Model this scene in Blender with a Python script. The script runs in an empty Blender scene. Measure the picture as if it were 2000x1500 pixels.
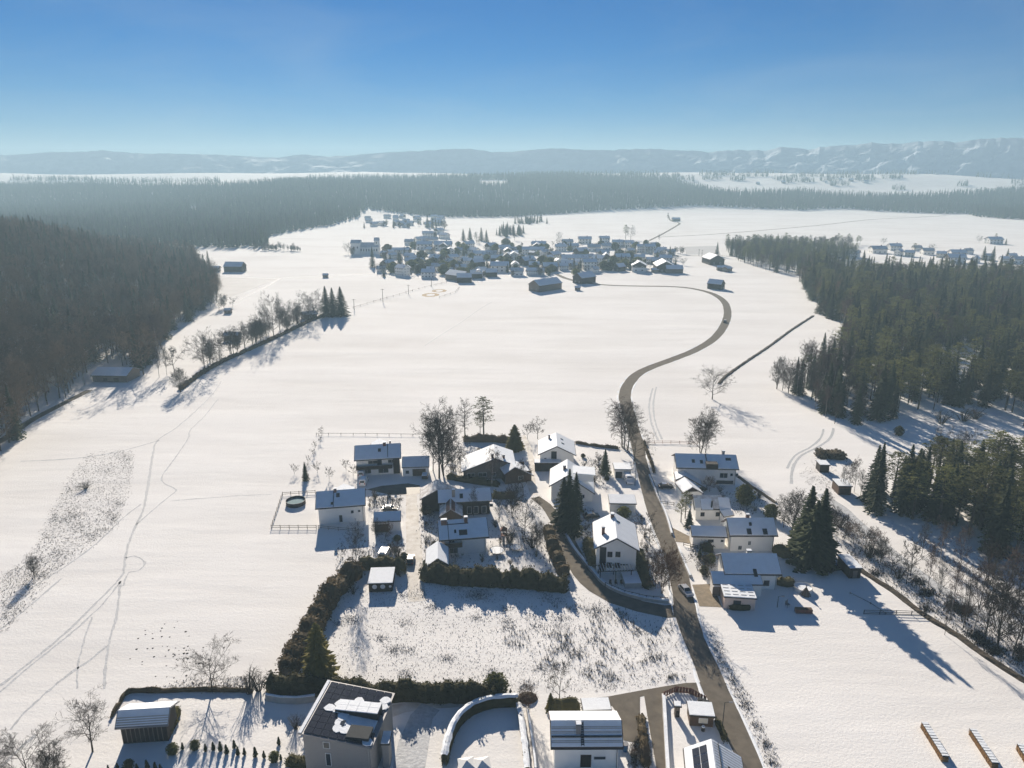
import bpy, math, random
import numpy as np
from mathutils import Vector, Matrix, noise as mnoise
R = math.radians
scene = bpy.context.scene
COL = scene.collection

# ------------------------------------------------------------------ camera
CAM_H, PITCH, FPX = 90.0, R(16.6), 1387.0
cam_d = bpy.data.cameras.new("camera")
cam_d.sensor_width = 36.0
cam_d.lens = 36.0 * FPX / 2000.0
cam_d.clip_start, cam_d.clip_end = 1.0, 60000.0
cam = bpy.data.objects.new("camera", cam_d)
cam.location = (0, 0, CAM_H)
cam.rotation_euler = (math.pi / 2 - PITCH, 0, 0)
COL.objects.link(cam)
scene.camera = cam

# ------------------------------------------------------------------ light
SUN_EL, SUN_AZ = R(22.5), R(-12.5)          # azimuth from +Y, negative = towards -X
SKY_STRENGTH, SUN_STRENGTH = 0.05, 5.0
world = bpy.data.worlds.new("World")
scene.world = world
world.use_nodes = True
wn, wl = world.node_tree.nodes, world.node_tree.links
sky = wn.new("ShaderNodeTexSky")
sky.sky_type = 'NISHITA'
sky.sun_disc = False
sky.sun_elevation = SUN_EL
sky.sun_rotation = SUN_AZ
sky.altitude = 600
sky.air_density, sky.dust_density, sky.ozone_density = 1.0, 0.0, 10.0
bg = wn["Background"]
bg.inputs["Strength"].default_value = SKY_STRENGTH
hsv = wn.new("ShaderNodeHueSaturation")
hsv.inputs["Saturation"].default_value = 1.2
hsv.inputs["Value"].default_value = 0.67
wl.new(sky.outputs[0], hsv.inputs["Color"])
# thin high veils of cloud, spread evenly over the whole sky
wtc = wn.new("ShaderNodeTexCoord"); wsp = wn.new("ShaderNodeSeparateXYZ"); wl.new(wtc.outputs["Generated"], wsp.inputs[0])
wad = wn.new("ShaderNodeMath"); wad.operation = 'ADD'; wad.inputs[1].default_value = 0.16; wl.new(wsp.outputs["Z"], wad.inputs[0])
wdv = wn.new("ShaderNodeVectorMath"); wdv.operation = 'DIVIDE'; wl.new(wtc.outputs["Generated"], wdv.inputs[0])
wcb = wn.new("ShaderNodeCombineXYZ")
for k in range(3): wl.new(wad.outputs[0], wcb.inputs[k])
wl.new(wcb.outputs[0], wdv.inputs[1])
wnz = wn.new("ShaderNodeTexNoise"); wnz.inputs["Scale"].default_value = 0.9; wnz.inputs["Detail"].default_value = 7; wnz.inputs["Roughness"].default_value = 0.58; wnz.inputs["Distortion"].default_value = 0.6
wl.new(wdv.outputs[0], wnz.inputs["Vector"])
wmr = wn.new("ShaderNodeMapRange"); wmr.inputs["From Min"].default_value = 0.46; wmr.inputs["From Max"].default_value = 0.80; wmr.inputs["To Max"].default_value = 0.18
wl.new(wnz.outputs["Fac"], wmr.inputs["Value"])
wmx = wn.new("ShaderNodeMix"); wmx.data_type = 'RGBA'; wmx.inputs["B"].default_value = (5.0, 6.0, 7.0, 1)
wl.new(wmr.outputs[0], wmx.inputs["Factor"]); wl.new(hsv.outputs[0], wmx.inputs["A"])
wl.new(wmx.outputs["Result"], bg.inputs["Color"])
sun_d = bpy.data.lights.new("sun", 'SUN')
sun_d.energy = SUN_STRENGTH
sun_d.angle = R(0.55)
sun_d.color = (1.0, 0.885, 0.745)
sun = bpy.data.objects.new("sun", sun_d)
sdir = Vector((math.sin(SUN_AZ) * math.cos(SUN_EL), math.cos(SUN_AZ) * math.cos(SUN_EL), math.sin(SUN_EL)))
sun.rotation_euler = sdir.to_track_quat('Z', 'Y').to_euler()
sun.location = (0, 0, 300)
COL.objects.link(sun)

scene.view_settings.view_transform = 'Standard'
scene.view_settings.look = 'None'
scene.view_settings.exposure = 0.9
scene.view_settings.gamma = 1.0
scene.view_settings.use_curve_mapping = False
scene.render.engine = 'CYCLES'
cy = scene.cycles
cy.use_denoising = True
cy.max_bounces = 8; cy.diffuse_bounces = 6; cy.glossy_bounces = 2
cy.transmission_bounces = 2; cy.volume_bounces = 0; cy.transparent_max_bounces = 6
cy.use_adaptive_sampling = True; cy.adaptive_threshold = 0.02
cy.sample_clamp_indirect = 6.0

# ------------------------------------------------------------------ picture <-> place
sp, cp = math.sin(PITCH), math.cos(PITCH)
def ray(px, py):
    u, v = (px - 1000.0) / FPX, (py - 750.0) / FPX
    return u, cp - v * sp, -(sp + v * cp)
def P(px, py, z=0.0):
    a, b, c = ray(px, py)
    t = (z - CAM_H) / c
    return Vector((a * t, b * t, z))
def project(X, Y, Z):
    dz = Z - CAM_H
    d = Y * cp - dz * sp
    return 1000 + FPX * X / d, 750 + FPX * (-(dz * cp + Y * sp)) / d
def top_z(px, py, Y):
    a, b, c = ray(px, py)
    return CAM_H + c / b * Y
def sst(x, a=0.0, b=1.0):
    t = np.clip((np.asarray(x, float) - a) / (b - a), 0, 1)
    return t * t * (3 - 2 * t)

# ------------------------------------------------------------------ terrain
EY = [-400, 120, 232, 266, 288, 314, 347, 421, 508, 595, 675, 780, 900]
EX = [-95, -152, -179, -186, -183, -174, -182, -205, -217, -252, -300, -350, -520]
def edge_x(Y): return np.interp(Y, EY, EX)
def vnoise(x, y, s):
    return (np.sin(x / s * 1.7 + 1.3) * np.cos(y / s * 1.3 + 0.7) + 0.6 * np.sin(x / s * 3.1 + y / s * 2.3 + 2.0) + 0.4 * np.cos(y / s * 4.7 - x / s * 2.9))
def terrain(X, Y):
    X = np.asarray(X, float); Y = np.asarray(Y, float)
    d = edge_x(Y) - X
    h = 40 * sst(d, 4, 190) * sst(Y, 150, 330) * (1 - 0.75 * sst(Y, 560, 900)) * (1 - sst(Y, 950, 1300))
    h = h + 24 * np.exp(-(((X + 520) / 300) ** 2 + ((Y - 1750) / 330) ** 2))
    far = sst(Y, 1620, 2150)
    h = h + far * (33 + 4 * vnoise(X, Y, 420)) + 51 * sst(Y, 2050, 2620)
    h = h + 20 * np.exp(-(((X + 800) / 550) ** 2 + ((Y - 2050) / 260) ** 2))
    h = h + 10 * np.exp(-(((X - 100) / 420) ** 2 + ((Y - 2150) / 250) ** 2))
    return h
def G(px, py):
    """point of the ground seen at a pixel"""
    a, b, c = ray(px, py)
    t = G_T; d = CAM_H + c * t - terrain(a * t, b * t)
    i = int(np.argmax(d <= 0)) if (d <= 0).any() else len(t) - 1
    if i > 0 and d[i - 1] > d[i]:
        f = d[i - 1] / (d[i - 1] - d[i]); tt = t[i - 1] + (t[i] - t[i - 1]) * f
    else: tt = t[i]
    X, Y = a * tt, b * tt
    return Vector((X, Y, float(terrain(X, Y))))
G_T = 60.0 * 1.006 ** np.arange(0, 690)

# ------------------------------------------------------------------ materials
def new_mat(name):
    m = bpy.data.materials.new(name); m.use_nodes = True
    return m, m.node_tree.nodes, m.node_tree.links, m.node_tree.nodes["Principled BSDF"]
def mat(name, c, rough=0.7, var=0.25, scale=3.0, bump=0.0, bscale=20.0, metal=0.0, stretch=None, c2=None, spec=0.3):
    m, n, l, b = new_mat(name)
    b.inputs["Roughness"].default_value = rough
    b.inputs["Metallic"].default_value = metal
    b.inputs["Specular IOR Level"].default_value = spec
    tc = n.new("ShaderNodeTexCoord")
    mp = n.new("ShaderNodeMapping")
    if stretch: mp.inputs["Scale"].default_value = stretch
    l.new(tc.outputs["Object"], mp.inputs["Vector"])
    nz = n.new("ShaderNodeTexNoise"); nz.inputs["Scale"].default_value = scale; nz.inputs["Detail"].default_value = 5
    l.new(mp.outputs[0], nz.inputs["Vector"])
    r = n.new("ShaderNodeValToRGB")
    d = c2 or tuple(x * (1 - var) for x in c)
    r.color_ramp.elements[0].color = (*d, 1); r.color_ramp.elements[0].position = 0.3
    r.color_ramp.elements[1].color = (*(tuple(min(1, x * (1 + var * 0.6)) for x in c) if not c2 else c), 1); r.color_ramp.elements[1].position = 0.7
    l.new(nz.outputs["Fac"], r.inputs["Fac"])
    l.new(r.outputs["Color"], b.inputs["Base Color"])
    if bump:
        n2 = n.new("ShaderNodeTexNoise"); n2.inputs["Scale"].default_value = bscale; n2.inputs["Detail"].default_value = 4
        l.new(mp.outputs[0], n2.inputs["Vector"])
        bp = n.new("ShaderNodeBump"); bp.inputs["Strength"].default_value = 1.0; bp.inputs["Distance"].default_value = bump
        l.new(n2.outputs["Fac"], bp.inputs["Height"]); l.new(bp.outputs[0], b.inputs["Normal"])
    return m
def foliage_mat(name, c, var=0.5, thin=0.0):
    """colour differs from plant to plant and clump to clump"""
    m, n, l, b = new_mat(name)
    b.inputs["Roughness"].default_value = 0.8; b.inputs["Specular IOR Level"].default_value = 0.15
    oi = n.new("ShaderNodeObjectInfo")
    g = n.new("ShaderNodeTexCoord")
    nz = n.new("ShaderNodeTexNoise"); nz.inputs["Scale"].default_value = 0.9; nz.inputs["Detail"].default_value = 3
    l.new(g.outputs["Object"], nz.inputs["Vector"])
    ad = n.new("ShaderNodeMath"); ad.operation = 'ADD'
    l.new(oi.outputs["Random"], ad.inputs[0]); l.new(nz.outputs["Fac"], ad.inputs[1])
    mr = n.new("ShaderNodeMapRange"); mr.inputs["From Min"].default_value = 0.3; mr.inputs["From Max"].default_value = 1.7
    mr.inputs["To Min"].default_value = 1 - var; mr.inputs["To Max"].default_value = 1 + var
    l.new(ad.outputs[0], mr.inputs["Value"])
    mx = n.new("ShaderNodeVectorMath"); mx.operation = 'SCALE'; mx.inputs[0].default_value = c
    l.new(mr.outputs[0], mx.inputs["Scale"])
    l.new(mx.outputs[0], b.inputs["Base Color"])
    if thin:      # needles and blades let some light through
        tr = n.new("ShaderNodeBsdfTranslucent"); l.new(mx.outputs[0], tr.inputs["Color"])
        ms = n.new("ShaderNodeMixShader"); ms.inputs[0].default_value = thin
        l.new(b.outputs[0], ms.inputs[1]); l.new(tr.outputs[0], ms.inputs[2])
        l.new(ms.outputs[0], n["Material Output"].inputs["Surface"])
    return m
def snow_ground():
    m, n, l, b = new_mat("snow_ground")
    b.inputs["Roughness"].default_value = 0.95; b.inputs["Specular IOR Level"].default_value = 0.05
    tc = n.new("ShaderNodeTexCoord")
    def noise(s, det=4, st=None, rough=0.55):
        mp = n.new("ShaderNodeMapping")
        if st: mp.inputs["Scale"].default_value = st; mp.inputs["Rotation"].default_value = (0, 0, 0.25)
        l.new(tc.outputs["Object"], mp.inputs["Vector"])
        z = n.new("ShaderNodeTexNoise"); z.inputs["Scale"].default_value = s; z.inputs["Detail"].default_value = det; z.inputs["Roughness"].default_value = rough
        l.new(mp.outputs[0], z.inputs["Vector"]); return z
    big, fine, streak = noise(0.012, 6), noise(1.9, 6, None, 0.65), noise(0.05, 4, (0.22, 1, 1))
    gran = noise(2.6, 3)
    # colour: clean snow with faint thin places where dry grass shows through
    r = n.new("ShaderNodeValToRGB")
    r.color_ramp.elements[0].position, r.color_ramp.elements[0].color = 0.36, (0.76, 0.745, 0.72, 1)
    r.color_ramp.elements[1].position, r.color_ramp.elements[1].color = 0.56, (0.85, 0.84, 0.82, 1)
    a1 = n.new("ShaderNodeMath"); a1.operation = 'MULTIPLY_ADD'; a1.inputs[1].default_value = 0.5
    l.new(streak.outputs["Fac"], a1.inputs[0])
    a0 = n.new("ShaderNodeMath"); a0.operation = 'MULTIPLY'; a0.inputs[1].default_value = 0.5
    l.new(big.outputs["Fac"], a0.inputs[0]); l.new(a0.outputs[0], a1.inputs[2])
    l.new(a1.outputs[0], r.inputs["Fac"])
    # small specks of stubble
    sr = n.new("ShaderNodeValToRGB")
    sr.color_ramp.elements[0].position, sr.color_ramp.elements[0].color = 0.68, (1, 1, 1, 1)
    sr.color_ramp.elements[1].position, sr.color_ramp.elements[1].color = 0.78, (0.72, 0.66, 0.56, 1)
    l.new(gran.outputs["Fac"], sr.inputs["Fac"])
    mu = n.new("ShaderNodeMix"); mu.data_type = 'RGBA'; mu.blend_type = 'MULTIPLY'; mu.inputs["Factor"].default_value = 0.7
    l.new(r.outputs["Color"], mu.inputs["A"]); l.new(sr.outputs["Color"], mu.inputs["B"])
    l.new(mu.outputs["Result"], b.inputs["Base Color"])
    b1 = n.new("ShaderNodeBump"); b1.inputs["Distance"].default_value = 0.075; b1.inputs["Strength"].default_value = 1
    l.new(fine.outputs["Fac"], b1.inputs["Height"])
    b2 = n.new("ShaderNodeBump"); b2.inputs["Distance"].default_value = 0.5; b2.inputs["Strength"].default_value = 1
    l.new(streak.outputs["Fac"], b2.inputs["Height"]); l.new(b1.outputs[0], b2.inputs["Normal"])
    l.new(b2.outputs[0], b.inputs["Normal"])
    return m
M = {}
M['snow_ground'] = snow_ground()
M['snow'] = mat("roof_snow", (0.80, 0.84, 0.88), 0.7, 0.05, 0.8, 0.05, 3.0)
M['snow_thin'] = mat("thin_snow", (0.80, 0.80, 0.80), 0.7, 0.1, 0.9, 0.04, 4.0, c2=(0.36, 0.33, 0.31))
M['snow_track'] = mat("trodden_snow", (0.52, 0.535, 0.55), 0.8, 0.2, 1.2, 0.1, 2.0)
M['drive_snow'] = mat("driven_snow", (0.74, 0.72, 0.68), 0.8, 0.2, 0.5, 0.06, 2.0, c2=(0.52, 0.48, 0.42))
M['asphalt'] = mat("asphalt", (0.185, 0.162, 0.130), 0.9, 0.18, 0.55, 0.02, 14, c2=(0.125, 0.110, 0.090), spec=0.06)
M['asphalt_dark'] = mat("wet_asphalt", (0.10, 0.09, 0.075), 0.6, 0.25, 0.5, 0.01, 30)
M['gravel'] = mat("gravel_drive", (0.26, 0.21, 0.145), 0.85, 0.25, 0.9, 0.02, 12)
M['earth'] = mat("bank_earth", (0.06, 0.045, 0.03), 0.9, 0.4, 1.2, 0.2, 1.5)
M['sand'] = mat("arena_sand", (0.36, 0.25, 0.12), 0.9, 0.2, 0.5)
M['white_wall'] = mat("white_render", (0.84, 0.82, 0.77), 0.8, 0.05, 0.5)
M['cream_wall'] = mat("cream_render", (0.68, 0.63, 0.52), 0.8, 0.06, 0.5)
M['grey_wall'] = mat("grey_brick", (0.30, 0.28, 0.26), 0.8, 0.12, 6.0, 0.02, 8, stretch=(1, 1, 3))
M['pink_wall'] = mat("pale_pink_render", (0.60, 0.47, 0.40), 0.8, 0.06, 0.6)
M['dark_wood'] = mat("dark_timber", (0.034, 0.025, 0.019), 0.75, 0.35, 2.0, 0.02, 6, stretch=(4, 4, 0.4))
M['brown_wood'] = mat("brown_timber", (0.10, 0.062, 0.040), 0.75, 0.3, 2.0, 0.02, 6, stretch=(4, 4, 0.4))
M['grey_wood'] = mat("weathered_timber", (0.20, 0.165, 0.135), 0.8, 0.3, 2.0, 0.02, 6, stretch=(4, 4, 0.4))
M['roof_tile'] = mat("dark_roof_tile", (0.075, 0.055, 0.05), 0.7, 0.3, 1.5)
M['red_tile'] = mat("red_roof_tile", (0.17, 0.075, 0.05), 0.7, 0.3, 1.5)
M['metal'] = mat("grey_sheet_metal", (0.22, 0.22, 0.23), 0.45, 0.1, 1.0, metal=0.5)
M['dark_metal'] = mat("black_metal", (0.03, 0.03, 0.033), 0.5, 0.1, 1.0, metal=0.3)
M['glass'] = mat("window_glass", (0.022, 0.028, 0.036), 0.12, 0.1, 1.0, spec=0.5)
M['panel'] = mat("solar_glass", (0.012, 0.014, 0.026), 0.15, 0.1, 1.0, spec=0.5)
M['frame_white'] = mat("white_frame", (0.72, 0.72, 0.7), 0.6, 0.03)
M['chimney'] = mat("chimney_brick", (0.18, 0.10, 0.08), 0.85, 0.3, 5.0)
M['bark'] = foliage_mat("bark", (0.060, 0.048, 0.037), 0.35)
M['twig'] = foliage_mat("twigs", (0.066, 0.050, 0.038), 0.35)
M['beech_twig'] = foliage_mat("beech_twigs", (0.21, 0.15, 0.095), 0.6, 0.3)
M['twig_red'] = foliage_mat("rusty_twigs", (0.12, 0.065, 0.038), 0.35)
M['birch_bark'] = foliage_mat("birch_bark", (0.34, 0.31, 0.28), 0.3)
M['birch_twig'] = foliage_mat("birch_twigs", (0.10, 0.066, 0.054), 0.3)
M['spruce'] = foliage_mat("spruce_needles", (0.056, 0.070, 0.028), 0.65, 0.35)
M['pine'] = foliage_mat("pine_needles", (0.12, 0.125, 0.040), 0.65, 0.4)
M['thuja'] = foliage_mat("thuja_needles", (0.16, 0.14, 0.035), 0.4, 0.4)
M['hedge'] = foliage_mat("hedge_leaves", (0.088, 0.080, 0.034), 0.5, 0.3)
M['hedge_brown'] = foliage_mat("brown_hedge_leaves", (0.125, 0.094, 0.050), 0.5, 0.3)
M['dry_grass'] = foliage_mat("dry_grass", (0.17, 0.135, 0.08), 0.4)
M['weed'] = foliage_mat("dry_weeds", (0.13, 0.105, 0.075), 0.45)
M['slate'] = mat("slate_cover", (0.035, 0.04, 0.045), 0.85, 0.15)
M['stone'] = mat("pale_stone", (0.42, 0.40, 0.37), 0.85, 0.15, 1.2, 0.02, 5)
M['red_fence'] = mat("red_stained_timber", (0.20, 0.085, 0.06), 0.75, 0.2, 2.0)

# ------------------------------------------------------------------ mesh helpers
class MB:
    def __init__(s): s.v = []; s.f = []
    def add(s, vs, fs):
        o = len(s.v); s.v += [tuple(x) for x in vs]; s.f += [tuple(i + o for i in f) for f in fs]; return s
    def box(s, c, d, rz=0.0):
        x, y, z = d[0] / 2, d[1] / 2, d[2] / 2; ca, sa = math.cos(rz), math.sin(rz)
        vs = [(c[0] + a * x * ca - b * y * sa, c[1] + a * x * sa + b * y * ca, c[2] + e * z) for e in (-1, 1) for a, b in ((-1, -1), (1, -1), (1, 1), (-1, 1))]
        return s.add(vs, [(3, 2, 1, 0), (4, 5, 6, 7), (0, 1, 5, 4), (1, 2, 6, 5), (2, 3, 7, 6), (3, 0, 4, 7)])
    def tube(s, a, b, r0, r1, n=5, cap=False):
        a, b = Vector(a), Vector(b); d = (b - a)
        if d.length < 1e-6: return s
        d.normalize()
        x = d.orthogonal().normalized(); y = d.cross(x)
        vs = []
        for p, r in ((a, r0), (b, r1)):
            for i in range(n):
                t = 2 * math.pi * i / n
                vs.append(p + x * (r * math.cos(t)) + y * (r * math.sin(t)))
        fs = [(i, (i + 1) % n, n + (i + 1) % n, n + i) for i in range(n)]
        if cap: fs += [tuple(range(n - 1, -1, -1)), tuple(range(n, 2 * n))]
        return s.add(vs, fs)
    def slab(s, quad, t):
        """quad of 4 points (ccw from above) thickened by t downwards along its normal"""
        q = [Vector(p) for p in quad]; n = (q[1] - q[0]).cross(q[3] - q[0]).normalized()
        vs = [p - n * t for p in q] + q
        return s.add(vs, [(3, 2, 1, 0), (4, 5, 6, 7), (0, 1, 5, 4), (1, 2, 6, 5), (2, 3, 7, 6), (3, 0, 4, 7)])
    def mesh(s, name, *mats):
        me = bpy.data.meshes.new(name); me.from_pydata(s.v, [], s.f); me.update()
        for m in mats: me.materials.append(m)
        return me
    def build(s, name, m, parent=None):
        return obj(name, s.mesh(name, m), parent)
def obj(name, me, parent=None, loc=None, rz=0.0):
    o = bpy.data.objects.new(name, me); COL.objects.link(o)
    if parent: o.parent = parent
    if loc is not None: o.location = loc
    if rz: o.rotation_euler = (0, 0, rz)
    return o
def tag(o, label=None, cat=None, group=None, kind=None):
    if label: o['label'] = label
    if cat: o['category'] = cat
    if group: o['group'] = group
    if kind: o['kind'] = kind
    return o
def thing(name, label, cat, loc=(0, 0, 0), rz=0.0, group=None):
    o = bpy.data.objects.new(name, None); COL.objects.link(o)
    o.location = loc; o.rotation_euler = (0, 0, rz); o.empty_display_size = 0.3
    return tag(o, label, cat, group)
def copy_tree(o, parent=None):
    c = o.copy(); COL.objects.link(c); c.parent = parent
    for ch in KIDS.get(o.name, [x for x in o.children]): copy_tree(ch, c)
    return c
KIDS = {}
def catmull(pts, step):
    out = []
    n = len(pts)
    for i in range(n - 1):
        p0, p1, p2, p3 = pts[max(i - 1, 0)], pts[i], pts[i + 1], pts[min(i + 2, n - 1)]
        k = max(1, int(math.dist(p1[:2], p2[:2]) / step))
        for j in range(k):
            t = j / k
            out.append(tuple(0.5 * ((2 * b) + (-a + c) * t + (2 * a - 5 * b + 4 * c - d) * t * t + (-a + 3 * b - 3 * c + d) * t ** 3) for a, b, c, d in zip(p0, p1, p2, p3)))
    out.append(tuple(pts[-1])); return out
def ribbon(mb, pts, z, jitter=0.0, rng=None):
    """pts (x, y, width) -> strip lying on the ground"""
    vs, fs = [], []
    for i, p in enumerate(pts):
        a = pts[max(i - 1, 0)]; b = pts[min(i + 1, len(pts) - 1)]
        t = Vector((b[0] - a[0], b[1] - a[1])); t.normalize()
        n = Vector((-t.y, t.x)); w = p[2] / 2
        for sgn in (1, -1):
            ww = w + (rng.uniform(-jitter, jitter) if jitter else 0)
            x, y = p[0] + n.x * ww * sgn, p[1] + n.y * ww * sgn
            vs.append((x, y, float(terrain(x, y)) + z))
    fs = [(2 * i, 2 * i + 1, 2 * i + 3, 2 * i + 2) for i in range(len(pts) - 1)]
    mb.add(vs, fs); return mb
def inpoly(x, y, poly):
    r = False; j = len(poly) - 1
    for i in range(len(poly)):
        xi, yi = poly[i]; xj, yj = poly[j]
        if (yi > y) != (yj > y) and x < (xj - xi) * (y - yi) / (yj - yi) + xi: r = not r
        j = i
    return r

# ------------------------------------------------------------------ ground
def axis(lo, a, b, hi, fine, growth):
    c = list(np.arange(a, b + 1e-6, fine))
    s = fine; x = b
    while x < hi: s *= growth; x += s; c.append(min(x, hi))
    s = fine; x = a
    while x > lo: s *= growth; x -= s; c.insert(0, max(x, lo))
    return np.array(sorted(set(c)))
gx = axis(-3900, -620, 420, 3900, 8.0, 1.06)
gy = axis(-400, 0, 1000, 3850, 8.0, 1.03)
XX, YY = np.meshgrid(gx, gy)
ZZ = terrain(XX, YY)
vv = np.stack([XX.ravel(), YY.ravel(), ZZ.ravel()], 1)
nx, ny = len(gx), len(gy)
ii = (np.arange(ny - 1)[:, None] * nx + np.arange(nx - 1)[None, :]).ravel()
ff = np.stack([ii, ii + 1, ii + nx + 1, ii + nx], 1)
me = bpy.data.meshes.new("ground"); me.from_pydata(vv.tolist(), [], ff.tolist()); me.update()
me.materials.append(M['snow_ground'])
me.polygons.foreach_set("use_smooth", [True] * len(me.polygons))
tag(obj("ground", me), kind='structure')

# mountains on the horizon
M['mountain'] = mat("mountain_haze_blue", (0.56, 0.63, 0.71), 0.9, 0.3, 0.03, c2=(0.44, 0.51, 0.60))  # pale haze blue painted into the base colour, close to the sky
MPX = [(-500, 300), (0, 303), (60, 300), (100, 296), (150, 297), (200, 293), (260, 299), (340, 301), (420, 302), (500, 306), (540, 308), (590, 301), (640, 306), (700, 302), (760, 297), (800, 296), (850, 293), (890, 290), (920, 291), (960, 297), (1000, 296), (1050, 292), (1080, 290), (1130, 292), (1180, 294), (1220, 292), (1270, 290), (1310, 293), (1350, 294), (1385, 297), (1420, 293), (1470, 294), (1500, 293), (1525, 287), (1550, 289), (1575, 293), (1620, 285), (1660, 284), (1700, 279), (1740, 281), (1790, 277), (1840, 275), (1860, 280), (1910, 271), (1950, 270), (2000, 270), (2100, 266), (2300, 270), (2600, 280)]
def mountains():
    """a long range that runs from the right, nearer, to the left, farther"""
    rng = np.random.default_rng(5)
    pxs = np.arange(-250, 2300, 5.0)
    rows = np.concatenate([np.linspace(-200, 0, 16), np.linspace(20, 160, 8)])
    Y0 = np.interp(pxs, [-250, 900, 1500, 2000, 2300], [3350, 3300, 3000, 2620, 2500])
    pyv = np.interp(pxs, [a for a, b in MPX], [b for a, b in MPX])
    pk = np.interp(np.arange(len(pxs)), np.arange(0, len(pxs), 2), rng.normal(0, 1.3, (len(pxs) + 1) // 2))
    V, F = [], []
    n = len(pxs)
    for j, ry in enumerate(rows):
        f = max(0.0, 1 - abs(ry) / (200.0 if ry < 0 else 160.0))
        for i in range(n):
            Y = Y0[i]; a, b, c = ray(pxs[i], 300)
            x = a / b * (Y + ry)
            cr = top_z(1000, pyv[i], Y) + pk[i]
            base = float(terrain(x, Y + ry)) - 4
            nz = mnoise.fractal(Vector((x / 75, (Y + ry) / 55, 0.3)), 0.9, 2.1, 5)
            s = f ** (1.0 + 0.35 * nz)
            V.append((x, Y + ry, base + (cr - base) * s + nz * 2.5 * f * (1 - f) * 4))
    for j in range(len(rows) - 1):
        for i in range(n - 1):
            F.append((j * n + i, j * n + i + 1, (j + 1) * n + i + 1, (j + 1) * n + i))
    mb = MB(); mb.v, mb.f = V, F
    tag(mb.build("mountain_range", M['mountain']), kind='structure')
    return max(v[2] for v in V)
MTOP = mountains()

# haze: one closed box round everything
HAZE = 0.0003
mb = MB().box((0, 1730, (MTOP + 5) / 2 - 1.5), (8000, 4400, MTOP + 5 + 3))
hm = bpy.data.materials.new("haze_air"); hm.use_nodes = True
hm.node_tree.nodes.clear()
ho = hm.node_tree.nodes.new("ShaderNodeOutputMaterial"); hv = hm.node_tree.nodes.new("ShaderNodeVolumePrincipled")
hv.inputs["Color"].default_value = (0.57, 0.83, 1.0, 1)
hv.inputs["Density"].default_value = HAZE
hv.inputs["Anisotropy"].default_value = 0.15
hm.node_tree.links.new(hv.outputs[0], ho.inputs["Volume"])
tag(mb.build("haze", hm), "pale winter haze lying over the whole valley", None, kind='stuff')

# ------------------------------------------------------------------ roads, paths, tracks
rngr = random.Random(3)
def road(name, pts, m, z=0.02, step=3.0, jit=0.12):
    """pts: (px, py, width m) along the centre line"""
    w = [(*P(a, b)[:2], c) for a, b, c in pts]
    return tag(ribbon(MB(), catmull(w, step), z, jit, rngr).build(name, m), kind='structure')
def road_lr(name, L, Rr, m, z=0.02, step=3.0, jit=0.1, cap=5.0):
    """left and right edge pixel at the same stations"""
    w = []
    for (a, b), (c, d) in zip(L, Rr):
        p, q = P(a, b), P(c, d); w.append(((p.x + q.x) / 2, (p.y + q.y) / 2, min((p - q).length, cap)))
    cw = catmull(w, step)
    return tag(ribbon(MB(), cw, z, jit, rngr).build(name, m), kind='structure'), cw
def patch(name, poly, m, z=0.024, th=None):
    pts = [P(a, b, z) for a, b in poly]
    mb = MB(); mb.add(pts, [tuple(range(len(pts)))])
    if P(*poly[0]).cross(P(*poly[1])).z is None: pass
    me = mb.mesh(name, m)
    if me.polygons[0].normal.z < 0: me.flip_normals()
    return tag(obj(name, me), kind='structure')
_, MAINR = road_lr("road", [(1452, 1510), (1418, 1440), (1392, 1390), (1374, 1350), (1357, 1300), (1334, 1246), (1320, 1205), (1314, 1160), (1304, 1110), (1288, 1060), (1268, 1010), (1254, 960), (1242, 910), (1232, 865), (1223, 830), (1214, 800), (1209, 772), (1214, 750), (1232, 727), (1262, 712), (1310, 695), (1352, 677), (1388, 654), (1408, 630), (1413, 610), (1406, 591), (1385, 575), (1350, 565), (1310, 561), (1250, 560), (1190, 558), (1140, 553), (1105, 545), (1085, 536)],
             [(1494, 1510), (1466, 1440), (1443, 1390), (1424, 1350), (1402, 1300), (1376, 1246), (1363, 1205), (1353, 1160), (1340, 1110), (1321, 1060), (1300, 1010), (1284, 960), (1266, 910), (1257, 865), (1246, 830), (1238, 800), (1232, 778), (1237, 760), (1252, 740), (1278, 724), (1322, 707), (1370, 688), (1406, 664), (1424, 634), (1429, 608), (1421, 586), (1394, 571), (1352, 562), (1310, 558.5), (1250, 557.5), (1190, 556), (1141, 551), (1108, 543), (1089, 535)], M['asphalt'])
road_lr("side_street", [(1345, 1203), (1300, 1207), (1250, 1196), (1200, 1180), (1160, 1160), (1128, 1130), (1107, 1095), (1090, 1050), (1074, 1015), (1056, 988), (1040, 975)],
        [(1345, 1180), (1300, 1183), (1250, 1173), (1205, 1155), (1172, 1135), (1150, 1110), (1131, 1075), (1113, 1040), (1097, 1012), (1076, 986), (1050, 968)], M['asphalt'], z=0.032)
road_lr("driveway", [(797, 1175), (795, 1120), (794, 1070), (793, 1020), (793, 980), (792, 955)], [(832, 1175), (826, 1120), (824, 1070), (818, 1020), (815, 980), (814, 958)], M['drive_snow'])
road_lr("narrow_lane", [(1036, 968), (1030, 940), (1032, 905), (1028, 875), (1018, 850)], [(1050, 966), (1044, 936), (1044, 905), (1038, 875), (1026, 850)], M['drive_snow'], z=0.028)
patch("parking_area", [(716, 956), (745, 949), (797, 944), (820, 948), (820, 964), (793, 967), (760, 966)], M['asphalt_dark'], 0.028)
patch("paved_drive", [(1352, 1142), (1392, 1140), (1410, 1186), (1366, 1184)], M['gravel'], 0.03)
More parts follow.
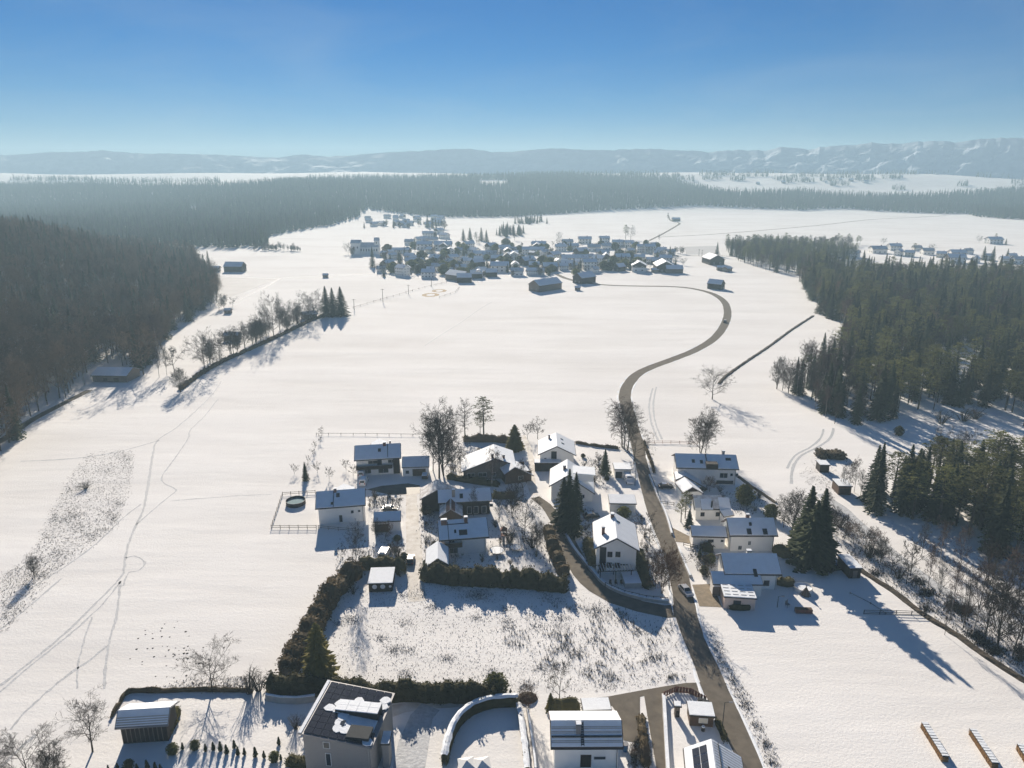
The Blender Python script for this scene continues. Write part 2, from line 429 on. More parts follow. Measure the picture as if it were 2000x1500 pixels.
road_lr("lower_street", [(1388, 1372), (1340, 1354), (1300, 1352), (1250, 1360), (1194, 1378), (1150, 1392)], [(1368, 1330), (1340, 1334), (1300, 1340), (1250, 1350), (1190, 1360), (1150, 1364)], M['asphalt'], 0.026)
patch("house_drive", [(1192, 1374), (1250, 1356), (1250, 1452), (1218, 1446), (1210, 1400)], M['asphalt'], 0.036)
patch("second_drive", [(1258, 1358), (1292, 1350), (1294, 1400), (1304, 1510), (1284, 1510), (1268, 1420)], M['asphalt'], 0.034)
patch("farm_yard", [(1356, 1062), (1320, 1058), (1312, 1030), (1348, 1048), (1352, 1060)], M['gravel'], 0.033)
road_lr("snowy_yard", [(760, 1402), (790, 1392), (830, 1385), (880, 1382), (940, 1376)], [(760, 1378), (790, 1374), (830, 1370), (880, 1369), (945, 1366)], M['drive_snow'], 0.022)
road_lr("yard_branch", [(768, 1500), (778, 1450), (800, 1400), (820, 1384)], [(830, 1500), (838, 1450), (846, 1400), (862, 1376)], M['snow_track'], 0.024, cap=9)
# forest track on the right, field paths, far lanes
road("forest_track", [(1600, 965, 2.4), (1640, 990, 3), (1690, 1035, 3), (1740, 1078, 3), (1800, 1125, 3), (1870, 1170, 3), (1950, 1215, 3), (2050, 1265, 3)], M['snow_track'], 0.02)
road("field_path", [(420, 612, 3), (470, 585, 3), (520, 560, 3.2), (552, 543, 3.2), (600, 541, 3), (680, 537, 3), (740, 535, 3)], M['snow_track'], 0.02)
road("field_path", [(415, 536, 3), (470, 540, 3), (552, 543, 3)], M['snow_track'], 0.02)
road("country_lane", [(1268, 470, 4), (1292, 458, 4), (1315, 445, 4), (1327, 436, 4), (1310, 431, 3.5), (1305, 420, 3.5)], M['asphalt'], 0.03, 8)
road("country_lane", [(1290, 463, 3.5), (1350, 460, 4), (1400, 457, 4), (1500, 449, 4), (1600, 440, 4), (1700, 429, 4.5), (1780, 425, 4.5), (1850, 421, 4.5)], M['asphalt'], 0.03, 8)
road("country_lane", [(1340, 499, 3), (1372, 500, 3), (1400, 499, 3), (1440, 502, 3)], M['asphalt'], 0.03, 8)
road("forest_lane", [(-60, 893, 3.2), (0, 862, 3.2), (60, 822, 3.2), (120, 790, 3.2), (175, 762, 3.2)], M['earth'], 0.03)
road("snow_wheel_track", [(1628, 836, 0.9), (1622, 855, 0.9), (1600, 872, 0.9), (1565, 890, 0.9), (1548, 915, 0.9), (1545, 945, 0.9)], M['snow_track'], 0.02)
road("snow_wheel_track", [(1608, 838, 0.7), (1603, 855, 0.7), (1585, 872, 0.7), (1553, 890, 0.7), (1537, 915, 0.7)], M['snow_track'], 0.02)
# trodden paths over the meadow on the left
def footpath(pts, w=0.45): road("footpath", [(a, b, w * rngr.uniform(0.75, 1.25)) for a, b in pts], M['snow_track'], 0.015, 1.0, 0.14)
footpath([(0, 1340), (40, 1308), (100, 1260), (150, 1215), (190, 1175), (220, 1145), (240, 1120), (245, 1090), (255, 1050), (266, 1025), (280, 995), (287, 960), (292, 930), (298, 890), (308, 860), (345, 835), (385, 800), (415, 770), (432, 745)], 0.6)
footpath([(0, 1352), (60, 1300), (135, 1240), (200, 1180), (236, 1135)], 0.4)
footpath([(235, 1135), (232, 1170), (226, 1210), (214, 1250), (206, 1300), (205, 1345)], 0.45)
footpath([(266, 1025), (300, 995), (330, 970), (344, 957), (322, 945), (316, 932), (334, 905), (352, 880), (368, 855), (372, 840), (400, 812), (425, 780)], 0.4)
footpath([(245, 1090), (262, 1085), (283, 1100), (270, 1115), (252, 1118), (240, 1145)], 0.4)
footpath([(0, 1500), (35, 1465), (70, 1435)], 0.5)
footpath([(20, 1425), (60, 1380), (130, 1320), (175, 1290), (207, 1262)], 0.45)
footpath([(0, 1210), (60, 1150), (130, 1105), (190, 1060), (240, 1012), (275, 985)], 0.4)
footpath([(0, 1230), (50, 1190), (120, 1130)], 0.4)
footpath([(150, 1345), (152, 1300), (165, 1250), (180, 1205)], 0.3)
footpath([(40, 901), (110, 898), (175, 892), (240, 880), (312, 860)], 0.5)
footpath([(830, 675), (860, 655), (900, 630), (935, 605), (960, 590)], 0.5)
footpath([(335, 978), (400, 973), (470, 968), (530, 966)], 0.25)

footpath([(1275, 758), (1268, 790), (1272, 825), (1285, 860)], 0.7); footpath([(1282, 756), (1276, 790), (1280, 825), (1293, 858)], 0.7)

# sandy rings of the riding ground
def ring(px, py, rx, w):
    c = P(px, py); pts = [(c.x + rx * math.cos(t), c.y + rx * 1.4 * math.sin(t), w) for t in np.linspace(0, 2 * math.pi, 25)]
    return tag(ribbon(MB(), pts, 0.02).build("riding_ring", M['sand']), kind='structure')
ring(841, 576, 5.0, 3.4); ring(858, 568, 4.4, 3.0)
# plain dull field patches with thin snow, far left
M['field_thin'] = mat("thin_snow_field", (0.50, 0.50, 0.50), 0.85, 0.1, 0.08)
patch("thin_snow_field", [(388, 548), (420, 541), (545, 545), (440, 584), (425, 575)], M['field_thin'], 0.012)
patch("thin_snow_field", [(1337, 482), (1400, 480), (1408, 498), (1340, 497)], M['field_thin'], 0.012)

# dark ditches / banks: mounds of earth and grass with real height
def bank(name, label, cat, pts, m, h, kind=None, seed=1, step=1.6, zoff=0.0):
    rng = random.Random(seed)
    w = catmull([(*P(a, b)[:2], c) for a, b, c in pts], step)
    vs, fs = [], []
    prof = [(-0.5, 0), (-0.3, 0.75), (0.02, 1.0), (0.3, 0.7), (0.5, 0)]
    for i, p in enumerate(w):
        a = w[max(i - 1, 0)]; b = w[min(i + 1, len(w) - 1)]
        t = Vector((b[0] - a[0], b[1] - a[1])).normalized(); n = Vector((-t.y, t.x))
        for q, (s, k) in enumerate(prof):
            o = s * p[2] * rng.uniform(0.8, 1.2); x, y = p[0] + n.x * o, p[1] + n.y * o
            vs.append((x, y, float(terrain(x, y)) + zoff + (h * k * rng.uniform(0.6, 1.25) if k else -0.08)))
    k = len(prof)
    for i in range(len(w) - 1):
        for q in range(k - 1): fs.append((i * k + q, (i + 1) * k + q, (i + 1) * k + q + 1, i * k + q + 1))
    mb = MB(); mb.v, mb.f = vs, fs
    return tag(mb.build(name, m), label, cat, None, kind)
bank("ditch_bank", None, None, [(1640, 1085, 1.6), (1690, 1120, 1.7), (1745, 1155, 1.8), (1800, 1198, 1.8), (1860, 1235, 1.9), (1930, 1285, 1.9), (2010, 1335, 1.9)], M['earth'], 0.5, 'structure', 2)
bank("ditch_bank", None, None, [(1588, 617, 1.9), (1545, 645, 1.9), (1500, 678, 1.9), (1455, 708, 1.9), (1418, 735, 2.0), (1404, 750, 1.8)], M['earth'], 0.55, 'structure', 4)
bank("ditch_bank", None, None, [(1438, 928, 1.2), (1460, 945, 1.2), (1490, 965, 1.2), (1516, 983, 1.2)], M['earth'], 0.5, 'structure', 5)
# shovelled and ploughed snow along the road edges
for k, (off, side) in enumerate(((0, 1), (0, -1))):
    pts = []
    for i, p in enumerate(MAINR[:120]):
        a = MAINR[max(i - 1, 0)]; b = MAINR[i + 1]
        t = Vector((b[0] - a[0], b[1] - a[1])).normalized(); n = Vector((-t.y, t.x)) * side
        pts.append((p[0] + n.x * (p[2] / 2 + 0.35), p[1] + n.y * (p[2] / 2 + 0.35)))
    rng = random.Random(40 + k); vs, fs = [], []
    for i, (x, y) in enumerate(pts):
        a = pts[max(i - 1, 0)]; b = pts[min(i + 1, len(pts) - 1)]
        t = Vector((b[0] - a[0], b[1] - a[1])).normalized(); n = Vector((-t.y, t.x))
        hh = rng.uniform(0.0, 0.13) * (0.3 + abs(math.sin(i * 0.37 + k)))
        for s, q in ((-0.5, 0), (-0.15, 1), (0.2, 0.8), (0.55, 0)):
            vs.append((x + n.x * (s * rng.uniform(0.5, 1.5) + 0.15), y + n.y * (s * rng.uniform(0.5, 1.5) + 0.15), hh * q - 0.05 if q else -0.08))
    for i in range(len(pts) - 1):
        for q in range(3): fs.append((i * 4 + q, i * 4 + 4 + q, i * 4 + 5 + q, i * 4 + 1 + q))
    mb = MB(); mb.v, mb.f = vs, fs
    tag(mb.build("snow_bank", M['snow']), kind='stuff')

# ------------------------------------------------------------------ plants
def branchy(seed, H, W, first=0.22, up=0.55, n1=14, n2=7, n3=6, droop=0.0, trunks=1, r0=None, n4=3, lean=0.0):
    """bare broadleaf: returns trunk mesh builder and crown (limbs and twigs) mesh builder"""
    rng = random.Random(seed)
    T, C = MB(), MB()
    r0 = r0 or H * 0.016
    def rv(s): return Vector((rng.uniform(-s, s), rng.uniform(-s, s), rng.uniform(-s, s)))
    def limb(p, d, L, r, lev):
        segs = (5, 4, 3, 2, 1)[lev]; sides = (6, 4, 3, 3, 3)[lev]
        q = p.copy(); dd = d.copy(); path = [(q.copy(), r)]
        for i in range(segs):
            bend = (0.06, 0.16, 0.22, 0.25, 0.2)[lev]
            dd = (dd + rv(bend) + Vector((0, 0, (0.10 if lev < 2 else 0.05) - droop * (lev >= 2)))).normalized()
            q = q + dd * (L / segs)
            path.append((q.copy(), r * (1 - 0.88 * (i + 1) / segs) + 0.013))
        mb = T if lev == 0 else C
        for (a, ra), (b, rb) in zip(path, path[1:]): mb.tube(a, b, ra, rb, sides)
        if lev >= 4: return
        cnt = (n1, n2, n3, n4)[lev]
        for k in range(cnt):
            t = first + (1 - first) * (k + rng.random()) / cnt if lev == 0 else rng.uniform(0.2, 1.0)
            i = min(int(t * segs), segs - 1); f = t * segs - i
            b = path[i][0].lerp(path[i + 1][0], f)
            ax = (path[i + 1][0] - path[i][0]).normalized()
            if lev == 0:
                az = k * 2.4 + rng.uniform(-0.5, 0.5); e = up + 0.35 * t + rng.uniform(-0.15, 0.15)
                nd = Vector((math.cos(az) * math.cos(e), math.sin(az) * math.cos(e), math.sin(e)))
                tt = (t - first) / (1 - first)
                nl = W * 0.5 * (0.55 + 0.9 * math.sin(math.pi * min(1, 0.25 + 0.72 * tt))) * rng.uniform(0.75, 1.15) / max(0.45, math.cos(e)) * 0.86
                nr = r * (1 - 0.8 * t) * 0.55
            else:
                side = ax.orthogonal().normalized(); side.rotate(Matrix.Rotation(rng.uniform(0, 6.28), 3, ax))
                nd = (ax * 0.75 + side * rng.uniform(0.5, 0.95)).normalized()
                nl = L * rng.uniform(0.35, 0.62) * (1.15 - 0.5 * t); nr = path[i][1] * 0.55
            limb(b, nd, nl, max(nr, 0.024), lev + 1)
    for k in range(trunks):
        a = rng.uniform(0, 6.28) + k * 6.28 / max(1, trunks)
        s = 0.16 if trunks > 1 else 0.02
        d = Vector((math.cos(a) * s + lean, math.sin(a) * s, 1)).normalized()
        o = Vector((math.cos(a), math.sin(a), 0)) * (0.25 if trunks > 1 else 0)
        limb(o, d, H * (0.86 if k == 0 else rng.uniform(0.6, 0.85)), r0 * (1 if trunks == 1 else 0.7), 0)
    return T, C
def conifer(seed, H, W, bare=0.06, dens=1.0, shape=1.0):
    rng = random.Random(seed); T, C = MB(), MB()
    T.tube((0, 0, -0.1), (0, 0, H * 0.97), H * 0.014 + 0.03, 0.02, 6)
    z = H * bare
    while z < H * 0.985:
        f = 1 - z / H
        n = max(4, int((5 + 3 * f) * dens)); a0 = rng.random() * 6.28
        for k in range(n):
            a = a0 + 6.283 * k / n + rng.uniform(-0.3, 0.3)
            L = (W / 2) * (f ** shape) * rng.uniform(0.68, 1.15) + 0.12
            dz = -0.22 - 0.30 * f
            c, s = math.cos(a), math.sin(a)
            m = max(2, int(L / 0.42))
            for q in range(m):
                t = (q + 0.6) / m
                x, y = c * L * t, s * L * t
                zz = z + dz * L * t * t + rng.uniform(-0.12, 0.12) + 0.10 * L * t
                w = 0.24 + 0.20 * L * (1 - 0.55 * t) * rng.uniform(0.6, 1.1)
                l = L / m * 1.35
                hang = rng.uniform(0.10, 0.38)
                p0 = (x - c * l * 0.6, y - s * l * 0.6, zz + 0.06)
                p1 = (x + s * w - c * 0.1, y - c * w - s * 0.1, zz - hang)
                p2 = (x + c * l * 0.9, y + s * l * 0.9, zz + rng.uniform(-0.25, 0.05))
                p3 = (x - s * w - c * 0.1, y + c * w - s * 0.1, zz - hang * rng.uniform(0.5, 1.2))
                C.add([p0, p1, p2, p3], [(0, 1, 2), (0, 2, 3)])
        z += 0.30 + 0.42 * f * H / 22
    return T, C
def pine(seed, H, W, first=0.45):
    rng = random.Random(seed); T, C = MB(), MB()
    top = Vector((rng.uniform(-0.6, 0.6), rng.uniform(-0.6, 0.6), H * 0.96))
    mid = Vector((rng.uniform(-0.3, 0.3), rng.uniform(-0.3, 0.3), H * 0.5))
    T.tube((0, 0, -0.1), mid, H * 0.017, H * 0.012, 6); T.tube(mid, top, H * 0.012, 0.03, 5)
    n = 30
    for k in range(n):
        t = first + (1 - first) * (k + rng.random()) / n
        b = mid.lerp(top, (t - 0.5) / 0.5) if t > 0.5 else Vector((0, 0, 0)).lerp(mid, t / 0.5)
        a = k * 2.4 + rng.uniform(-0.4, 0.4)
        L = W / 2 * math.sin(math.pi * (0.28 + 0.66 * (t - first) / (1 - first))) * rng.uniform(0.7, 1.15)
        e = b + Vector((math.cos(a) * L, math.sin(a) * L, L * rng.uniform(0.05, 0.5)))
        T.tube(b, e, 0.05, 0.02, 3)
        for q in range(3):
            c = b.lerp(e, 0.45 + 0.3 * q); rr = rng.uniform(0.45, 0.95) * (0.75 + 0.03 * H)
            for j in range(11):
                d = Vector((rng.gauss(0, 1), rng.gauss(0, 1), rng.gauss(0, 0.55))); p = c + d * rr * 0.55
                x = Vector((rng.uniform(-1, 1), rng.uniform(-1, 1), rng.uniform(-0.4, 0.6))) * 0.42
                y = Vector((rng.uniform(-1, 1), rng.uniform(-1, 1), rng.uniform(-0.4, 0.4))) * 0.42
                C.add([p - x, p + y, p + x], [(0, 1, 2)])
    return T, C
def shrub(seed, H, W, n=26):
    rng = random.Random(seed); T, C = MB(), MB()
    for k in range(n):
        a = rng.uniform(0, 6.28); rr = rng.uniform(0.2, 1.0) * W / 2
        tip = Vector((math.cos(a) * rr, math.sin(a) * rr, H * rng.uniform(0.65, 1.0) * (1 - 0.3 * (rr / W * 2) ** 2)))
        b = Vector((tip.x * 0.15, tip.y * 0.15, 0)); m = b.lerp(tip, 0.5) + Vector((tip.x * -0.08, tip.y * -0.08, H * 0.08))
        T.tube(b, m, 0.03, 0.02, 3); T.tube(m, tip, 0.02, 0.006, 3)
        for q in range(7):
            c = m.lerp(tip, rng.uniform(-0.3, 0.95)); d = Vector((rng.uniform(-1, 1), rng.uniform(-1, 1), rng.uniform(0.1, 1.2))).normalized() * H * rng.uniform(0.12, 0.28)
            C.tube(c, c + d, 0.012, 0.004, 3)
    return T, C
def leafy(seed, H, W, n=420, leaf=0.22, flat=0.0, top=1.0):
    """evergreen bush of many small leaves on a rounded volume"""
    rng = random.Random(seed); T, C = MB(), MB()
    T.tube((0, 0, -0.05), (0, 0, H * 0.5), 0.05, 0.03, 4)
    for k in range(n):
        a = rng.uniform(0, 6.28); zz = rng.random()
        prof = (math.sin(math.pi * (0.12 + 0.86 * zz)) ** 0.7) if top >= 1 else (1 - zz * 0.92) * min(1, 0.45 + 3 * zz)
        rr = W / 2 * prof * (rng.uniform(0.55, 1.08))
        p = Vector((math.cos(a) * rr, math.sin(a) * rr, H * (0.03 + 0.96 * zz)))
        x = Vector((rng.uniform(-1, 1), rng.uniform(-1, 1), rng.uniform(-0.7, 1))) * leaf
        y = Vector((rng.uniform(-1, 1), rng.uniform(-1, 1), rng.uniform(-0.7, 1))) * leaf
        C.add([p - x, p + y, p + x, p - y * 0.6], [(0, 1, 2), (0, 2, 3)])
    # dense heart so that little light comes through
    rs = 7
    for j in range(5):
        z0 = H * (0.05 + 0.8 * j / 4)
        prof = (math.sin(math.pi * (0.12 + 0.86 * j / 4.4)) ** 0.7) if top >= 1 else (1 - j / 4.6 * 0.92) * min(1, 0.45 + 0.7 * j)
        for i in range(rs):
            C.v.append((math.cos(6.283 * i / rs) * W * 0.36 * prof * rng.uniform(0.8, 1.1), math.sin(6.283 * i / rs) * W * 0.36 * prof * rng.uniform(0.8, 1.1), z0))
    o = len(C.v) - 5 * rs
    for j in range(4):
        for i in range(rs): C.f.append((o + j * rs + i, o + j * rs + (i + 1) % rs, o + (j + 1) * rs + (i + 1) % rs, o + (j + 1) * rs + i))
    return T, C

PROTO = {}
def proto(key, maker, mt, mc):
    T, C = maker
    PROTO[key] = (T.mesh(key + "_trunk", mt), C.mesh(key + "_crown", mc))
# each prototype is about one metre-scaled to its own real height (second item)
HT = {}
WD = {'oak': 15, 'ash': 8.5, 'birch': 7.5, 'multi': 8, 'fruit': 6, 'rusty': 9}
def reg(key, H, maker, mt, mc):
    T, C = maker; b = key.rstrip('0123456789')
    if b in WD:       # bring the grown plant to its stated height and crown width
        v = np.array(C.v + T.v); kz = H / v[:, 2].max(); r = np.percentile(np.hypot(v[:, 0], v[:, 1]), 98); kr = WD[b] / 2 / r
        for q in (T, C): q.v = [(x * kr, y * kr, z * kz) for x, y, z in q.v]
    proto(key, maker, mt, mc); HT[key] = H
for k in range(3): reg("oak%d" % k, 17, branchy(10 + k, 17, 15, 0.2, 0.35, 16, 7, 6), M['bark'], M['twig'])
for k in range(3): reg("ash%d" % k, 18, branchy(20 + k, 18, 8.5, 0.25, 0.8, 16, 7, 6), M['bark'], M['twig'])
for k in range(2): reg("birch%d" % k, 18, branchy(30 + k, 18, 7.5, 0.3, 0.75, 15, 7, 7, droop=0.22), M['birch_bark'], M['birch_twig'])
for k in range(2): reg("multi%d" % k, 14, branchy(40 + k, 14, 8, 0.12, 0.7, 10, 6, 6, trunks=4), M['bark'], M['twig'])
for k in range(2): reg("fruit%d" % k, 6, branchy(50 + k, 6, 6, 0.22, 0.45, 9, 6, 5, r0=0.13), M['bark'], M['twig'])
for k in range(2): reg("rusty%d" % k, 12, branchy(55 + k, 12, 9, 0.15, 0.6, 12, 7, 6, trunks=2), M['bark'], M['twig_red'])
reg("larch", 20, branchy(60, 20, 7.0, 0.18, 0.05, 34, 7, 4, droop=0.1, n4=1), M['bark'], M['twig'])
for k in range(4): reg("spruce%d" % k, 20, conifer(70 + k, 20, 6.6 + 0.5 * k, 0.05), M['bark'], M['spruce'])
for k in range(3): reg("pine%d" % k, 18, pine(80 + k, 18, 7.5, 0.4), M['bark'], M['pine'])
reg("thuja", 12, conifer(90, 12, 5.5, 0.02, 1.5, 0.8), M['bark'], M['thuja'])
for k in range(3): reg("shrub%d" % k, 2.4, shrub(95 + k, 2.4, 2.6), M['bark'], M['twig'])
reg("redshrub", 2.0, shrub(99, 2.0, 2.2, 34), M['bark'], M['twig_red'])
reg("bush", 2.0, leafy(101, 2.0, 2.0), M['bark'], M['hedge'])
reg("ball", 3.0, leafy(102, 3.0, 2.9, 700, 0.2), M['bark'], M['pine'])
reg("cone", 1.8, leafy(103, 1.8, 0.8, 260, 0.12, top=0), M['bark'], M['spruce'])
NAME = {'oak': 'bare_tree', 'ash': 'bare_tree', 'birch': 'birch_tree', 'multi': 'bare_tree', 'fruit': 'fruit_tree', 'rusty': 'bare_tree', 'larch': 'larch_tree', 'spruce': 'spruce_tree', 'pine': 'pine_tree', 'thuja': 'conifer_tree', 'shrub': 'shrub', 'redshrub': 'shrub', 'bush': 'bush', 'ball': 'bush', 'cone': 'small_conifer'}
def plant(key, loc, H, label, group=None, W=1.0, rz=None, cat='tree', seed=None):
    r = random.Random(seed if seed is not None else hash((round(loc[0], 2), round(loc[1], 2))) & 0xffff)
    t, c = PROTO[key]; s = H / HT[key]
    o = obj(NAME[key.rstrip('0123456789')], t, None, loc, r.uniform(0, 6.28) if rz is None else rz)
    o.name = NAME[key.rstrip('0123456789')]
    e = thing_from(o, label, cat, group)
    e.scale = (s * W, s * W, s)
    obj("crown", c, e)
    return e
def thing_from(o, label, cat, group):
    """turn a trunk mesh into thing > trunk"""
    nm = o.name.split('.')[0]; loc, rot = o.location.copy(), o.rotation_euler.copy()
    me = o.data; bpy.data.objects.remove(o)
    e = thing(nm, label, cat, loc, rot.z, group)
    obj("trunk", me, e)
    return e
def tree_px(key, bx, by, ty, label, W=1.0, group=None, cat='tree', rz=None):
    b = G(bx, by); H = top_z(bx, ty, b.y) - b.z
    return plant(key, (b.x, b.y, b.z - 0.03), H, label, group, W, rz, cat)

for k in range(3):
    PROTO["beechw%d" % k] = (PROTO["oak%d" % k][0], PROTO["oak%d" % k][1].copy()); PROTO["beechn%d" % k] = (PROTO["ash%d" % k][0], PROTO["ash%d" % k][1].copy())
    for q in "wn": PROTO["beech%s%d" % (q, k)][1].materials[0] = M['beech_twig']
    HT["beechw%d" % k], HT["beechn%d" % k] = 17, 18
NAME.update(beechw='beech_tree', beechn='beech_tree')

# ------------------------------------------------------------------ forests
def grid_pts(poly_test, x0, x1, y0, y1, sp, seed):
    rng = np.random.default_rng(seed); out = []
    xs = np.arange(x0, x1, sp); ys = np.arange(y0, y1, sp)
    X, Y = np.meshgrid(xs, ys); X = X + rng.uniform(-0.45, 0.45, X.shape) * sp; Y = Y + rng.uniform(-0.45, 0.45, X.shape) * sp
    X, Y = X.ravel(), Y.ravel(); Z = terrain(X, Y)
    for x, y, z in zip(X, Y, Z):
        if poly_test(x, y, z): out.append((float(x), float(y), float(z)))
    return out
def scatter(name, label, pts, colls, kind='stuff', smin=0.68, smax=1.2, hs=1.0, seed=0):
    """one stuff object: trees standing at pts, drawn by geometry nodes; colls = list of (key, weight)"""
    rng = np.random.default_rng(seed)
    sub = bpy.data.collections.new(name + "_kinds")
    for i, (key, w) in enumerate(colls):
        t, c = PROTO[key]
        # one joined mesh per kind
        me = bpy.data.meshes.new(key + "_whole")
        vt = [v.co[:] for v in t.vertices]; vc = [v.co[:] for v in c.vertices]
        ft = [tuple(p.vertices) for p in t.polygons]; fc = [tuple(v + len(vt) for v in p.vertices) for p in c.polygons]
        me.from_pydata(vt + vc, [], ft + fc)
        me.materials.append(t.materials[0]); me.materials.append(c.materials[0])
        me.polygons.foreach_set("material_index", [0] * len(ft) + [1] * len(fc))
        sub.objects.link(bpy.data.objects.new("%02d_%s" % (i, key), me))
    n = len(pts)
    me = bpy.data.meshes.new(name); me.from_pydata([(x, y, z - 0.1) for x, y, z in pts], [], [])
    wts = np.array([w for _, w in colls], float); wts /= wts.sum()
    a = me.attributes.new("pick", 'INT', 'POINT'); a.data.foreach_set("value", rng.choice(len(colls), n, p=wts).astype(np.int32))
    s = rng.uniform(smin, smax, n)
    a = me.attributes.new("size", 'FLOAT_VECTOR', 'POINT'); a.data.foreach_set("vector", np.stack([s, s, s * hs * rng.uniform(0.85, 1.12, n)], 1).ravel().astype(np.float32))
    a = me.attributes.new("turn", 'FLOAT_VECTOR', 'POINT'); z = np.zeros(n); a.data.foreach_set("vector", np.stack([z, z, rng.uniform(0, 6.28, n)], 1).ravel().astype(np.float32))
    o = obj(name, me)
    ng = bpy.data.node_groups.new(name, 'GeometryNodeTree')
    ng.interface.new_socket("Geometry", in_out='INPUT', socket_type='NodeSocketGeometry')
    ng.interface.new_socket("Geometry", in_out='OUTPUT', socket_type='NodeSocketGeometry')
    gi, go = ng.nodes.new("NodeGroupInput"), ng.nodes.new("NodeGroupOutput")
    mp = ng.nodes.new("GeometryNodeMeshToPoints"); ip = ng.nodes.new("GeometryNodeInstanceOnPoints"); ci = ng.nodes.new("GeometryNodeCollectionInfo")
    ci.inputs["Collection"].default_value = sub; ci.inputs["Separate Children"].default_value = True; ci.inputs["Reset Children"].default_value = True
    def attr(nm, ty):
        k = ng.nodes.new("GeometryNodeInputNamedAttribute"); k.data_type = ty; k.inputs["Name"].default_value = nm
        return k.outputs["Attribute"]
    L = ng.links
    L.new(gi.outputs[0], mp.inputs["Mesh"]); L.new(mp.outputs[0], ip.inputs["Points"]); L.new(ci.outputs[0], ip.inputs["Instance"])
    ip.inputs["Pick Instance"].default_value = True
    L.new(attr("pick", 'INT'), ip.inputs["Instance Index"]); L.new(attr("turn", 'FLOAT_VECTOR'), ip.inputs["Rotation"]); L.new(attr("size", 'FLOAT_VECTOR'), ip.inputs["Scale"])
    L.new(ip.outputs[0], go.inputs[0])
    md = o.modifiers.new("trees", 'NODES'); md.node_group = ng
    return tag(o, label, None, None, kind)
# light kinds for the far woods
def far_tree(seed, H, W, con):
    rng = random.Random(seed); T, C = MB(), MB()
    T.tube((0, 0, 0), (0, 0, H * 0.6), 0.25, 0.1, 3)
    if con:
        for j in range(6):
            z = H * (0.08 + 0.14 * j); r = W / 2 * (1 - j / 6.6); n = 7; a0 = rng.random() * 6
            ring = [(math.cos(a0 + 6.283 * i / n) * r * rng.uniform(0.7, 1.25), math.sin(a0 + 6.283 * i / n) * r * rng.uniform(0.7, 1.25), z - rng.uniform(0, 0.8)) for i in range(n)]
            C.add(ring + [(0, 0, z + H * 0.25)], [(i, (i + 1) % n, n) for i in range(n)])
    else:
        for j in range(120):
            a = rng.uniform(0, 6.28); q = rng.random(); rr = W / 2 * math.sin(math.pi * (0.15 + 0.8 * q)) * rng.uniform(0.3, 1.05)
            p = Vector((math.cos(a) * rr, math.sin(a) * rr, H * (0.25 + 0.75 * q))); d = Vector((math.cos(a) * 0.8, math.sin(a) * 0.8, 1.3)) * rng.uniform(0.5, 1.1)
            x = Vector((rng.uniform(-1, 1), rng.uniform(-1, 1), 0)) * 0.22
            C.add([p - x, p + x, p + d], [(0, 1, 2)])
    return T, C
for k in range(3): reg("farcon%d" % k, 22, far_tree(200 + k, 22, 6.5, True), M['bark'], M['spruce'])
for k in range(2): reg("farbare%d" % k, 20, far_tree(210 + k, 20, 9, False), M['bark'], M['twig'])

def vis(x, y, z):
    if y < 30: return False
    a, b = project(x, y, z + 12)
    return -260 < a < 2260 and b < 1650
RF = [(1590, 528), (1660, 543), (1800, 545), (2000, 548), (2300, 560), (2300, 830), (2000, 838), (1945, 800), (1850, 792), (1790, 812), (1725, 836), (1668, 838), (1650, 828), (1600, 800), (1545, 775), (1560, 740), (1640, 700), (1646, 640), (1600, 612), (1580, 575), (1558, 548)]
CLEAR = [(1830, 690), (1925, 690), (1930, 735), (1835, 735)]
RS = [(1412, 485), (1425, 500), (1450, 515), (1520, 535), (1590, 540), (1620, 520), (1680, 502), (1600, 488), (1500, 481)]
def in_px(poly, hole=None):
    def f(x, y, z):
        if not vis(x, y, z): return False
        q = project(x, y, z)
        return inpoly(*q, poly) and not (hole and inpoly(*q, hole))
    return f
right_pts = grid_pts(in_px(RF, CLEAR), 60, 560, 200, 720, 6.2, 11)
strip_pts = grid_pts(in_px(RS), 150, 560, 640, 1000, 7.0, 12)
HOLE_L = (185, 262)
LANE = [tuple(P(a, b)[:2]) for a, b in ((-60, 893), (-30, 878), (0, 862), (30, 842), (60, 822), (90, 806), (120, 790), (148, 776), (175, 762))]
LANE = catmull(LANE, 2.0)
def left_test(x, y, z):
    if not (vis(x, y, z) and x < float(edge_x(y)) + 5 and 150 < y < 860): return False
    q = project(x, y, z)
    if y < 300 and min(math.dist((x, y), l) for l in LANE) < 3.2: return False
    return not (178 < q[0] < 275 and 715 < q[1] < 775)
left_pts = grid_pts(left_test, -760, -120, 150, 860, 6.0, 13)
def near_first(p): return math.hypot(p[0], p[1])
def forest(pts, n_ind, mix, label_of, group, stuff_name, stuff_label, hrange, seed, stuff_mix):
    pts = sorted(pts, key=near_first); rng = random.Random(seed)
    ind, rest = pts[:n_ind], pts[n_ind:]
    for p in ind:
        k = rng.choices([m[0] for m in mix], [m[1] * (m[2](p) if len(m) > 2 else 1) for m in mix])[0]
        base = k.rstrip('0123456789')
        plant(k, (p[0], p[1], p[2] - 0.1), rng.uniform(*hrange) * rng.choice((1, 1, 0.78)), label_of[base], group[base], rng.uniform(0.9, 1.2), seed=rng.randrange(9999))
    if rest: scatter(stuff_name, stuff_label, rest, stuff_mix, seed=seed)
    return len(ind), len(rest)
def edgeness(p):      # 1 at the open edge of the right wood, 0 inside
    q = project(*p); return 1.0 if (q[0] < 1668 and q[1] < 830) else 0.12
R_L = {'spruce': "dark green spruce standing in the wood on the right of the fields", 'pine': "olive green pine standing in the wood on the right of the fields", 'birch': "bare pinkish birch on the edge of the right hand wood", 'ash': "bare grey tree on the edge of the right hand wood"}
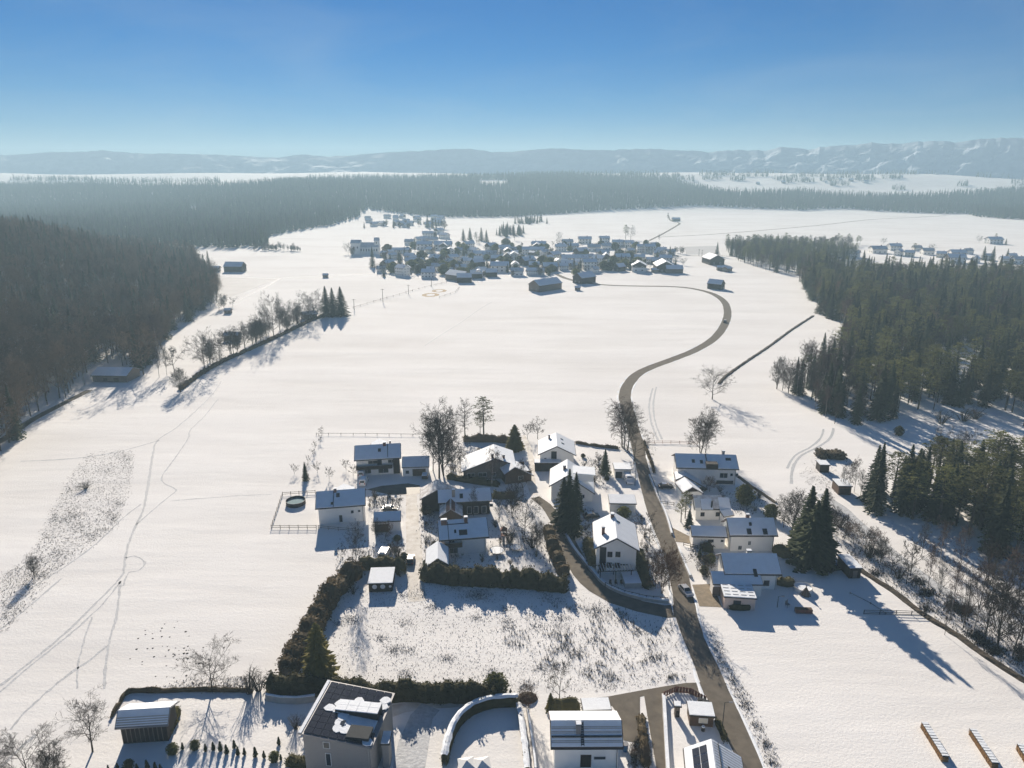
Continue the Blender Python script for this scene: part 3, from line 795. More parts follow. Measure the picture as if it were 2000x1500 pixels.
R_G = {'spruce': "spruces in the wood beside the fields", 'pine': "pines in the wood beside the fields", 'birch': "bare birches along the wood's edge", 'ash': "bare trees along the wood's edge"}
rmix = [("spruce%d" % k, 1.0) for k in range(4)] + [("pine%d" % k, 0.9) for k in range(3)] + [("birch%d" % k, 1.6, edgeness) for k in range(2)] + [("ash%d" % k, 1.0, edgeness) for k in range(2)]
forest(right_pts, 420, rmix, R_L, R_G, "forest", "dense mixed conifer forest filling the slope on the right", (15, 22), 21, [("spruce%d" % k, 1) for k in range(4)] + [("pine%d" % k, 1.0) for k in range(3)] + [("birch0", 0.7), ("beechn0", 0.6)])
scatter("forest_strip", "belt of dark trees reaching out from the wood towards the far village", strip_pts, [("pine0", 1), ("pine1", 1), ("spruce0", 0.5), ("ash0", 0.8), ("ash1", 0.8), ("birch0", 0.5)], seed=22, smin=0.7, smax=1.0)
def leftcon(p): return 0.05 if p[1] < 330 and p[2] < 22 else 0.3
L_L = {'spruce': "dark spruce among the bare trees of the hillside wood", 'beechn': "bare beech tree at the foot of the hillside wood", 'beechw': "wide bare beech tree at the foot of the hillside wood", 'birch': "pale birch at the foot of the hillside wood"}
L_G = {'spruce': "spruces in the hillside wood", 'beechn': "slim bare trees in the hillside wood", 'beechw': "wide bare trees in the hillside wood", 'birch': "birches in the hillside wood"}
lmix = [("beechn%d" % k, 1.5) for k in range(3)] + [("beechw%d" % k, 0.6) for k in range(3)] + [("birch0", 0.25)] + [("spruce%d" % k, 0.9, leftcon) for k in range(3)]
forest(left_pts, 330, lmix, L_L, L_G, "hillside_forest", "brown leafless forest with dark spruces covering the hill on the left", (19, 25), 23, [("beechn%d" % k, 1.3) for k in range(3)] + [("beechw0", 0.8), ("beechw1", 0.8)] + [("spruce%d" % k, 0.45) for k in range(4)])

# far woods: near and far limits by place
FB_PX = [(-400, 470), (330, 482), (430, 486), (520, 482), (527, 462), (560, 455), (610, 446), (650, 440), (700, 424), (715, 408), (760, 414), (860, 425), (1000, 424), (1145, 415), (1230, 409), (1310, 405), (1350, 402), (1420, 405), (1500, 408), (1560, 411), (1640, 407), (1720, 413), (1830, 418), (1890, 418), (1905, 424), (2000, 430), (2400, 440)]
FT_PX = [(-400, 362), (0, 366), (420, 368), (560, 360), (700, 354), (900, 350), (1100, 345), (1300, 350), (1340, 365), (1400, 378), (1450, 382), (1560, 378), (1640, 386), (1720, 388), (1850, 386), (2000, 374), (2400, 370)]
def far_test(x, y, z):
    if not vis(x, y, z): return False
    a, b = project(x, y, z)
    lo = np.interp(a, [p[0] for p in FB_PX], [p[1] for p in FB_PX]); hi = np.interp(a, [p[0] for p in FT_PX], [p[1] for p in FT_PX])
    if not (hi < b < lo): return False
    if 372 < a < 386 and 405 < b < 420: return False
    if 935 < a < 992 and 352 < b < 366: return False
    return True
far_pts = grid_pts(far_test, -2300, 2300, 820, 2900, 7.6, 31)
scatter("far_forest", "blue hazy forest covering the ridges behind the far village", far_pts, [("farcon%d" % k, 1) for k in range(3)] + [("farbare0", 1.0), ("farbare1", 1.0)], seed=32, smin=0.7, smax=1.1)
# rows and clumps of woods between the far snowy fields
CL = [(1310, 345, 40, 3), (1400, 342, 70, 4), (1330, 352, 50, 5), (1440, 352, 30, 3), (1500, 338, 60, 3), (1530, 350, 45, 3), (1560, 355, 60, 4), (1620, 353, 40, 3), (1600, 338, 80, 4), (1660, 341, 50, 4), (1720, 339, 60, 3), (1690, 352, 40, 4), (1740, 348, 40, 3), (1770, 340, 40, 3), (1800, 338, 50, 3), (1850, 339, 60, 3), (1900, 337, 60, 4), (1920, 345, 30, 5), (1975, 345, 40, 8), (1990, 358, 30, 8), (1755, 370, 26, 5), (1880, 362, 20, 4), (1640, 362, 40, 2), (1060, 340, 120, 3), (1180, 338, 100, 3), (700, 349, 200, 4), (300, 356, 260, 4), (100, 352, 160, 4), (1470, 345, 60, 2), (1580, 345, 70, 2), (1660, 347, 90, 2), (1390, 350, 40, 3), (900, 347, 160, 3), (1250, 342, 80, 3)]
rng = np.random.default_rng(41); fp = []
for cx, cyp, w, hh in CL:
    for k in range(int(w * 1.6)):
        a, b = cx + rng.uniform(-w / 2, w / 2), cyp + rng.normal(0, hh * 0.35)
        g = G(a, max(b, 336.5))
        if g.y < 3150: fp.append(tuple(g))
scatter("field_copses", "small far copses and tree rows between snowy fields under the mountains", fp, [("farcon0", 1), ("farbare0", 1.0), ("farbare1", 1.0)], seed=42, smin=0.45, smax=0.8)
print("forest points", len(right_pts), len(strip_pts), len(left_pts), len(far_pts), len(fp))

# ------------------------------------------------------------------ houses
class House:
    """gable house set out from its ridge and eaves; u runs along the ridge, v across it"""
    def __init__(s, name, label, cat, RA, RB, hr, E, he, E2=None, he2=None, base=0.0, group=None, over=0.7, end=None, wall='white_wall', gable=None, fascia='dark_wood', snow='snow', snow_t=0.16, roofm='roof_tile', slope2=None, walls=True):
        A, B = P(*RA, hr), P(*RB, hr); u = (B - A); L = u.length; u.normalize(); v = Vector((-u.y, u.x, 0))
        e = P(*E, he) - A; 
        if e.dot(v) < 0: v = -v
        d1 = e.dot(v); sl = (hr - he) / d1
        if E2 is not None:
            d2 = -(P(*E2, he2 if he2 is not None else he) - A).dot(v); h2 = he2 if he2 is not None else hr - sl * d2
        else: d2, h2 = d1, he
        s.L, s.d1, s.d2, s.hr, s.h1, s.h2 = L, d1, d2, hr, he, h2
        s.over = over; s.end = over if end is None else end
        s.lab = label
        mid = (A + B) / 2
        # local frame: x = u, y = v' where v' = left normal of u
        s.flip = 1 if (Vector((-u.y, u.x, 0)) - v).length < 1e-3 else -1
        rz = math.atan2(u.y, u.x)
        s.base = base
        s.o = thing(name, label, cat, (mid.x, mid.y, base), rz, group)
        s.wallm = M[wall]
        hx = L / 2
        s.hx = hx
        def loc(x, y, z): return (x, y * s.flip, z - base)
        s.loc = loc
        k1, k2 = (hr - he) / d1, (hr - h2) / d2
        s.k1, s.k2 = k1, k2
        th = 0.22
        if walls:
            wx = hx - s.end; y1, y2 = d1 - over, -(d2 - over)
            z1, z2 = he + k1 * over - th, h2 + k2 * over - th; zr = hr - th - 0.03
            s.wx, s.y1, s.y2, s.z1, s.z2 = wx, y1, y2, z1, z2
            v8 = []
            for x in (-wx, wx):
                v8 += [loc(x, y2, base - 0.3), loc(x, y1, base - 0.3), loc(x, y1, z1), loc(x, 0, zr), loc(x, y2, z2)]
            fs = [(0, 1, 2, 3, 4), (9, 8, 7, 6, 5), (1, 6, 7, 2), (5, 0, 4, 9)]
            if s.flip > 0: fs = [tuple(reversed(f)) for f in fs]
            MB().add(v8, fs).build("wall", s.wallm, s.o)
            if gable:     # timber cladding of the gable triangle, a board skin set proud of the wall
                mb = MB()
                for sx in (-1, 1):
                    xa, xb = sx * wx, sx * (wx + 0.06)
                    za = max(z1, z2) - 0.02 if gable[1] is None else gable[1]
                    def yat(z, side): return ((zr - z) / k1) if side > 0 else -((zr - z) / k2)
                    ya, yb = min(yat(za, 1), y1), max(yat(za, -1), y2)
                    tri = [(ya, za), (0, zr - 0.02), (yb, za)]
                    if za < z1 - 0.01: tri = [(y1, za), (y1, z1), (0, zr - 0.02), (y2, z2), (y2, za)]
                    vs = [loc(xa, y, z) for y, z in tri] + [loc(xb, y, z) for y, z in tri]
                    n = len(tri)
                    mb.add(vs, [tuple(range(n, 2 * n)), tuple(range(n - 1, -1, -1))] + [(i, (i + 1) % n, n + (i + 1) % n, n + i) for i in range(n)])
                mb.build("gable_cladding", M[gable[0]], s.o)
        # roof deck and the snow lying on it
        def shell(x0, x1, o1, o2, lift, t):
            top = [(d1 - o1, he + k1 * o1 + lift), (0, hr + lift), (-(d2 - o2), h2 + k2 * o2 + lift)]
            vs = []
            for x in (x0, x1):
                vs += [loc(x, y, z) for y, z in top] + [loc(x, y, z - t) for y, z in top]
            return vs, [(0, 1, 7, 6), (1, 2, 8, 7), (3, 9, 10, 4), (4, 10, 11, 5), (0, 6, 9, 3), (2, 5, 11, 8), (0, 3, 4, 1), (1, 4, 5, 2), (6, 7, 10, 9), (7, 8, 11, 10)]
        s.roof = MB().add(*shell(-hx, hx, 0, 0, 0, th)).build("roof", M[roofm], s.o)
        if snow:
            e = 0.14
            vs, fs = shell(-hx + e, hx - e, e, e, snow_t, snow_t - 0.005)
            s.snow = MB().add(vs, fs).build("snow_cover", M[snow], s.roof)
        s.sn = snow_t if snow else 0.0
    # surface height of the roof at local y (true side = +v)
    def roof_z(s, y): return s.hr - (s.k1 * y if y >= 0 else -s.k2 * y)
    def win(s, side, a, z, w, h, name="window", frame='frame_white', pane='glass', deep=0.05, label=None):
        """window on a side wall: side 'v','-v','u','-u'; a = metres along that wall from its middle"""
        if side in ('v', '-v'):
            y = s.y1 if side == 'v' else s.y2; sg = 1 if side == 'v' else -1
            c = lambda off: s.loc(a, y + sg * off, z)
            dims = lambda t, g: (w - g, t, h - g)
        else:
            sg = 1 if side == 'u' else -1; x = s.wx * sg
            c = lambda off: s.loc(x + sg * off, a, z)
            dims = lambda t, g: (t, w - g, h - g)
        f = MB().box(c(deep / 2), dims(deep, 0)).build(name, M[frame], s.o)
        MB().box(c(deep + 0.01), dims(0.03, 0.22)).build("pane", M[pane], f)
        if h > 1.0 and w > 0.7 and name == "window":
            mbar = dims(0.05, 0); mb = MB().box(c(deep + 0.03), (0.06, mbar[1], h - 0.2) if side in ('v', '-v') else (mbar[0], 0.06, h - 0.2))
            mb.build("sash_bar", M[frame], f)
        if label: f['label'] = label
        return f
    def chimney(s, x, y, h=1.1, w=0.6, d=0.6, m='chimney', cap=True, snow=True, r=None):
        z = s.roof_z(y); zb = z - 0.5
        if r:
            mb = MB().tube(s.loc(x, y, zb), s.loc(x, y, z + h), r, r, 8, True)
            return mb.build("flue_pipe", M[m], s.o)
        c = MB().box(s.loc(x, y, (zb + z + h) / 2), (w, d, h + 0.5)).build("chimney", M[m], s.o)
        if cap: MB().box(s.loc(x, y, z + h + 0.06), (w + 0.16, d + 0.16, 0.12)).build("cap", M['dark_metal'], c)
        if snow: MB().box(s.loc(x, y, z + h + 0.2), (w + 0.05, d + 0.05, 0.16)).build("snow_cap", M['snow'], c)
        return c
    def on_roof(s, name, x, y, w, d, t, m, lift=0.0, sub=None, parent=None):
        """thin box lying on the slope: x along the ridge, y true distance from the ridge in plan"""
        k = s.k1 if y >= 0 else -s.k2
        z0 = s.sn + lift
        vs = []
        for zz in (0, t):
            for a, b in ((-1, -1), (1, -1), (1, 1), (-1, 1)):
                yy = y + b * d / 2
                vs.append(s.loc(x + a * w / 2, yy, s.hr - k * yy + z0 + zz - 0.02))
        mb = MB().add(vs, [(3, 2, 1, 0), (4, 5, 6, 7), (0, 1, 5, 4), (1, 2, 6, 5), (2, 3, 7, 6), (3, 0, 4, 7)])
        return mb.build(name, m, parent or s.o)
    def skylight(s, x, y, w=0.9, d=1.1):
        f = s.on_roof("skylight", x, y, w, d, 0.1, M['dark_metal'])
        s.on_roof("pane", x, y, w - 0.2, d - 0.25, 0.03, M['glass'], 0.1, parent=f)
        return f
    def balcony(s, side, a, z, w, dep=1.3, h=1.0, m='brown_wood'):
        if side in ('v', '-v'):
            y = s.y1 if side == 'v' else s.y2; sg = 1 if side == 'v' else -1
            q = MB().box(s.loc(a, y + sg * dep / 2, z - 0.1), (w, dep, 0.2)).build("balcony", M['dark_wood'], s.o)
            r = MB().box(s.loc(a, y + sg * (dep - 0.04), z + h / 2), (w, 0.07, h))
            for e in (-1, 1): r.box(s.loc(a + e * (w / 2 - 0.035), y + sg * (dep / 2 - 0.05), z + h / 2), (0.07, dep - 0.12, h))
        else:
            sg = 1 if side == 'u' else -1; x = s.wx * sg
            q = MB().box(s.loc(x + sg * dep / 2, a, z - 0.1), (dep, w, 0.2)).build("balcony", M['dark_wood'], s.o)
            r = MB().box(s.loc(x + sg * (dep - 0.04), a, z + h / 2), (0.07, w, h))
        r.build("railing", M[m], q)
        return q
    def gutter(s, side='v'):
        y, z, k = (s.d1, s.h1, 1) if side == 'v' else (-s.d2, s.h2, -1)
        MB().tube(s.loc(-s.hx, y + k * 0.05, z - 0.12), s.loc(s.hx, y + k * 0.05, z - 0.12), 0.08, 0.08, 6, True).build("gutter", M['dark_metal'], s.o)
        MB().tube(s.loc(s.wx - 0.2, (s.y1 if k > 0 else s.y2) + k * 0.09, z - 0.2), s.loc(s.wx - 0.2, (s.y1 if k > 0 else s.y2) + k * 0.09, s.base), 0.05, 0.05, 5).build("downpipe", M['dark_metal'], s.o)
    def ux(s, px, py, z):
        """local x of a pixel at height z (to place windows)"""
        p = P(px, py, z); q = Matrix.Rotation(-s.o.rotation_euler.z, 3, 'Z') @ (p - Vector(s.o.location))
        return q.x, q.y * s.flip

def flat_box(name, label, cat, quad, h, base=0.0, wall='white_wall', roof='dark_wood', snow='snow', over=0.25, group=None, slope=0.0, snow_t=0.16, pitch=0.0):
    """flat roofed building from the 4 pixel corners of its roof (given at height h)"""
    rise = 0.0
    for _ in range(24 if pitch else 1):
        q = [P(*quad[0], h), P(*quad[1], h), P(*quad[2], h + rise), P(*quad[3], h + rise)]
        if pitch:
            un = (q[1] - q[0]).normalized(); rise = 0.6 * rise + 0.4 * pitch * abs(((q[2] + q[3]) / 2 - (q[0] + q[1]) / 2).dot(Vector((-un.y, un.x, 0))))
    for k in q: k.z = 0
    c = sum(q, Vector()) / 4
    u = ((q[1] - q[0]) + (q[2] - q[3])).normalized(); rz = math.atan2(u.y, u.x)
    L = ((q[1] - q[0]).length + (q[2] - q[3]).length) / 2; n = Vector((-u.y, u.x, 0))
    W = (abs((q[3] - q[0]).dot(n)) + abs((q[2] - q[1]).dot(n))) / 2
    t = thing(name, label, cat, (c.x, c.y, base), rz, group)
    if pitch: slope = rise
    H = h - base + rise / 2
    x, y = L / 2, W / 2
    ds = slope / 2
    def sl(yy): return yy / y * ds     # + at the far side
    wv = []
    for zb in (0, 1):
        for a, b in ((-1, -1), (1, -1), (1, 1), (-1, 1)):
            wv.append((a * (x - over), b * (y - over), (H - 0.2 + sl(b * (y - over))) if zb else -0.3))
    MB().add(wv, [(4, 5, 6, 7), (0, 1, 5, 4), (1, 2, 6, 5), (2, 3, 7, 6), (3, 0, 4, 7)]).build("wall", M[wall], t)
    r = MB().slab([(-x, -y, H + sl(-y)), (x, -y, H + sl(-y)), (x, y, H + sl(y)), (-x, y, H + sl(y))], 0.19).build("roof", M[roof], t)
    if snow:
        e = 0.1
        MB().slab([(-x + e, -y + e, H + sl(-y) + snow_t), (x - e, -y + e, H + sl(-y) + snow_t), (x - e, y - e, H + sl(y) + snow_t), (-x + e, y - e, H + sl(y) + snow_t)], snow_t - 0.005).build("snow_cover", M[snow], r)
    return t, x, y, H, over
def face_panel(t, name, x, z, w, h, y, m, deep=0.06, side='-y', parent=None, pane=None):
    """panel on a wall of a flat_box (local coordinates); y = wall plane"""
    sg = -1 if side[0] == '-' else 1
    if side[-1] == 'y': c, d = (x, y + sg * deep / 2, z), (w, deep, h)
    else: c, d = (y + sg * deep / 2, x, z), (deep, w, h)
    f = MB().box(c, d).build(name, M[m], parent or t)
    if pane:
        c2 = (x, y + sg * (deep + 0.01), z) if side[-1] == 'y' else (y + sg * (deep + 0.01), x, z)
        d2 = (w - 0.2, 0.03, h - 0.2) if side[-1] == 'y' else (0.03, w - 0.2, h - 0.2)
        MB().box(c2, d2).build("pane", M[pane], f)
    return f

# ------------------------------------------------------------------ the near houses
# white house, upper left, with dark balcony
h = House("house", "white house with dark wood balcony at the meadow, two white vehicles before it", "house", (692, 871), (783, 866), 8.2, (691, 900), 5.4, over=0.9, end=0.6)
h.win('v', h.ux(728, 905, 4.3)[0], 4.2, 3.0, 1.2); h.win('v', h.ux(765, 902, 4.3)[0], 4.2, 2.4, 1.2); h.win('v', h.ux(741, 904, 4.2)[0], 4.2, 1.4, 1.9, "door", 'brown_wood')
h.balcony('v', -1.2, 2.6, 11.0, 1.5, 1.0, 'dark_wood'); h.win('v', -3.5, 1.3, 2.6, 1.6); h.win('v', 1.5, 1.3, 3.2, 1.8)
f = MB().box(h.loc(h.wx - 1.0, h.y1 + 0.06, 2.6), (2.0, 0.08, 5.2)).build("wood_cladding", M['dark_wood'], h.o)
h.chimney(h.ux(751, 869, 8)[0], 0.5, 1.0, 0.9, 0.7); h.chimney(h.ux(762, 866, 8)[0], -0.4, 0.9, 0.5, 0.5)
h.skylight(h.ux(741, 880, 7.2)[0], 2.2); h.gutter()
h.on_roof("snow_slide_pole", h.ux(757, 880, 7)[0], 2.5, 0.16, 4.6, 0.1, M['dark_metal'])
c = House("cross_gable", None, None, (740, 857), (742, 868), 8.0, (724, 868), 6.6, E2=(757, 866), over=0.5); c.o.parent = h.o; c.o.matrix_parent_inverse = Matrix.Translation(-Vector(h.o.location)); c.o.matrix_parent_inverse = (Matrix.Translation(h.o.location) @ Matrix.Rotation(h.o.rotation_euler.z, 4, 'Z')).inverted()
for k in ('category',):
    if k in c.o: del c.o[k]
def merge_part(sub, parent):
    """a small roofed bay becomes a part of its house: one part with its own pieces as sub-parts"""
    sub.parent = parent
    sub.matrix_parent_inverse = (Matrix.Translation(parent.location) @ Matrix.Rotation(parent.rotation_euler.z, 4, 'Z')).inverted()
    for k in ('category', 'label', 'group'):
        if k in sub: del sub[k]
    for ch in list(sub.children):
        for g in list(ch.children):         # never a fourth level
            g.parent = sub
merge_part(c.o, h.o)
t, x, y, H, ov = flat_box("garage", "garage with brown door and snowy roof beside the white balcony house", "garage", [(783.6, 913.6), (839, 912), (838.4, 890.4), (786, 892.4)], 3.0, pitch=0.46)
face_panel(t, "garage_door", x * 0.25, 1.2, x * 0.95, 2.3, -(y - ov), 'brown_wood'); face_panel(t, "window", -x * 0.6, 1.4, 1.2, 1.2, -(y - ov), 'frame_white', pane='glass')

# white house, left edge of the settlement, with the pool garden
h = House("house", "white house beside the fenced garden with a round pool", "house", (617, 961), (714, 954), 7.6, (620, 994), 5.0, over=0.8, end=0.7)
for a, z, w, hh in ((-0.2, 1.3, 1.0, 2.2), (2.9, 3.0, 0.9, 1.0), (4.7, 3.1, 0.8, 0.8)): h.win('v', a, z, w, hh, "door" if hh > 2 else "window")
h.chimney(h.ux(655, 957, 7.6)[0], 0.4, 0.9, 0.7, 0.7); h.skylight(h.ux(660, 966, 7)[0], 1.6)
h.on_roof("roof_vent", h.ux(648, 983, 6)[0], 4.0, 0.6, 0.5, 0.3, M['dark_metal']); h.gutter()
h.on_roof("snow_slide_pole", h.ux(651, 975, 6.5)[0], 2.6, 0.14, 4.6, 0.1, M['dark_metal'])
c = House("cross_gable", None, None, (672, 945), (672, 957), 7.4, (652, 958), 6.0, E2=(694, 956), over=0.5); merge_part(c.o, h.o)
t, x, y, H, ov = flat_box("carport", "open carport with shaded snow roof and white end wall beside the snowy drive", "carport", [(730, 1020.6), (783, 1018), (783.6, 998), (729, 1001)], 3.0, wall='white_wall', pitch=0.46)
face_panel(t, "opening_shade", -x * 0.42, 1.15, x * 1.0, 2.2, -(y - ov), 'dark_wood')  # dark panel on the closed wall paints the shade of the open bay

# cluster in the middle left: barn-like gable, long blue roof, small gable, white two chimney house
h = House("barn_house", "dark timber gable building with streaky snow roof at the head of the snowy drive", "house", (853, 936.6), (853, 958), 6.6, (820, 969), 4.0, E2=(912, 957), over=0.5, wall='dark_wood', snow='snow_thin')
h.win('u', -1.5, 1.4, 1.6, 1.6, frame='brown_wood')
h = House("house", "dark timber house with long shaded snow roof and glazed garden front", "house", (854, 958), (959, 953), 6.6, (854, 984), 4.2, over=0.8, end=0.6, wall='dark_wood')
for a in (1.2, 3.0, 5.2): h.win('v', a, 1.4, 1.3, 2.2, "glass_door", 'frame_white')
h.win('v', 7.2, 2.6, 1.0, 0.9)
h.chimney(h.ux(886, 968, 6.5)[0], 1.6, 1.9, 0.8, 0.8, 'grey_wall'); h.skylight(h.ux(901, 966, 6.2)[0], 1.8); h.gutter()
h = House("porch_house", "small brown gable annex with half melted snow on its ridge, behind the two chimney house", "annex", (880, 968), (880, 996), 5.0, (857, 1010), 2.9, E2=(905, 1005), over=0.5, wall='brown_wood', gable=('brown_wood', None), snow='snow_thin')
for sy in (1, -1): h.on_roof("bare_tiles", 0.0, sy * 0.7, h.L * 0.96, 1.0, 0.05, M['red_tile'], 0.0)
h = House("house", "white house with two chimneys and a garden trampoline beside it", "house", (854, 1018), (951, 1011), 7.4, (854, 1057), 4.6, over=0.9, end=0.8)
h.chimney(h.ux(867, 1020, 7.4)[0], 0.9, 1.2, 1.4, 0.8); h.chimney(h.ux(910, 1018, 7.4)[0], 0.7, 1.3, 0.8, 0.8)
h.on_roof("ladder_rail", h.ux(889, 1026, 7)[0], 1.2, 6.6, 0.14, 0.12, M['dark_metal']); h.on_roof("roof_hatch", h.ux(905, 1040, 6)[0], 3.4, 2.0, 1.2, 0.14, M['dark_metal']); h.skylight(h.ux(889, 1037, 6)[0], 3.0, 0.5, 0.8)
h.balcony('v', -2.6, 2.8, 4.2, 1.2, 1.0); h.win('v', -2.6, 1.2, 2.2, 1.6); h.win('v', -3.0, 4.0, 1.6, 1.3); h.gutter()
h.on_roof("snow_slide_pole", -h.hx * 0.6, 3.4, 0.14, 5.6, 0.1, M['dark_metal'])
h = House("garage", "small grey gable garage with smooth snow roof by the end of the long hedge", "garage", (855, 1057), (855, 1092), 4.7, (830, 1105), 2.6, E2=(878, 1102), over=0.35, wall='grey_wood')
h.win('u', 0, 1.1, 2.6, 2.1, "garage_door", 'brown_wood', 'brown_wood')

# rambling grey house in the centre
h = House("house", "wide grey house with two low gables behind the bare trees, centre of the settlement", "house", (964, 868), (968, 896), 7.0, (900, 922), 2.9, E2=(1006, 908), over=0.8, wall='grey_wood')
for a, w in ((4.0, 2.6), (7.5, 2.4), (0.5, 1.2)): h.win('u', a, 1.6, w, 1.3)
h.win('u', -2, 3.6, 1.0, 1.0); h.chimney(4.5, 0.9, 1.2, 0.7, 0.7); h.chimney(3.4, -2.6, 1.0, 0.7, 0.7)
h = House("annex", "brown gable annex joined to the right side of the wide grey house", "annex", (990, 893), (1006, 913), 5.4, (981, 923), 3.4, E2=(1048, 926), over=0.6, wall='brown_wood', gable=('brown_wood', None))
h.win('u', -2, 1.5, 1.6, 1.3)

# white gable house at the top
h = House("house", "white gable house with a tall dark glass strip, at the field's edge in the middle", "house", (1086, 845), (1088, 872), 7.6, (1050, 885), 4.6, E2=(1125, 885), over=0.8)
h.win('u', 0.9, 2.9, 1.7, 5.4, "glass_strip", 'dark_wood'); h.win('u', 3.6, 3.0, 0.9, 0.9); h.win('u', -2.6, 1.4, 2.2, 1.8)
h.chimney(-3.2, 2.3, 1.3, 0.6, 0.6); h.skylight(-2, -1.8, 0.8, 0.9); h.skylight(1.5, -2.0, 0.8, 0.9)
t, x, y, H, ov = flat_box("garage", "low flat garage with dark front below the white glass strip house", "garage", [(1043, 904), (1096, 905), (1096, 896), (1043, 897)], 2.9, wall='dark_wood')
face_panel(t, "garage_door", 0, 1.1, 4.2, 2.1, -(y - ov), 'dark_metal')
# white house behind the tall spruces
h = House("house", "white house with shed dormer standing behind two tall spruces", "house", (1108, 897), (1108, 930), 8.0, (1072, 949), 4.6, E2=(1163, 956), over=0.7)
h.win('u', -4.5, 1.6, 1.2, 1.3); h.win('u', 2.0, 2.0, 1.4, 1.3); h.chimney(0.5, 0.8, 1.2, 0.8, 0.8)
d = MB().box(h.loc(1.0, -5.0, 6.4), (5.0, 5.0, 2.2)).build("dormer", M['white_wall'], h.o); MB().slab([h.loc(*q) for q in ((-1.8, -8.0, 7.6), (3.8, -8.0, 7.6), (3.8, -1.6, 7.95), (-1.8, -1.6, 7.95))][::h.flip], 0.24).build("dormer_snow", M['snow'], d)
h.win('-v', 2, 1.8, 1.4, 1.3)

t, x, y, H, ov = flat_box("double_garage", "double garage with two dark doors and snow roof beside the main road", "garage", [(1199, 917), (1234, 917.6), (1231, 904), (1197, 904)], 2.9)
for s_ in (-1, 1): face_panel(t, "garage_door", s_ * x * 0.46, 1.05, x * 0.72, 2.1, -(y - ov), 'dark_metal')
t, x, y, H, ov = flat_box("long_garage", "long low white garage behind the big white gable house", "garage", [(1189, 982), (1243, 983), (1241, 968), (1188, 967)], 3.0, slope=0.5)
face_panel(t, "garage_door", x * 0.45, 1.1, 2.6, 2.1, -(y - ov), 'frame_white')

# big white gable house with the pergola
h = House("house", "big white gable house with four small windows and a pergola terrace below", "house", (1199, 1001), (1205, 1052), 9.6, (1159, 1070), 6.6, E2=(1249.6, 1071), over=0.8)
for (a, b), z in (((1190, 1070), 5.0), ((1205.4, 1070), 5.1), ((1189, 1091), 2.2), ((1204.4, 1090), 2.2)):
    h.win('u', h.ux(a, b, z)[1], z, 1.15, 1.4, frame='brown_wood')
h.win('u', h.ux(1177, 1085, 4)[1], 3.7, 1.5, 6.2, "glass_strip", 'dark_wood'); 
h.chimney(h.ux(1183, 1036, 9)[0], 2.9, 1.9, 0.8, 0.7); h.chimney(-h.hx + 2.2, 0.5, 1.0, 1.0, 0.8); h.skylight(-h.hx + 4.2, -0.9, 0.7, 0.7)
for z in (4.0, 1.5): h.win('-v', 1.5, z, 1.2, 1.3); h.win('-v', -3.0, z, 1.2, 1.3)
# dark house and neighbours right of the main road
h = House("house", "white house with a long two part snow roof and roof terrace at the field's edge", "house", (1317, 886), (1438, 889), 8.0, (1318, 914), 5.4, over=0.7)
h.win('v', h.ux(1410, 930, 2)[0], 3.1, 2.4, 1.7); h.win('v', h.ux(1421, 930, 2)[0] + .6, 3.4, 0.9, 1.0); h.win('v', h.ux(1431, 930, 2)[0] + .6, 3.4, 0.9, 1.0); h.win('v', -6.5, 3.6, 1.2, 1.0); h.win('v', 5.5, 0.9, 5.0, 1.1, "basement_window", 'dark_wood')
h.chimney(h.ux(1412, 887, 8)[0], -0.4, 1.2, 0.8, 0.7, 'grey_wall'); h.skylight(h.ux(1355, 905, 6.4)[0], 2.6); h.skylight(h.ux(1371, 906, 6.4)[0], 2.8); h.skylight(h.ux(1422, 897, 7.2)[0], 1.7, 1.6, 0.8)
h.gutter()
d = MB().box(h.loc(h.ux(1391, 912, 6)[0], 3.9, 6.2), (3.4, 2.2, 1.5)).build("roof_terrace", M['dark_wood'], h.o); h.on_roof("parting_wall", h.ux(1379, 898, 7)[0], 2.4, 0.22, 4.6, 0.24, M['dark_wood'])
h = House("garage", "white gable garage, rear one of the pair beside the roof terrace house", "garage", (1334, 915), (1338, 930), 4.2, (1318, 934), 2.7, E2=(1372, 938), over=0.3)
h.win('u', 0, 1.1, 2.4, 2.0, "garage_door", 'grey_wood', 'grey_wood')
h = House("garage", "white gable garage with timbered front, nearer one of the pair beside the roof terrace house", "garage", (1336, 932), (1353, 952), 4.4, (1332, 961), 2.7, E2=(1372, 958), over=0.4, gable=('dark_wood', 2.9))
h.win('u', 0.2, 1.5, 1.2, 1.2, frame='brown_wood')
h = House("house", "low white house with patchy snow and dark flue, half hidden by a dark pine", "house", (1352, 968), (1410, 968), 6.0, (1348, 995), 3.4, over=0.7, snow='snow_thin')
h.chimney(h.ux(1391, 980, 5.5)[0], 2.6, 1.9, m='dark_metal', r=0.22); d = h.on_roof("dormer_window", h.ux(1363, 983, 5)[0], 2.2, 1.6, 2.2, 0.7, M['frame_white'])
h.on_roof("snow_patch", -0.5, 2.0, 3.0, 2.4, 0.03, M['snow']); h.on_roof("snow_patch", 4.3, 2.6, 3.0, 4.2, 0.03, M['snow']); 
h.win('v', -1.5, 1.6, 1.1, 1.2, frame='brown_wood'); h.win('v', 2.6, 1.6, 1.1, 1.2, frame='brown_wood'); h.gutter()
flat_box("lean_to", "small lean-to with blue shaded snow roof between two white houses", "shed", [(1414, 1010), (1437, 1006), (1424, 994), (1406, 998)], 2.6, pitch=0.46)
h = House("house", "white house with two skylights and a lower garage wing, right of the road", "house", (1418, 1012), (1512, 1012), 7.4, (1424, 1047), 4.5, over=0.7)
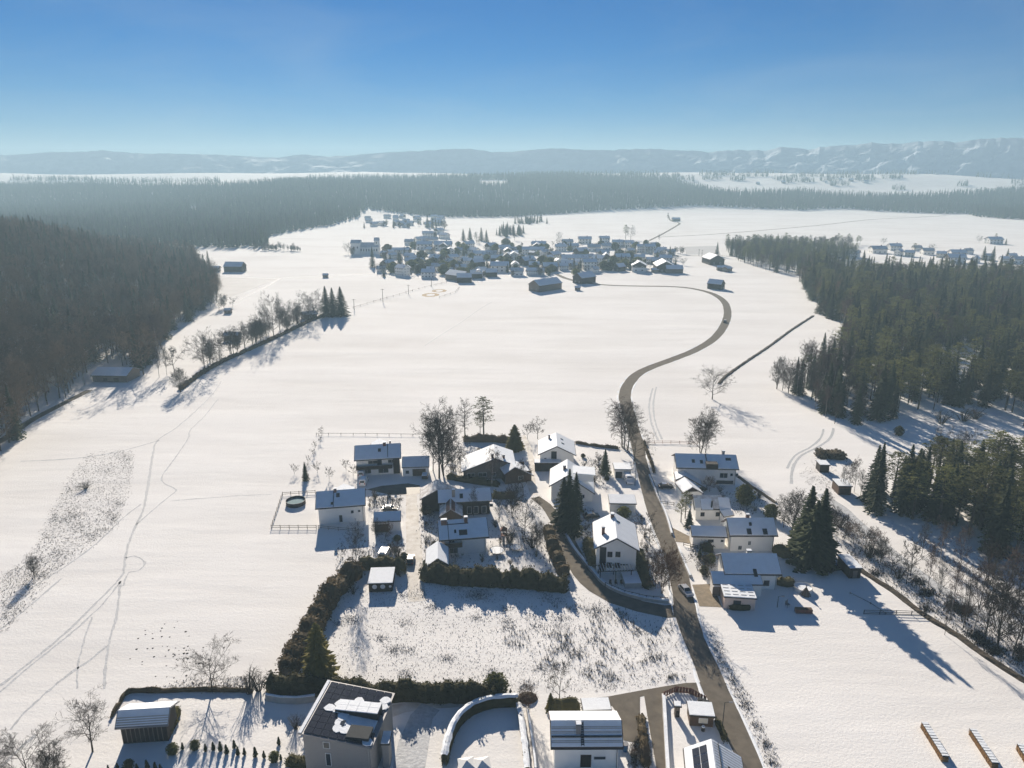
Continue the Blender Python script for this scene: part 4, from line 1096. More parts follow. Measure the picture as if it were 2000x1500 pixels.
h.chimney(h.ux(1459, 1010, 7.4)[0], -0.2, 1.0, 0.8, 0.6); h.skylight(h.ux(1464, 1035, 5.8)[0], 3.0, 1.1, 1.2); h.skylight(h.ux(1495, 1035, 5.8)[0], 3.0, 1.1, 1.2); h.on_roof("roof_vent", h.ux(1464, 1021, 6.6)[0], 1.5, 0.6, 0.5, 0.35, M['dark_metal'])
for px_, z, w in ((1462, 2.2, 0.8), (1438, 0.9, 1.0)): h.win('v', h.ux(px_, 1058, z)[0], z, w, 1.2)
h.gutter()
h = House("garage", "lower white garage wing with shaded snow roof, joined to the two skylight house", "garage", (1348, 1027), (1418, 1029), 4.9, (1352, 1048), 3.3, over=0.5)
h.win('v', h.ux(1410, 1056, 2)[0], 2.1, 0.9, 0.8); h.win('v', h.ux(1388, 1056, 2)[0], 2.0, 1.6, 1.0)
# broad low roof house nearest the right meadow
h = House("house", "white house with one skylight and broad snow roof, last before the right meadow", "house", (1407, 1081), (1518, 1082), 7.0, (1412, 1122), 4.2, over=0.8)
h.skylight(h.ux(1472, 1106, 5.3)[0], 4.0, 0.8, 1.5); h.chimney(h.ux(1462, 1079, 7)[0], -0.4, 0.8, 1.0, 0.8, 'stone'); h.gutter()
h.win('v', h.hx - 3.0, 1.6, 1.3, 1.4, "door", 'grey_wood')
t, x, y, H, ov = flat_box("garage_wing", "lower front wing continuing the broad snow roof, above the paved yard", "garage", [(1391, 1142), (1491, 1143), (1484, 1117), (1388, 1116)], 3.0, pitch=0.44)
face_panel(t, "garage_door", -x * 0.55, 1.2, 4.8, 2.2, -(y - ov), 'grey_wood')
t, x, y, H, ov = flat_box("pink_garage", "pale pink garage with wavy snow on its flat roof, by the paved yard", "garage", [(1414, 1166), (1481, 1170), (1467, 1143), (1405, 1139)], 3.0, wall='pink_wall', snow_t=0.2)
face_panel(t, "window", -x * 0.15, 1.6, 1.6, 1.1, -(y - ov), 'brown_wood', pane='glass')
for i in range(4):
    for j in range(4): MB().box((-x * 0.72 + j * x * 0.48, -y * 0.66 + i * y * 0.46, H + 0.235), (x * 0.34, 0.10, 0.07)).build("snow_ripple", M['stone'], t)
t, x, y, H, ov = flat_box("garden_shed", "long dark timber shed with flat snow roof at the ditch of the right meadow", "shed", [(1660, 1111), (1686, 1110), (1660, 1083), (1634, 1083)], 2.7, wall='dark_wood')
face_panel(t, "door", 0, 1.0, 1.0, 1.9, -(y - ov), 'grey_wood')
flat_box("small_shed", "little shed with snow roof behind the long dark shed", "shed", [(1613, 1081), (1632, 1081), (1630, 1073), (1612, 1073)], 2.2, wall='grey_wood')
t, x, y, H, ov = flat_box("field_hut", "small dark hut with snow roof beside the brushwood heap", "shed", [(1596, 908), (1618, 909), (1618, 899), (1598, 899)], 2.6, wall='dark_wood')
t, x, y, H, ov = flat_box("field_shed", "open brown shed with snow roof at the start of the forest track", "shed", [(1635, 950), (1662, 950), (1656, 936), (1627, 935)], 2.8, wall='brown_wood')
face_panel(t, "opening_shade", 0, 1.1, x * 1.3, 1.8, -(y - ov), 'dark_wood')  # solid dark sheet stands in for the shaded inside of the shed
h = House("forest_hut", "low brown hut with snowy roof at the foot of the hillside wood", "hut", (190, 717), (260, 718), 5.4, (187, 734), 3.0, over=0.5, wall='grey_wood')
h.win('v', -2, 1.2, 2.0, 1.4, frame='brown_wood'); h.win('v', 3, 1.1, 2.4, 2.0, "door", 'brown_wood', 'dark_wood')
t, x, y, H, ov = flat_box("garden_shed", "dark green shed with white discs on its front, by the gap in the hedge", "shed", [(720, 1139), (770, 1137), (770, 1110), (721, 1111)], 2.5, wall='dark_wood', snow='snow', slope=0.5)
for px_ in (-0.5, 0.2, 0.85):
    mb = MB(); n = 14; r = 0.55 if px_ < 0.8 else 0.3
    cx = px_ * x * 0.9
    mb.tube((cx, -(y - ov) - 0.005, 1.35), (cx, -(y - ov) - 0.08, 1.35), r, r, n, True); mb.build("white_disc", M['frame_white'], t)

# barn, lower left
h = House("barn", "black timber barn with shaded corrugated roof, lone building at the lower left meadow", "barn", (229, 1388), (333, 1381.6), 5.6, (215, 1424), 3.6, E2=(247, 1375), he2=3.9, over=0.6, wall='dark_wood', snow='snow', snow_t=0.08, roofm='metal')
for i in range(8): h.on_roof("roof_rib", 0, 0.7 + i * (h.d1 - 0.9) / 7.5, h.L - 0.3, 0.12, 0.06, M['stone'] if i % 2 else M['snow'], 0.0)
for i in range(9): MB().box(h.loc(-h.wx + 0.8 + i * (2 * h.wx - 1.6) / 8, h.y1 + 0.02, 1.5), (0.14, 0.05, 3.4)).build("post", M['grey_wood'], h.o)
# house with the blue ribbed roof, bottom centre
h = House("house", "white house with ribbed blue shaded roof, roof ladder and chimney, bottom centre", "house", (1074, 1407.6), (1215, 1407), 7.6, (1077, 1462), 4.7, E2=(1072, 1389), he2=5.3, over=0.7, snow_t=0.09, roofm='roof_tile')
for i in range(13): h.on_roof("tile_row", 0, 0.5 + i * (h.d1 - 0.8) / 12.5, h.L - 0.4, 0.07, 0.05, M['stone'] if i % 3 else M['snow'], 0.0)
h.on_roof("snow_guard", 0, h.d1 - 1.0, h.L - 0.4, 0.07, 0.22, M['dark_metal'])
lx = h.ux(1137, 1430, 6.4)[0]
for e in (-0.22, 0.22): h.on_roof("ladder_rail", lx + e, h.d1 / 2, 0.07, h.d1 - 0.3, 0.12, M['dark_metal'])
for i in range(14): h.on_roof("ladder_rung", lx, 0.3 + i * (h.d1 - 0.6) / 13, 0.4, 0.07, 0.1, M['dark_metal'])
h.chimney(h.ux(1130, 1416, 7.6)[0], 1.0, 1.4, 0.75, 0.75, 'metal')
h.win('v', h.ux(1146, 1488, 2.6)[0], 1.6, 1.7, 2.4, "door", 'brown_wood', 'dark_wood'); h.win('v', h.ux(1174, 1492, 2.6)[0], 2.2, 2.0, 0.7); h.gutter()
for i in range(5):
    for r_ in (0, 1): h.on_roof("solar_panel", -h.hx * 0.75 + i * h.hx * 0.38, -(0.8 + r_ * 0.85) if False else -(0.65 + r_ * (h.d2 - 1.2) * 0.5), h.hx * 0.36, (h.d2 - 1.2) * 0.42, 0.06, M['snow'], 0.02)
t, x, y, H, ov = flat_box("garage", "garage with clean flat snow roof beside the ribbed roof house", "garage", [(1138, 1389), (1194, 1387), (1190, 1362), (1134, 1364)], 2.9)
# house with the roof panels, bottom right
h = House("house", "pale house with black panels on its snowy left slope, at the bottom beside the road", "house", (1389, 1443), (1400, 1520), 7.4, (1337, 1500), 5.0, E2=(1454, 1500), over=0.6)
for i in range(6):
    for j in range(2):
        h.on_roof("solar_panel", -h.hx + 1.7 + i * 1.62, 1.3 + j * 1.05, 1.5, 0.97, 0.06, M['panel'], 0.02)
for i in range(12): h.on_roof("metal_rib", 0 if False else -h.hx + 0.6 + i * (h.L - 1.0) / 12, -h.d2 / 2, 0.06, h.d2 - 0.4, 0.05, M['stone'], 0.0)
h.on_roof("snow_guard", 0, -1.0, h.L - 0.6, 0.08, 0.2, M['dark_metal']); h.on_roof("snow_guard", 1.5, -2.2, 2.4, 0.3, 0.2, M['dark_metal'])
t, x, y, H, ov = flat_box("log_shed", "brown timber shed with a cream window, between the red fence and the road lamp", "shed", [(1344, 1397), (1398, 1401), (1391, 1372), (1342, 1369)], 2.3, wall='brown_wood')
face_panel(t, "window", x * 0.12, 1.2, 1.5, 1.0, -(y - ov), 'frame_white', pane='cream_wall')  # pane takes the plain cream wall colour
t, x, y, H, ov = flat_box("playhouse", "small grey playhouse with snow lid standing in the walled garden", "playhouse", [(1315, 1380), (1331, 1381), (1331, 1370), (1316, 1369)], 2.4, wall='grey_wood')
face_panel(t, "door", 0.1, 0.7, 0.6, 1.3, -(y - ov), 'dark_wood')

# solar house, bottom left of centre
def solar_house():
    hh = 7.6; q = [P(593, 1432, 8.2), P(738, 1463, 6.9), P(761, 1352, 6.9), P(630, 1328, 8.2)]
    c = sum(q, Vector()) / 4; u = ((q[1] - q[0]) + (q[2] - q[3])); u.z = 0; u.normalize(); rz = math.atan2(u.y, u.x); n = Vector((-u.y, u.x, 0))
    L = ((q[1] - q[0]).dot(u) + (q[2] - q[3]).dot(u)) / 2; W = ((q[3] - q[0]).dot(n) + (q[2] - q[1]).dot(n)) / 2
    t = thing("house", "grey brick house whose roof is covered with black panels and melting snow", "house", (c.x, c.y, 0), rz)
    x, y = L / 2, W / 2
    zt = lambda a: 8.2 - 1.3 * (a + x) / L
    wx, wy = x - 0.5, y - 0.5
    vs = [(a * wx, b * wy, -0.3) for a, b in ((-1, -1), (1, -1), (1, 1), (-1, 1))] + [(a * wx, b * wy, zt(a * wx) - 0.3) for a, b in ((-1, -1), (1, -1), (1, 1), (-1, 1))]
    MB().add(vs, [(0, 1, 5, 4), (1, 2, 6, 5), (2, 3, 7, 6), (3, 0, 4, 7), (4, 5, 6, 7)]).build("wall", M['grey_wall'], t)
    r = MB().slab([(-x, -y, zt(-x)), (x, -y, zt(x)), (x, y, zt(x)), (-x, y, zt(-x))], 0.28).build("roof", M['metal'], t)
    MB().slab([(-x, -y + .05, zt(-x) + .12), (-x + 0.5, -y + .05, zt(-x + .5) + .12), (-x + 0.5, y - .05, zt(-x + .5) + .12), (-x, y - .05, zt(-x) + .12)], 0.11).build("snow_cover", M['snow'], r)
    rng = random.Random(6)
    nx_, ny_ = 8, 9
    pw, ph = (L - 1.1) / nx_, (W - 0.5) / ny_
    bare = ["########", "#######.", "####.##.", "##..####", "#.......", "###.....", "###.....", "###..###", "#######."]
    # rows listed from the far edge to the near edge; '#' = free of snow
    for j in range(ny_):
        for i in range(nx_):
            cx, cyy = -x + 0.75 + (i + 0.5) * pw, y - 0.25 - (j + 0.5) * ph
            if i > 3 and 2.8 < j < 6.6 and i < 8: 
                if not (j == 3): continue
            vs = []
            for zz in (0.05, 0.12):
                for a, b in ((-1, -1), (1, -1), (1, 1), (-1, 1)):
                    xx = cx + a * (pw / 2 - 0.035); vs.append((xx, cyy + b * (ph / 2 - 0.035), zt(xx) + zz))
            MB().add(vs, [(3, 2, 1, 0), (4, 5, 6, 7), (0, 1, 5, 4), (1, 2, 6, 5), (2, 3, 7, 6), (3, 0, 4, 7)]).build("solar_panel", M['panel'], t)
            if bare[j][i] == '.':
                k = 9; pts = []
                for m in range(k):
                    a = 6.283 * m / k; rr = rng.uniform(0.85, 1.25)
                    px_ = max(-x + .55, min(x - .05, cx + math.cos(a) * pw * 0.62 * rr)); py_ = max(-y + .05, min(y - .05, cyy + math.sin(a) * ph * 0.62 * rr))
                    pts.append((px_, py_))
                snow = MB(); o = 0
                snow.v += [(a, b, zt(a) + 0.2 + 0.012 * ((i + j) % 3)) for a, b in pts] + [(a, b, zt(a) + 0.06) for a, b in pts]
                snow.f += [tuple(range(o, o + k))] + [(o + m, o + k + m, o + k + (m + 1) % k, o + (m + 1) % k) for m in range(k)]
                snow.build("snow_patch", M['snow'], t)
    # level dormer growing out of the slope, snow on its flat roof, dark front
    a0, a1, b0, b1 = -x * 0.35, x * 0.86, -y * 0.10, y * 0.30
    zd = zt(a0) + 0.45
    vs = [(a0, b0, zt(a0)), (a1, b0, zt(a1)), (a1, b1, zt(a1)), (a0, b1, zt(a0)), (a0, b0, zd), (a1, b0, zd), (a1, b1, zd), (a0, b1, zd)]
    d = MB().add(vs, [(4, 5, 6, 7), (0, 1, 5, 4), (1, 2, 6, 5), (2, 3, 7, 6), (3, 0, 4, 7)]).build("dormer", M['dark_metal'], t)
    for i in range(4):
        for j in range(2):
            cx, cyy = a0 + (i + 0.5) * (a1 - a0) / 4, b0 + (j + 0.5) * (b1 - b0) / 2
            MB().box((cx, cyy, zd + 0.09), ((a1 - a0) / 4 - 0.06, (b1 - b0) / 2 - 0.06, 0.16)).build("snowy_panel", M['snow'], d)
    # sunken terrace in front, snow on its floor, dark screen
    MB().slab([(a0, -y * 0.52, zt(a0) + .07), (a1, -y * 0.62, zt(a1) + .07), (a1, b0 - 0.02, zt(a1) + .07), (a0, b0 - 0.02, zt(a0) + .07)], 0.06).build("terrace_snow", M['snow'], t)
    MB().box((x * 0.55, -y * 0.66, zt(x * .55) + 0.3), (x * 0.62, y * 0.42, 0.5)).build("terrace_screen", M['slate'], t)
    MB().box((-x * 0.05, -y * 0.42, zt(0) + 0.16), (1.2, 1.0, 0.16)).build("skylight", M['glass'], t)
    f = MB().box((-x * 0.28, -wy - 0.03, 6.0), (1.1, 0.06, 1.2)).build("window", M['frame_white'], t); MB().box((-x * 0.28, -wy - 0.07, 6.0), (0.9, 0.03, 1.0)).build("pane", M['glass'], f)
    f = MB().box((-x * 0.26, -wy - 0.03, 3.3), (0.9, 0.06, 2.4)).build("window", M['frame_white'], t); MB().box((-x * 0.26, -wy - 0.07, 3.3), (0.7, 0.03, 2.2)).build("pane", M['glass'], f)
    f = MB().box((x * 0.3, -wy - 0.03, 0.9), (2.6, 0.06, 1.8)).build("window", M['frame_white'], t); MB().box((x * 0.3, -wy - 0.07, 0.9), (2.4, 0.03, 1.6)).build("pane", M['glass'], f)
    MB().tube((wx - 0.3, -wy - 0.08, -0.1), (wx - 0.3, -wy - 0.08, zt(wx) - 0.4), 0.05, 0.05, 5).build("downpipe", M['stone'], t)
solar_house()
t, x, y, H, ov = flat_box("porch", "small square porch tower with bright snow lid beside the panel roof house", "porch", [(744, 1454), (763, 1454), (764, 1428), (746, 1428)], 5.0, wall='grey_wall')

# church of the far village is built with the far village

# ------------------------------------------------------------------ hedges
def hedge(label, pts, width, height, leaf='hedge', seed=1, dens=26, snow=0.0, group=None, name="hedge", rough=0.3, leafsize=0.17):
    """pts: pixels of the foot of the hedge; an uneven core carrying many small leaves"""
    rng = random.Random(seed)
    w = catmull([(*P(a, b)[:2], 0) for a, b in pts], 0.8)
    C = MB(); ring_n = 7
    prev = None
    for i, p in enumerate(w):
        a = w[max(i - 1, 0)]; b = w[min(i + 1, len(w) - 1)]
        t = Vector((b[0] - a[0], b[1] - a[1])).normalized(); n = Vector((-t.y, t.x))
        hh = height * (1 + rough * (0.6 * math.sin(i * 0.9 + seed) * math.sin(i * 0.37) + rng.uniform(-0.4, 0.4))); ww = width * (1 + rough * rng.uniform(-0.5, 0.5))
        if i in (0, len(w) - 1): hh *= 0.6; ww *= 0.6
        o = len(C.v)
        for s, z in ((-0.40, -0.1), (-0.46, 0.45), (-0.34, 0.82), (0, 0.92), (0.34, 0.82), (0.46, 0.45), (0.40, -0.1)):
            C.v.append((p[0] + n.x * s * ww, p[1] + n.y * s * ww, max(-0.1, hh * z) if z > 0 else -0.1))
        if prev is not None:
            for q in range(ring_n - 1): C.f.append((prev + q, o + q, o + q + 1, prev + q + 1))
        prev = o
        for k in range(dens):
            g = rng.random(); th = math.pi * g
            s = -math.cos(th) * 0.5 * ww * rng.uniform(0.85, 1.12); z = hh * (0.08 + 0.92 * (math.sin(th) ** 0.55) * rng.uniform(0.75, 1.08)) if 0.15 < g < 0.85 else hh * rng.uniform(0.05, 0.8)
            al = rng.uniform(-0.5, 0.5) * 0.9
            c = Vector((p[0] + n.x * s + t.x * al, p[1] + n.y * s + t.y * al, z))
            x = Vector((rng.uniform(-1, 1), rng.uniform(-1, 1), rng.uniform(-0.8, 1.0))) * leafsize; y = Vector((rng.uniform(-1, 1), rng.uniform(-1, 1), rng.uniform(-0.8, 1.0))) * leafsize
            C.add([c - x, c + y, c + x, c - y * 0.7], [(0, 1, 2), (0, 2, 3)])
    c0 = w[len(w) // 2]
    t = thing(name, label, "hedge", (c0[0], c0[1], 0), 0, group)
    C.v = [(a - c0[0], b - c0[1], c) for a, b, c in C.v]
    fo = C.build("foliage", M[leaf], t)
    if snow:
        S = MB(); prev = None
        for i, p in enumerate(w):
            a = w[max(i - 1, 0)]; b = w[min(i + 1, len(w) - 1)]
            tt = Vector((b[0] - a[0], b[1] - a[1])).normalized(); n = Vector((-tt.y, tt.x)); o = len(S.v)
            for s, z in ((-snow * rng.uniform(0.7, 1.1), 0.95), (-0.15, 1.07), (0.15, 1.08), (snow * rng.uniform(0.7, 1.1), 0.95)):
                S.v.append((p[0] - c0[0] + n.x * s * width, p[1] - c0[1] + n.y * s * width, height * z * rng.uniform(0.97, 1.04)))
            if prev is not None:
                for q in range(3): S.f.append((prev + q, o + q, o + q + 1, prev + q + 1))
            prev = o
        S.build("snow_cover", M['snow'], t)
    return t
hedge("long dark evergreen hedge above the weedy plot, below the two chimney house", [(824, 1128), (870, 1136), (930, 1140), (1000, 1143), (1060, 1148), (1108, 1153)], 3.8, 4.0, 'hedge', 3, 80, rough=0.4, leafsize=0.24)
hedge("thick brown hedge sweeping down beside the smooth left meadow", [(700, 1122), (668, 1145), (642, 1180), (622, 1215), (600, 1255), (578, 1292), (560, 1322)], 4.6, 3.6, 'hedge_brown', 5, 84, rough=0.5, leafsize=0.26)
hedge("short dark hedge behind the green shed, next to the hedge gap", [(700, 1112), (740, 1108), (778, 1116), (786, 1124)], 2.6, 3.2, 'hedge', 7, 56, rough=0.4, leafsize=0.2)
hedge("tall dark hedge running behind the panel roof house", [(524, 1346), (570, 1352), (640, 1354), (720, 1362), (800, 1364), (880, 1366), (970, 1368)], 2.8, 3.5, 'hedge', 9, 70, rough=0.35, leafsize=0.22)
hedge("curved clipped hedge with snow on top round the lower garden", [(868, 1496), (876, 1460), (890, 1425), (915, 1398), (950, 1383), (985, 1378), (1012, 1378)], 1.3, 2.2, 'hedge', 11, 34, snow=0.5, rough=0.1, leafsize=0.15)
hedge("narrow snow capped hedge on the right side of the lower garden", [(1013, 1382), (1018, 1410), (1022, 1440), (1026, 1470), (1030, 1510)], 0.9, 1.1, 'hedge_brown', 12, 24, snow=0.6, rough=0.15, leafsize=0.13)
hedge("low hedge in front of the wide grey house", [(874, 934), (905, 940), (945, 946), (975, 950)], 2.0, 2.0, 'hedge', 13, 36, rough=0.3)
hedge("dark hedge between grey house garden and the dark timber house", [(962, 972), (985, 973), (1004, 972)], 2.2, 2.2, 'hedge', 14, 40)
hedge("dark hedge at the back of the grey house garden, under the pine", [(905, 862), (940, 862), (975, 863), (1002, 866)], 2.2, 2.6, 'hedge_brown', 15, 40, rough=0.4)
hedge("rusty shrub hedge along the side street", [(1070, 1040), (1080, 1075), (1092, 1105), (1104, 1128)], 3.0, 2.8, 'hedge_brown', 16, 50, rough=0.5)
hedge("clipped conifer hedge block behind the flat white garage", [(1072, 1386), (1095, 1388), (1132, 1386)], 2.0, 2.4, 'hedge', 17, 44, rough=0.25)
hedge("evergreen shrubs against the big white gable house, street side", [(1148, 1062), (1152, 1085), (1160, 1112)], 2.8, 2.4, 'hedge', 18, 46, rough=0.5)
hedge("dark hedge between the big gable house and the main road", [(1248, 1085), (1254, 1110), (1260, 1140), (1272, 1150)], 2.6, 2.2, 'hedge', 19, 44, rough=0.5)
hedge("low evergreen hedge before the white wall of the two skylight house", [(1370, 1074), (1392, 1076)], 3.0, 2.2, 'hedge', 20, 44)
hedge("dark hedge at the gable end of the two skylight house", [(1515, 1074), (1530, 1086), (1546, 1084)], 3.2, 2.6, 'hedge', 21, 50, rough=0.4)
hedge("bushy evergreen hedge at the end of the broad low roof house", [(1516, 1140), (1534, 1142), (1548, 1140)], 2.4, 1.8, 'hedge', 22, 44, rough=0.5)
hedge("dark planting below the pink garage wall", [(1424, 1188), (1450, 1190), (1466, 1186)], 1.6, 1.4, 'hedge', 23, 34, rough=0.5)
hedge("brown field hedge at the far edge of the snowy gardens", [(1124, 866), (1150, 870), (1180, 874), (1208, 877)], 0.9, 1.0, 'hedge_brown', 24, 18, rough=0.6)
hedge("thin brown hedge on the street edge beside the main road", [(1258, 865), (1264, 885), (1272, 905), (1278, 925)], 0.8, 1.2, 'hedge_brown', 25, 20, rough=0.4)
hedge("dark low hedge round the black barn's meadow corner", [(218, 1402), (234, 1375), (251, 1354), (300, 1352), (370, 1350), (430, 1350), (490, 1351)], 0.7, 0.9, 'hedge_brown', 26, 18, rough=0.5, leafsize=0.12)
hedge("shadowy hedge along the terrace garden, bottom near the panel roof house", [(560, 1492), (590, 1494), (606, 1496)], 2.0, 1.6, 'hedge', 27, 40, rough=0.4)
hedge("ivy bank beside the gable side of the black barn", [(324, 1440), (336, 1415), (346, 1390)], 1.8, 1.5, 'thuja', 28, 40, rough=0.4)
hedge("thin brown hedge between the drives by the ribbed roof house", [(1252, 1400), (1254, 1430), (1258, 1460), (1262, 1500)], 1.6, 1.0, 'hedge_brown', 29, 30, snow=0.0, rough=0.5)
hedge("dark hedge on the road side of the walled garden", [(1398, 1408), (1408, 1428), (1416, 1450)], 1.0, 1.0, 'hedge', 30, 26, rough=0.4)
hedge("sparse hedge along the hillside stream below the bare trees", [(352, 762), (395, 730), (440, 705), (500, 678), (560, 650), (620, 622), (672, 612)], 2.2, 1.4, 'hedge_brown', 31, 22, rough=0.7, leafsize=0.3)
hedge("dark brushwood heap at the edge of the right meadow", [(1596, 893), (1620, 892), (1650, 895)], 5.0, 2.2, 'hedge_brown', 32, 60, rough=0.5, leafsize=0.3, name="brush_heap")

# ------------------------------------------------------------------ single trees near the camera
T = tree_px
# tree row by the stream on the left
SG = "bare trees in the stream row"
for k, bx, by, ty, W, lb in (
    ("multi0", 353, 766, 716, 1.3, "low dense bare thicket, nearest of the stream row"), ("oak0", 401, 730, 643, 1.0, "broad bare oak over the blue shadows, biggest near end of the stream row"),
    ("ash1", 311, 737, 660, .7, "thin bare sapling between the hut and the stream row"), ("ash2", 326, 733, 672, .6, "second thin bare sapling right of the forest hut"), ("fruit0", 341, 728, 672, 0.9, "small crooked bare tree left of the broad oak"),
    ("ash0", 430, 712, 650, .9, "narrow bare tree just behind the broad oak"), ("oak1", 456, 690, 632, .9, "bare tree beside the dark hut in the stream row"), ("ash1", 478, 682, 622, .9, "slim bare tree right of the dark hut"), ("multi1", 500, 672, 612, 1.0, "multi stemmed bare tree in the middle of the stream row"),
    ("oak2", 535, 662, 562, .75, "tall bare tree with round top, centre of the stream row"), ("ash2", 520, 660, 590, .9, "dark bare tree in front of the round topped one"), ("multi0", 562, 648, 595, 1.1, "spreading bare thicket behind the round topped tree"), ("ash0", 580, 640, 588, .8, "slender bare tree left of the farm trees"),
    ("oak0", 603, 630, 562, .95, "bare tree with dome crown beside the three spruces"), ("fruit1", 590, 640, 606, 1.2, "low bare fruit tree under the dome crowned tree"), ("ash1", 548, 655, 575, .8, "leaning bare tree beside the round topped one")):
    T(k, bx, by, ty, lb, W)
T("spruce1", 638, 618, 558, "left one of three snow flecked spruces ending the stream row", 1.7); T("spruce2", 651, 616, 561, "middle one of three spruces ending the stream row", 1.6); T("spruce3", 667, 617, 559, "right one of three spruces ending the stream row", 1.8)
for i, (bx, by, ty, k) in enumerate(((437, 602, 572, "multi0"), (428, 606, 580, "fruit0"), (455, 598, 578, "fruit1"), (300, 700, 640, "spruce0"), (286, 712, 645, "spruce2"), (270, 722, 640, "spruce1"))):
    T(k, bx, by, ty, ["dark bare bush by the field path, left of the hut", "small bare tree above the field path", "little bare tree beside the path hut", "dark spruce at the corner of the hillside wood", "second dark spruce behind the forest hut", "third dark spruce just above the forest hut roof"][i], 1.1)
# right side meadow
T("oak2", 1391, 780, 709, "lone round bare oak at the end of the dark ditch, casting a branched shadow", 1.25)
T("multi1", 1368, 884, 790, "tall fan shaped bare tree beside the red fence", 1.25); T("ash2", 1378, 884, 800, "second stem group of the fan shaped tree by the red fence", 1.0)
T("birch0", 1215, 873, 784, "leaning birch at the road, left of the bare pair", 1.7); T("birch1", 1219, 876, 778, "tall drooping birch beside the main road", 1.8); T("oak1", 1238, 906, 822, "bare oak at the roadside in front of the birches", 1.0)
# trees in the middle gardens
T("ash2", 1226, 880, 790, "bare tree filling the gap between the roadside birches", 1.5)
T("ash0", 858, 934, 776, "tall broad bare tree, left of the larch and pine", 1.15); T("multi0", 868, 930, 790, "second stem of the tall bare group left of the larch", 1.0); T("ash1", 846, 920, 800, "shorter bare tree at the left of the tall group", 0.9); T("fruit0", 890, 922, 855, "small bare tree before the grey house's snowy lawn", 0.8)
T("larch", 908, 848, 771, "bare feathery larch left of the dark pine", 0.9); T("pine0", 945, 858, 773, "tall two stemmed dark pine at the field's edge", 1.15); T("pine1", 938, 858, 800, "lower second stem beside the tall dark pine", 0.8)
T("thuja", 1005, 878, 828, "broad dark green conifer beside the narrow lane", 1.7); T("fruit1", 1050, 857, 812, "rounded bare tree beside the white gable house", 1.0); T("fruit0", 1030, 858, 826, "small bare tree left of the rounded one", 0.9)
T("birch1", 961, 950, 868, "bare birch standing before the wide grey house", 1.2); T("ash2", 1022, 968, 892, "bare tree before the brown gable annex", 0.9)
T("ash1", 925, 1008, 945, "thin bare tree in the timber house's garden", 0.7); T("multi1", 1000, 1010, 930, "wide bare tree at the bend of the side street", 1.0); T("oak0", 1025, 1045, 962, "dense bare tree above the play tower", 0.9); T("ash0", 975, 1020, 955, "slim bare tree between the dark house and the street", 0.8); T("fruit1", 990, 1070, 1030, "bare shrub like tree over the garden terrace", 1.0); T("multi0", 1050, 1075, 1015, "brown bare thicket by the street garden wall", 0.9); T("fruit0", 891, 1106, 1076, "small snowy fruit tree before the two chimney house", 1.0)
T("redshrub", 995, 1060, 1030, "dark red bush beside the play tower", 1.0, cat='bush'); T("redshrub", 1040, 1070, 1042, "second dark red bush close to the street", 1.2, cat='bush'); T("redshrub", 968, 1030, 1012, "small red bush by the white house's corner", 1.0, cat='bush')
T("spruce0", 1110, 1038, 914, "tall dark spruce before the dormer house, left of a pair", 1.15); T("spruce3", 1100, 1028, 930, "dense spruce nestled behind the tall spruce pair", 1.5); T("spruce2", 1124, 1000, 921, "slimmer dark spruce, right of the pair", 1.2); T("spruce1", 1120, 1046, 965, "lower spruce in front of the tall pair", 1.4)
T("spruce1", 1181, 925, 876, "single bushy spruce left of the double garage", 1.5); T("fruit1", 1168, 912, 880, "small leafless tree beside the single bushy spruce", 0.8)
T("ball", 1218, 1010, 990, "round green bush before the long white garage", 1.3, cat='bush')
T("fruit0", 1258, 1050, 998, "dark bare tree by the road, right of the big gable house", 1.1); T("fruit1", 1268, 1060, 1020, "second bare tree by the road at the gable house", 1.0)
T("rusty0", 1292, 1158, 1058, "rusty brown bare tree at the street corner", 1.0); T("rusty1", 1308, 1152, 1070, "second rusty brown tree, right of the street corner one", 0.9); T("ash1", 1280, 1150, 1064, "slim grey bare tree left of the rusty corner tree", 0.6)
T("pine1", 1338, 1012, 958, "dark pine half hiding the patchy snow roof", 1.1); T("pine2", 1330, 1020, 975, "lower dark pine at the street edge", 1.2); T("spruce0", 1345, 1030, 992, "dark bushy conifer in front of the patchy roof house", 1.6)
T("ball", 1454, 984, 947, "big rounded evergreen bush in the garden below the terrace house", 1.0, cat='bush'); T("ball", 1505, 1012, 985, "round evergreen bush left of the big spruces", 1.1, cat='bush'); T("ball", 1388, 1099, 1081, "small ball bush in the front garden of the broad roof house", 1.0, cat='bush'); T("cone", 1366, 1092, 1070, "thin column conifer in the front garden", 1.0, cat='conifer')
T("rusty1", 1386, 960, 925, "brown bare bush between the white garages and terrace house", 1.1)
# big group on the right, behind the broad roofs
T("spruce2", 1571, 1088, 947, "tall dark spruce above the shaded meadow, left of the pair", 1.6); T("spruce0", 1596, 1094, 952, "tall dark spruce above the shaded meadow, right of the pair", 1.6); T("spruce3", 1583, 1104, 975, "bushy spruce in front of the tall meadow pair", 1.8); T("spruce1", 1560, 1080, 990, "lower spruce at the left foot of the meadow pair", 1.3); T("spruce2", 1606, 1106, 1010, "low broad spruce at the right foot of the meadow pair", 1.6)
T("multi0", 1545, 1042, 952, "wide grey bare tree left of the tall spruce pair", 1.1); T("oak2", 1530, 1030, 965, "bare spreading tree at the garden corner, left of the spruces", 0.9); T("multi1", 1622, 1040, 985, "bare bushy tree right of the tall spruce pair", 1.1)
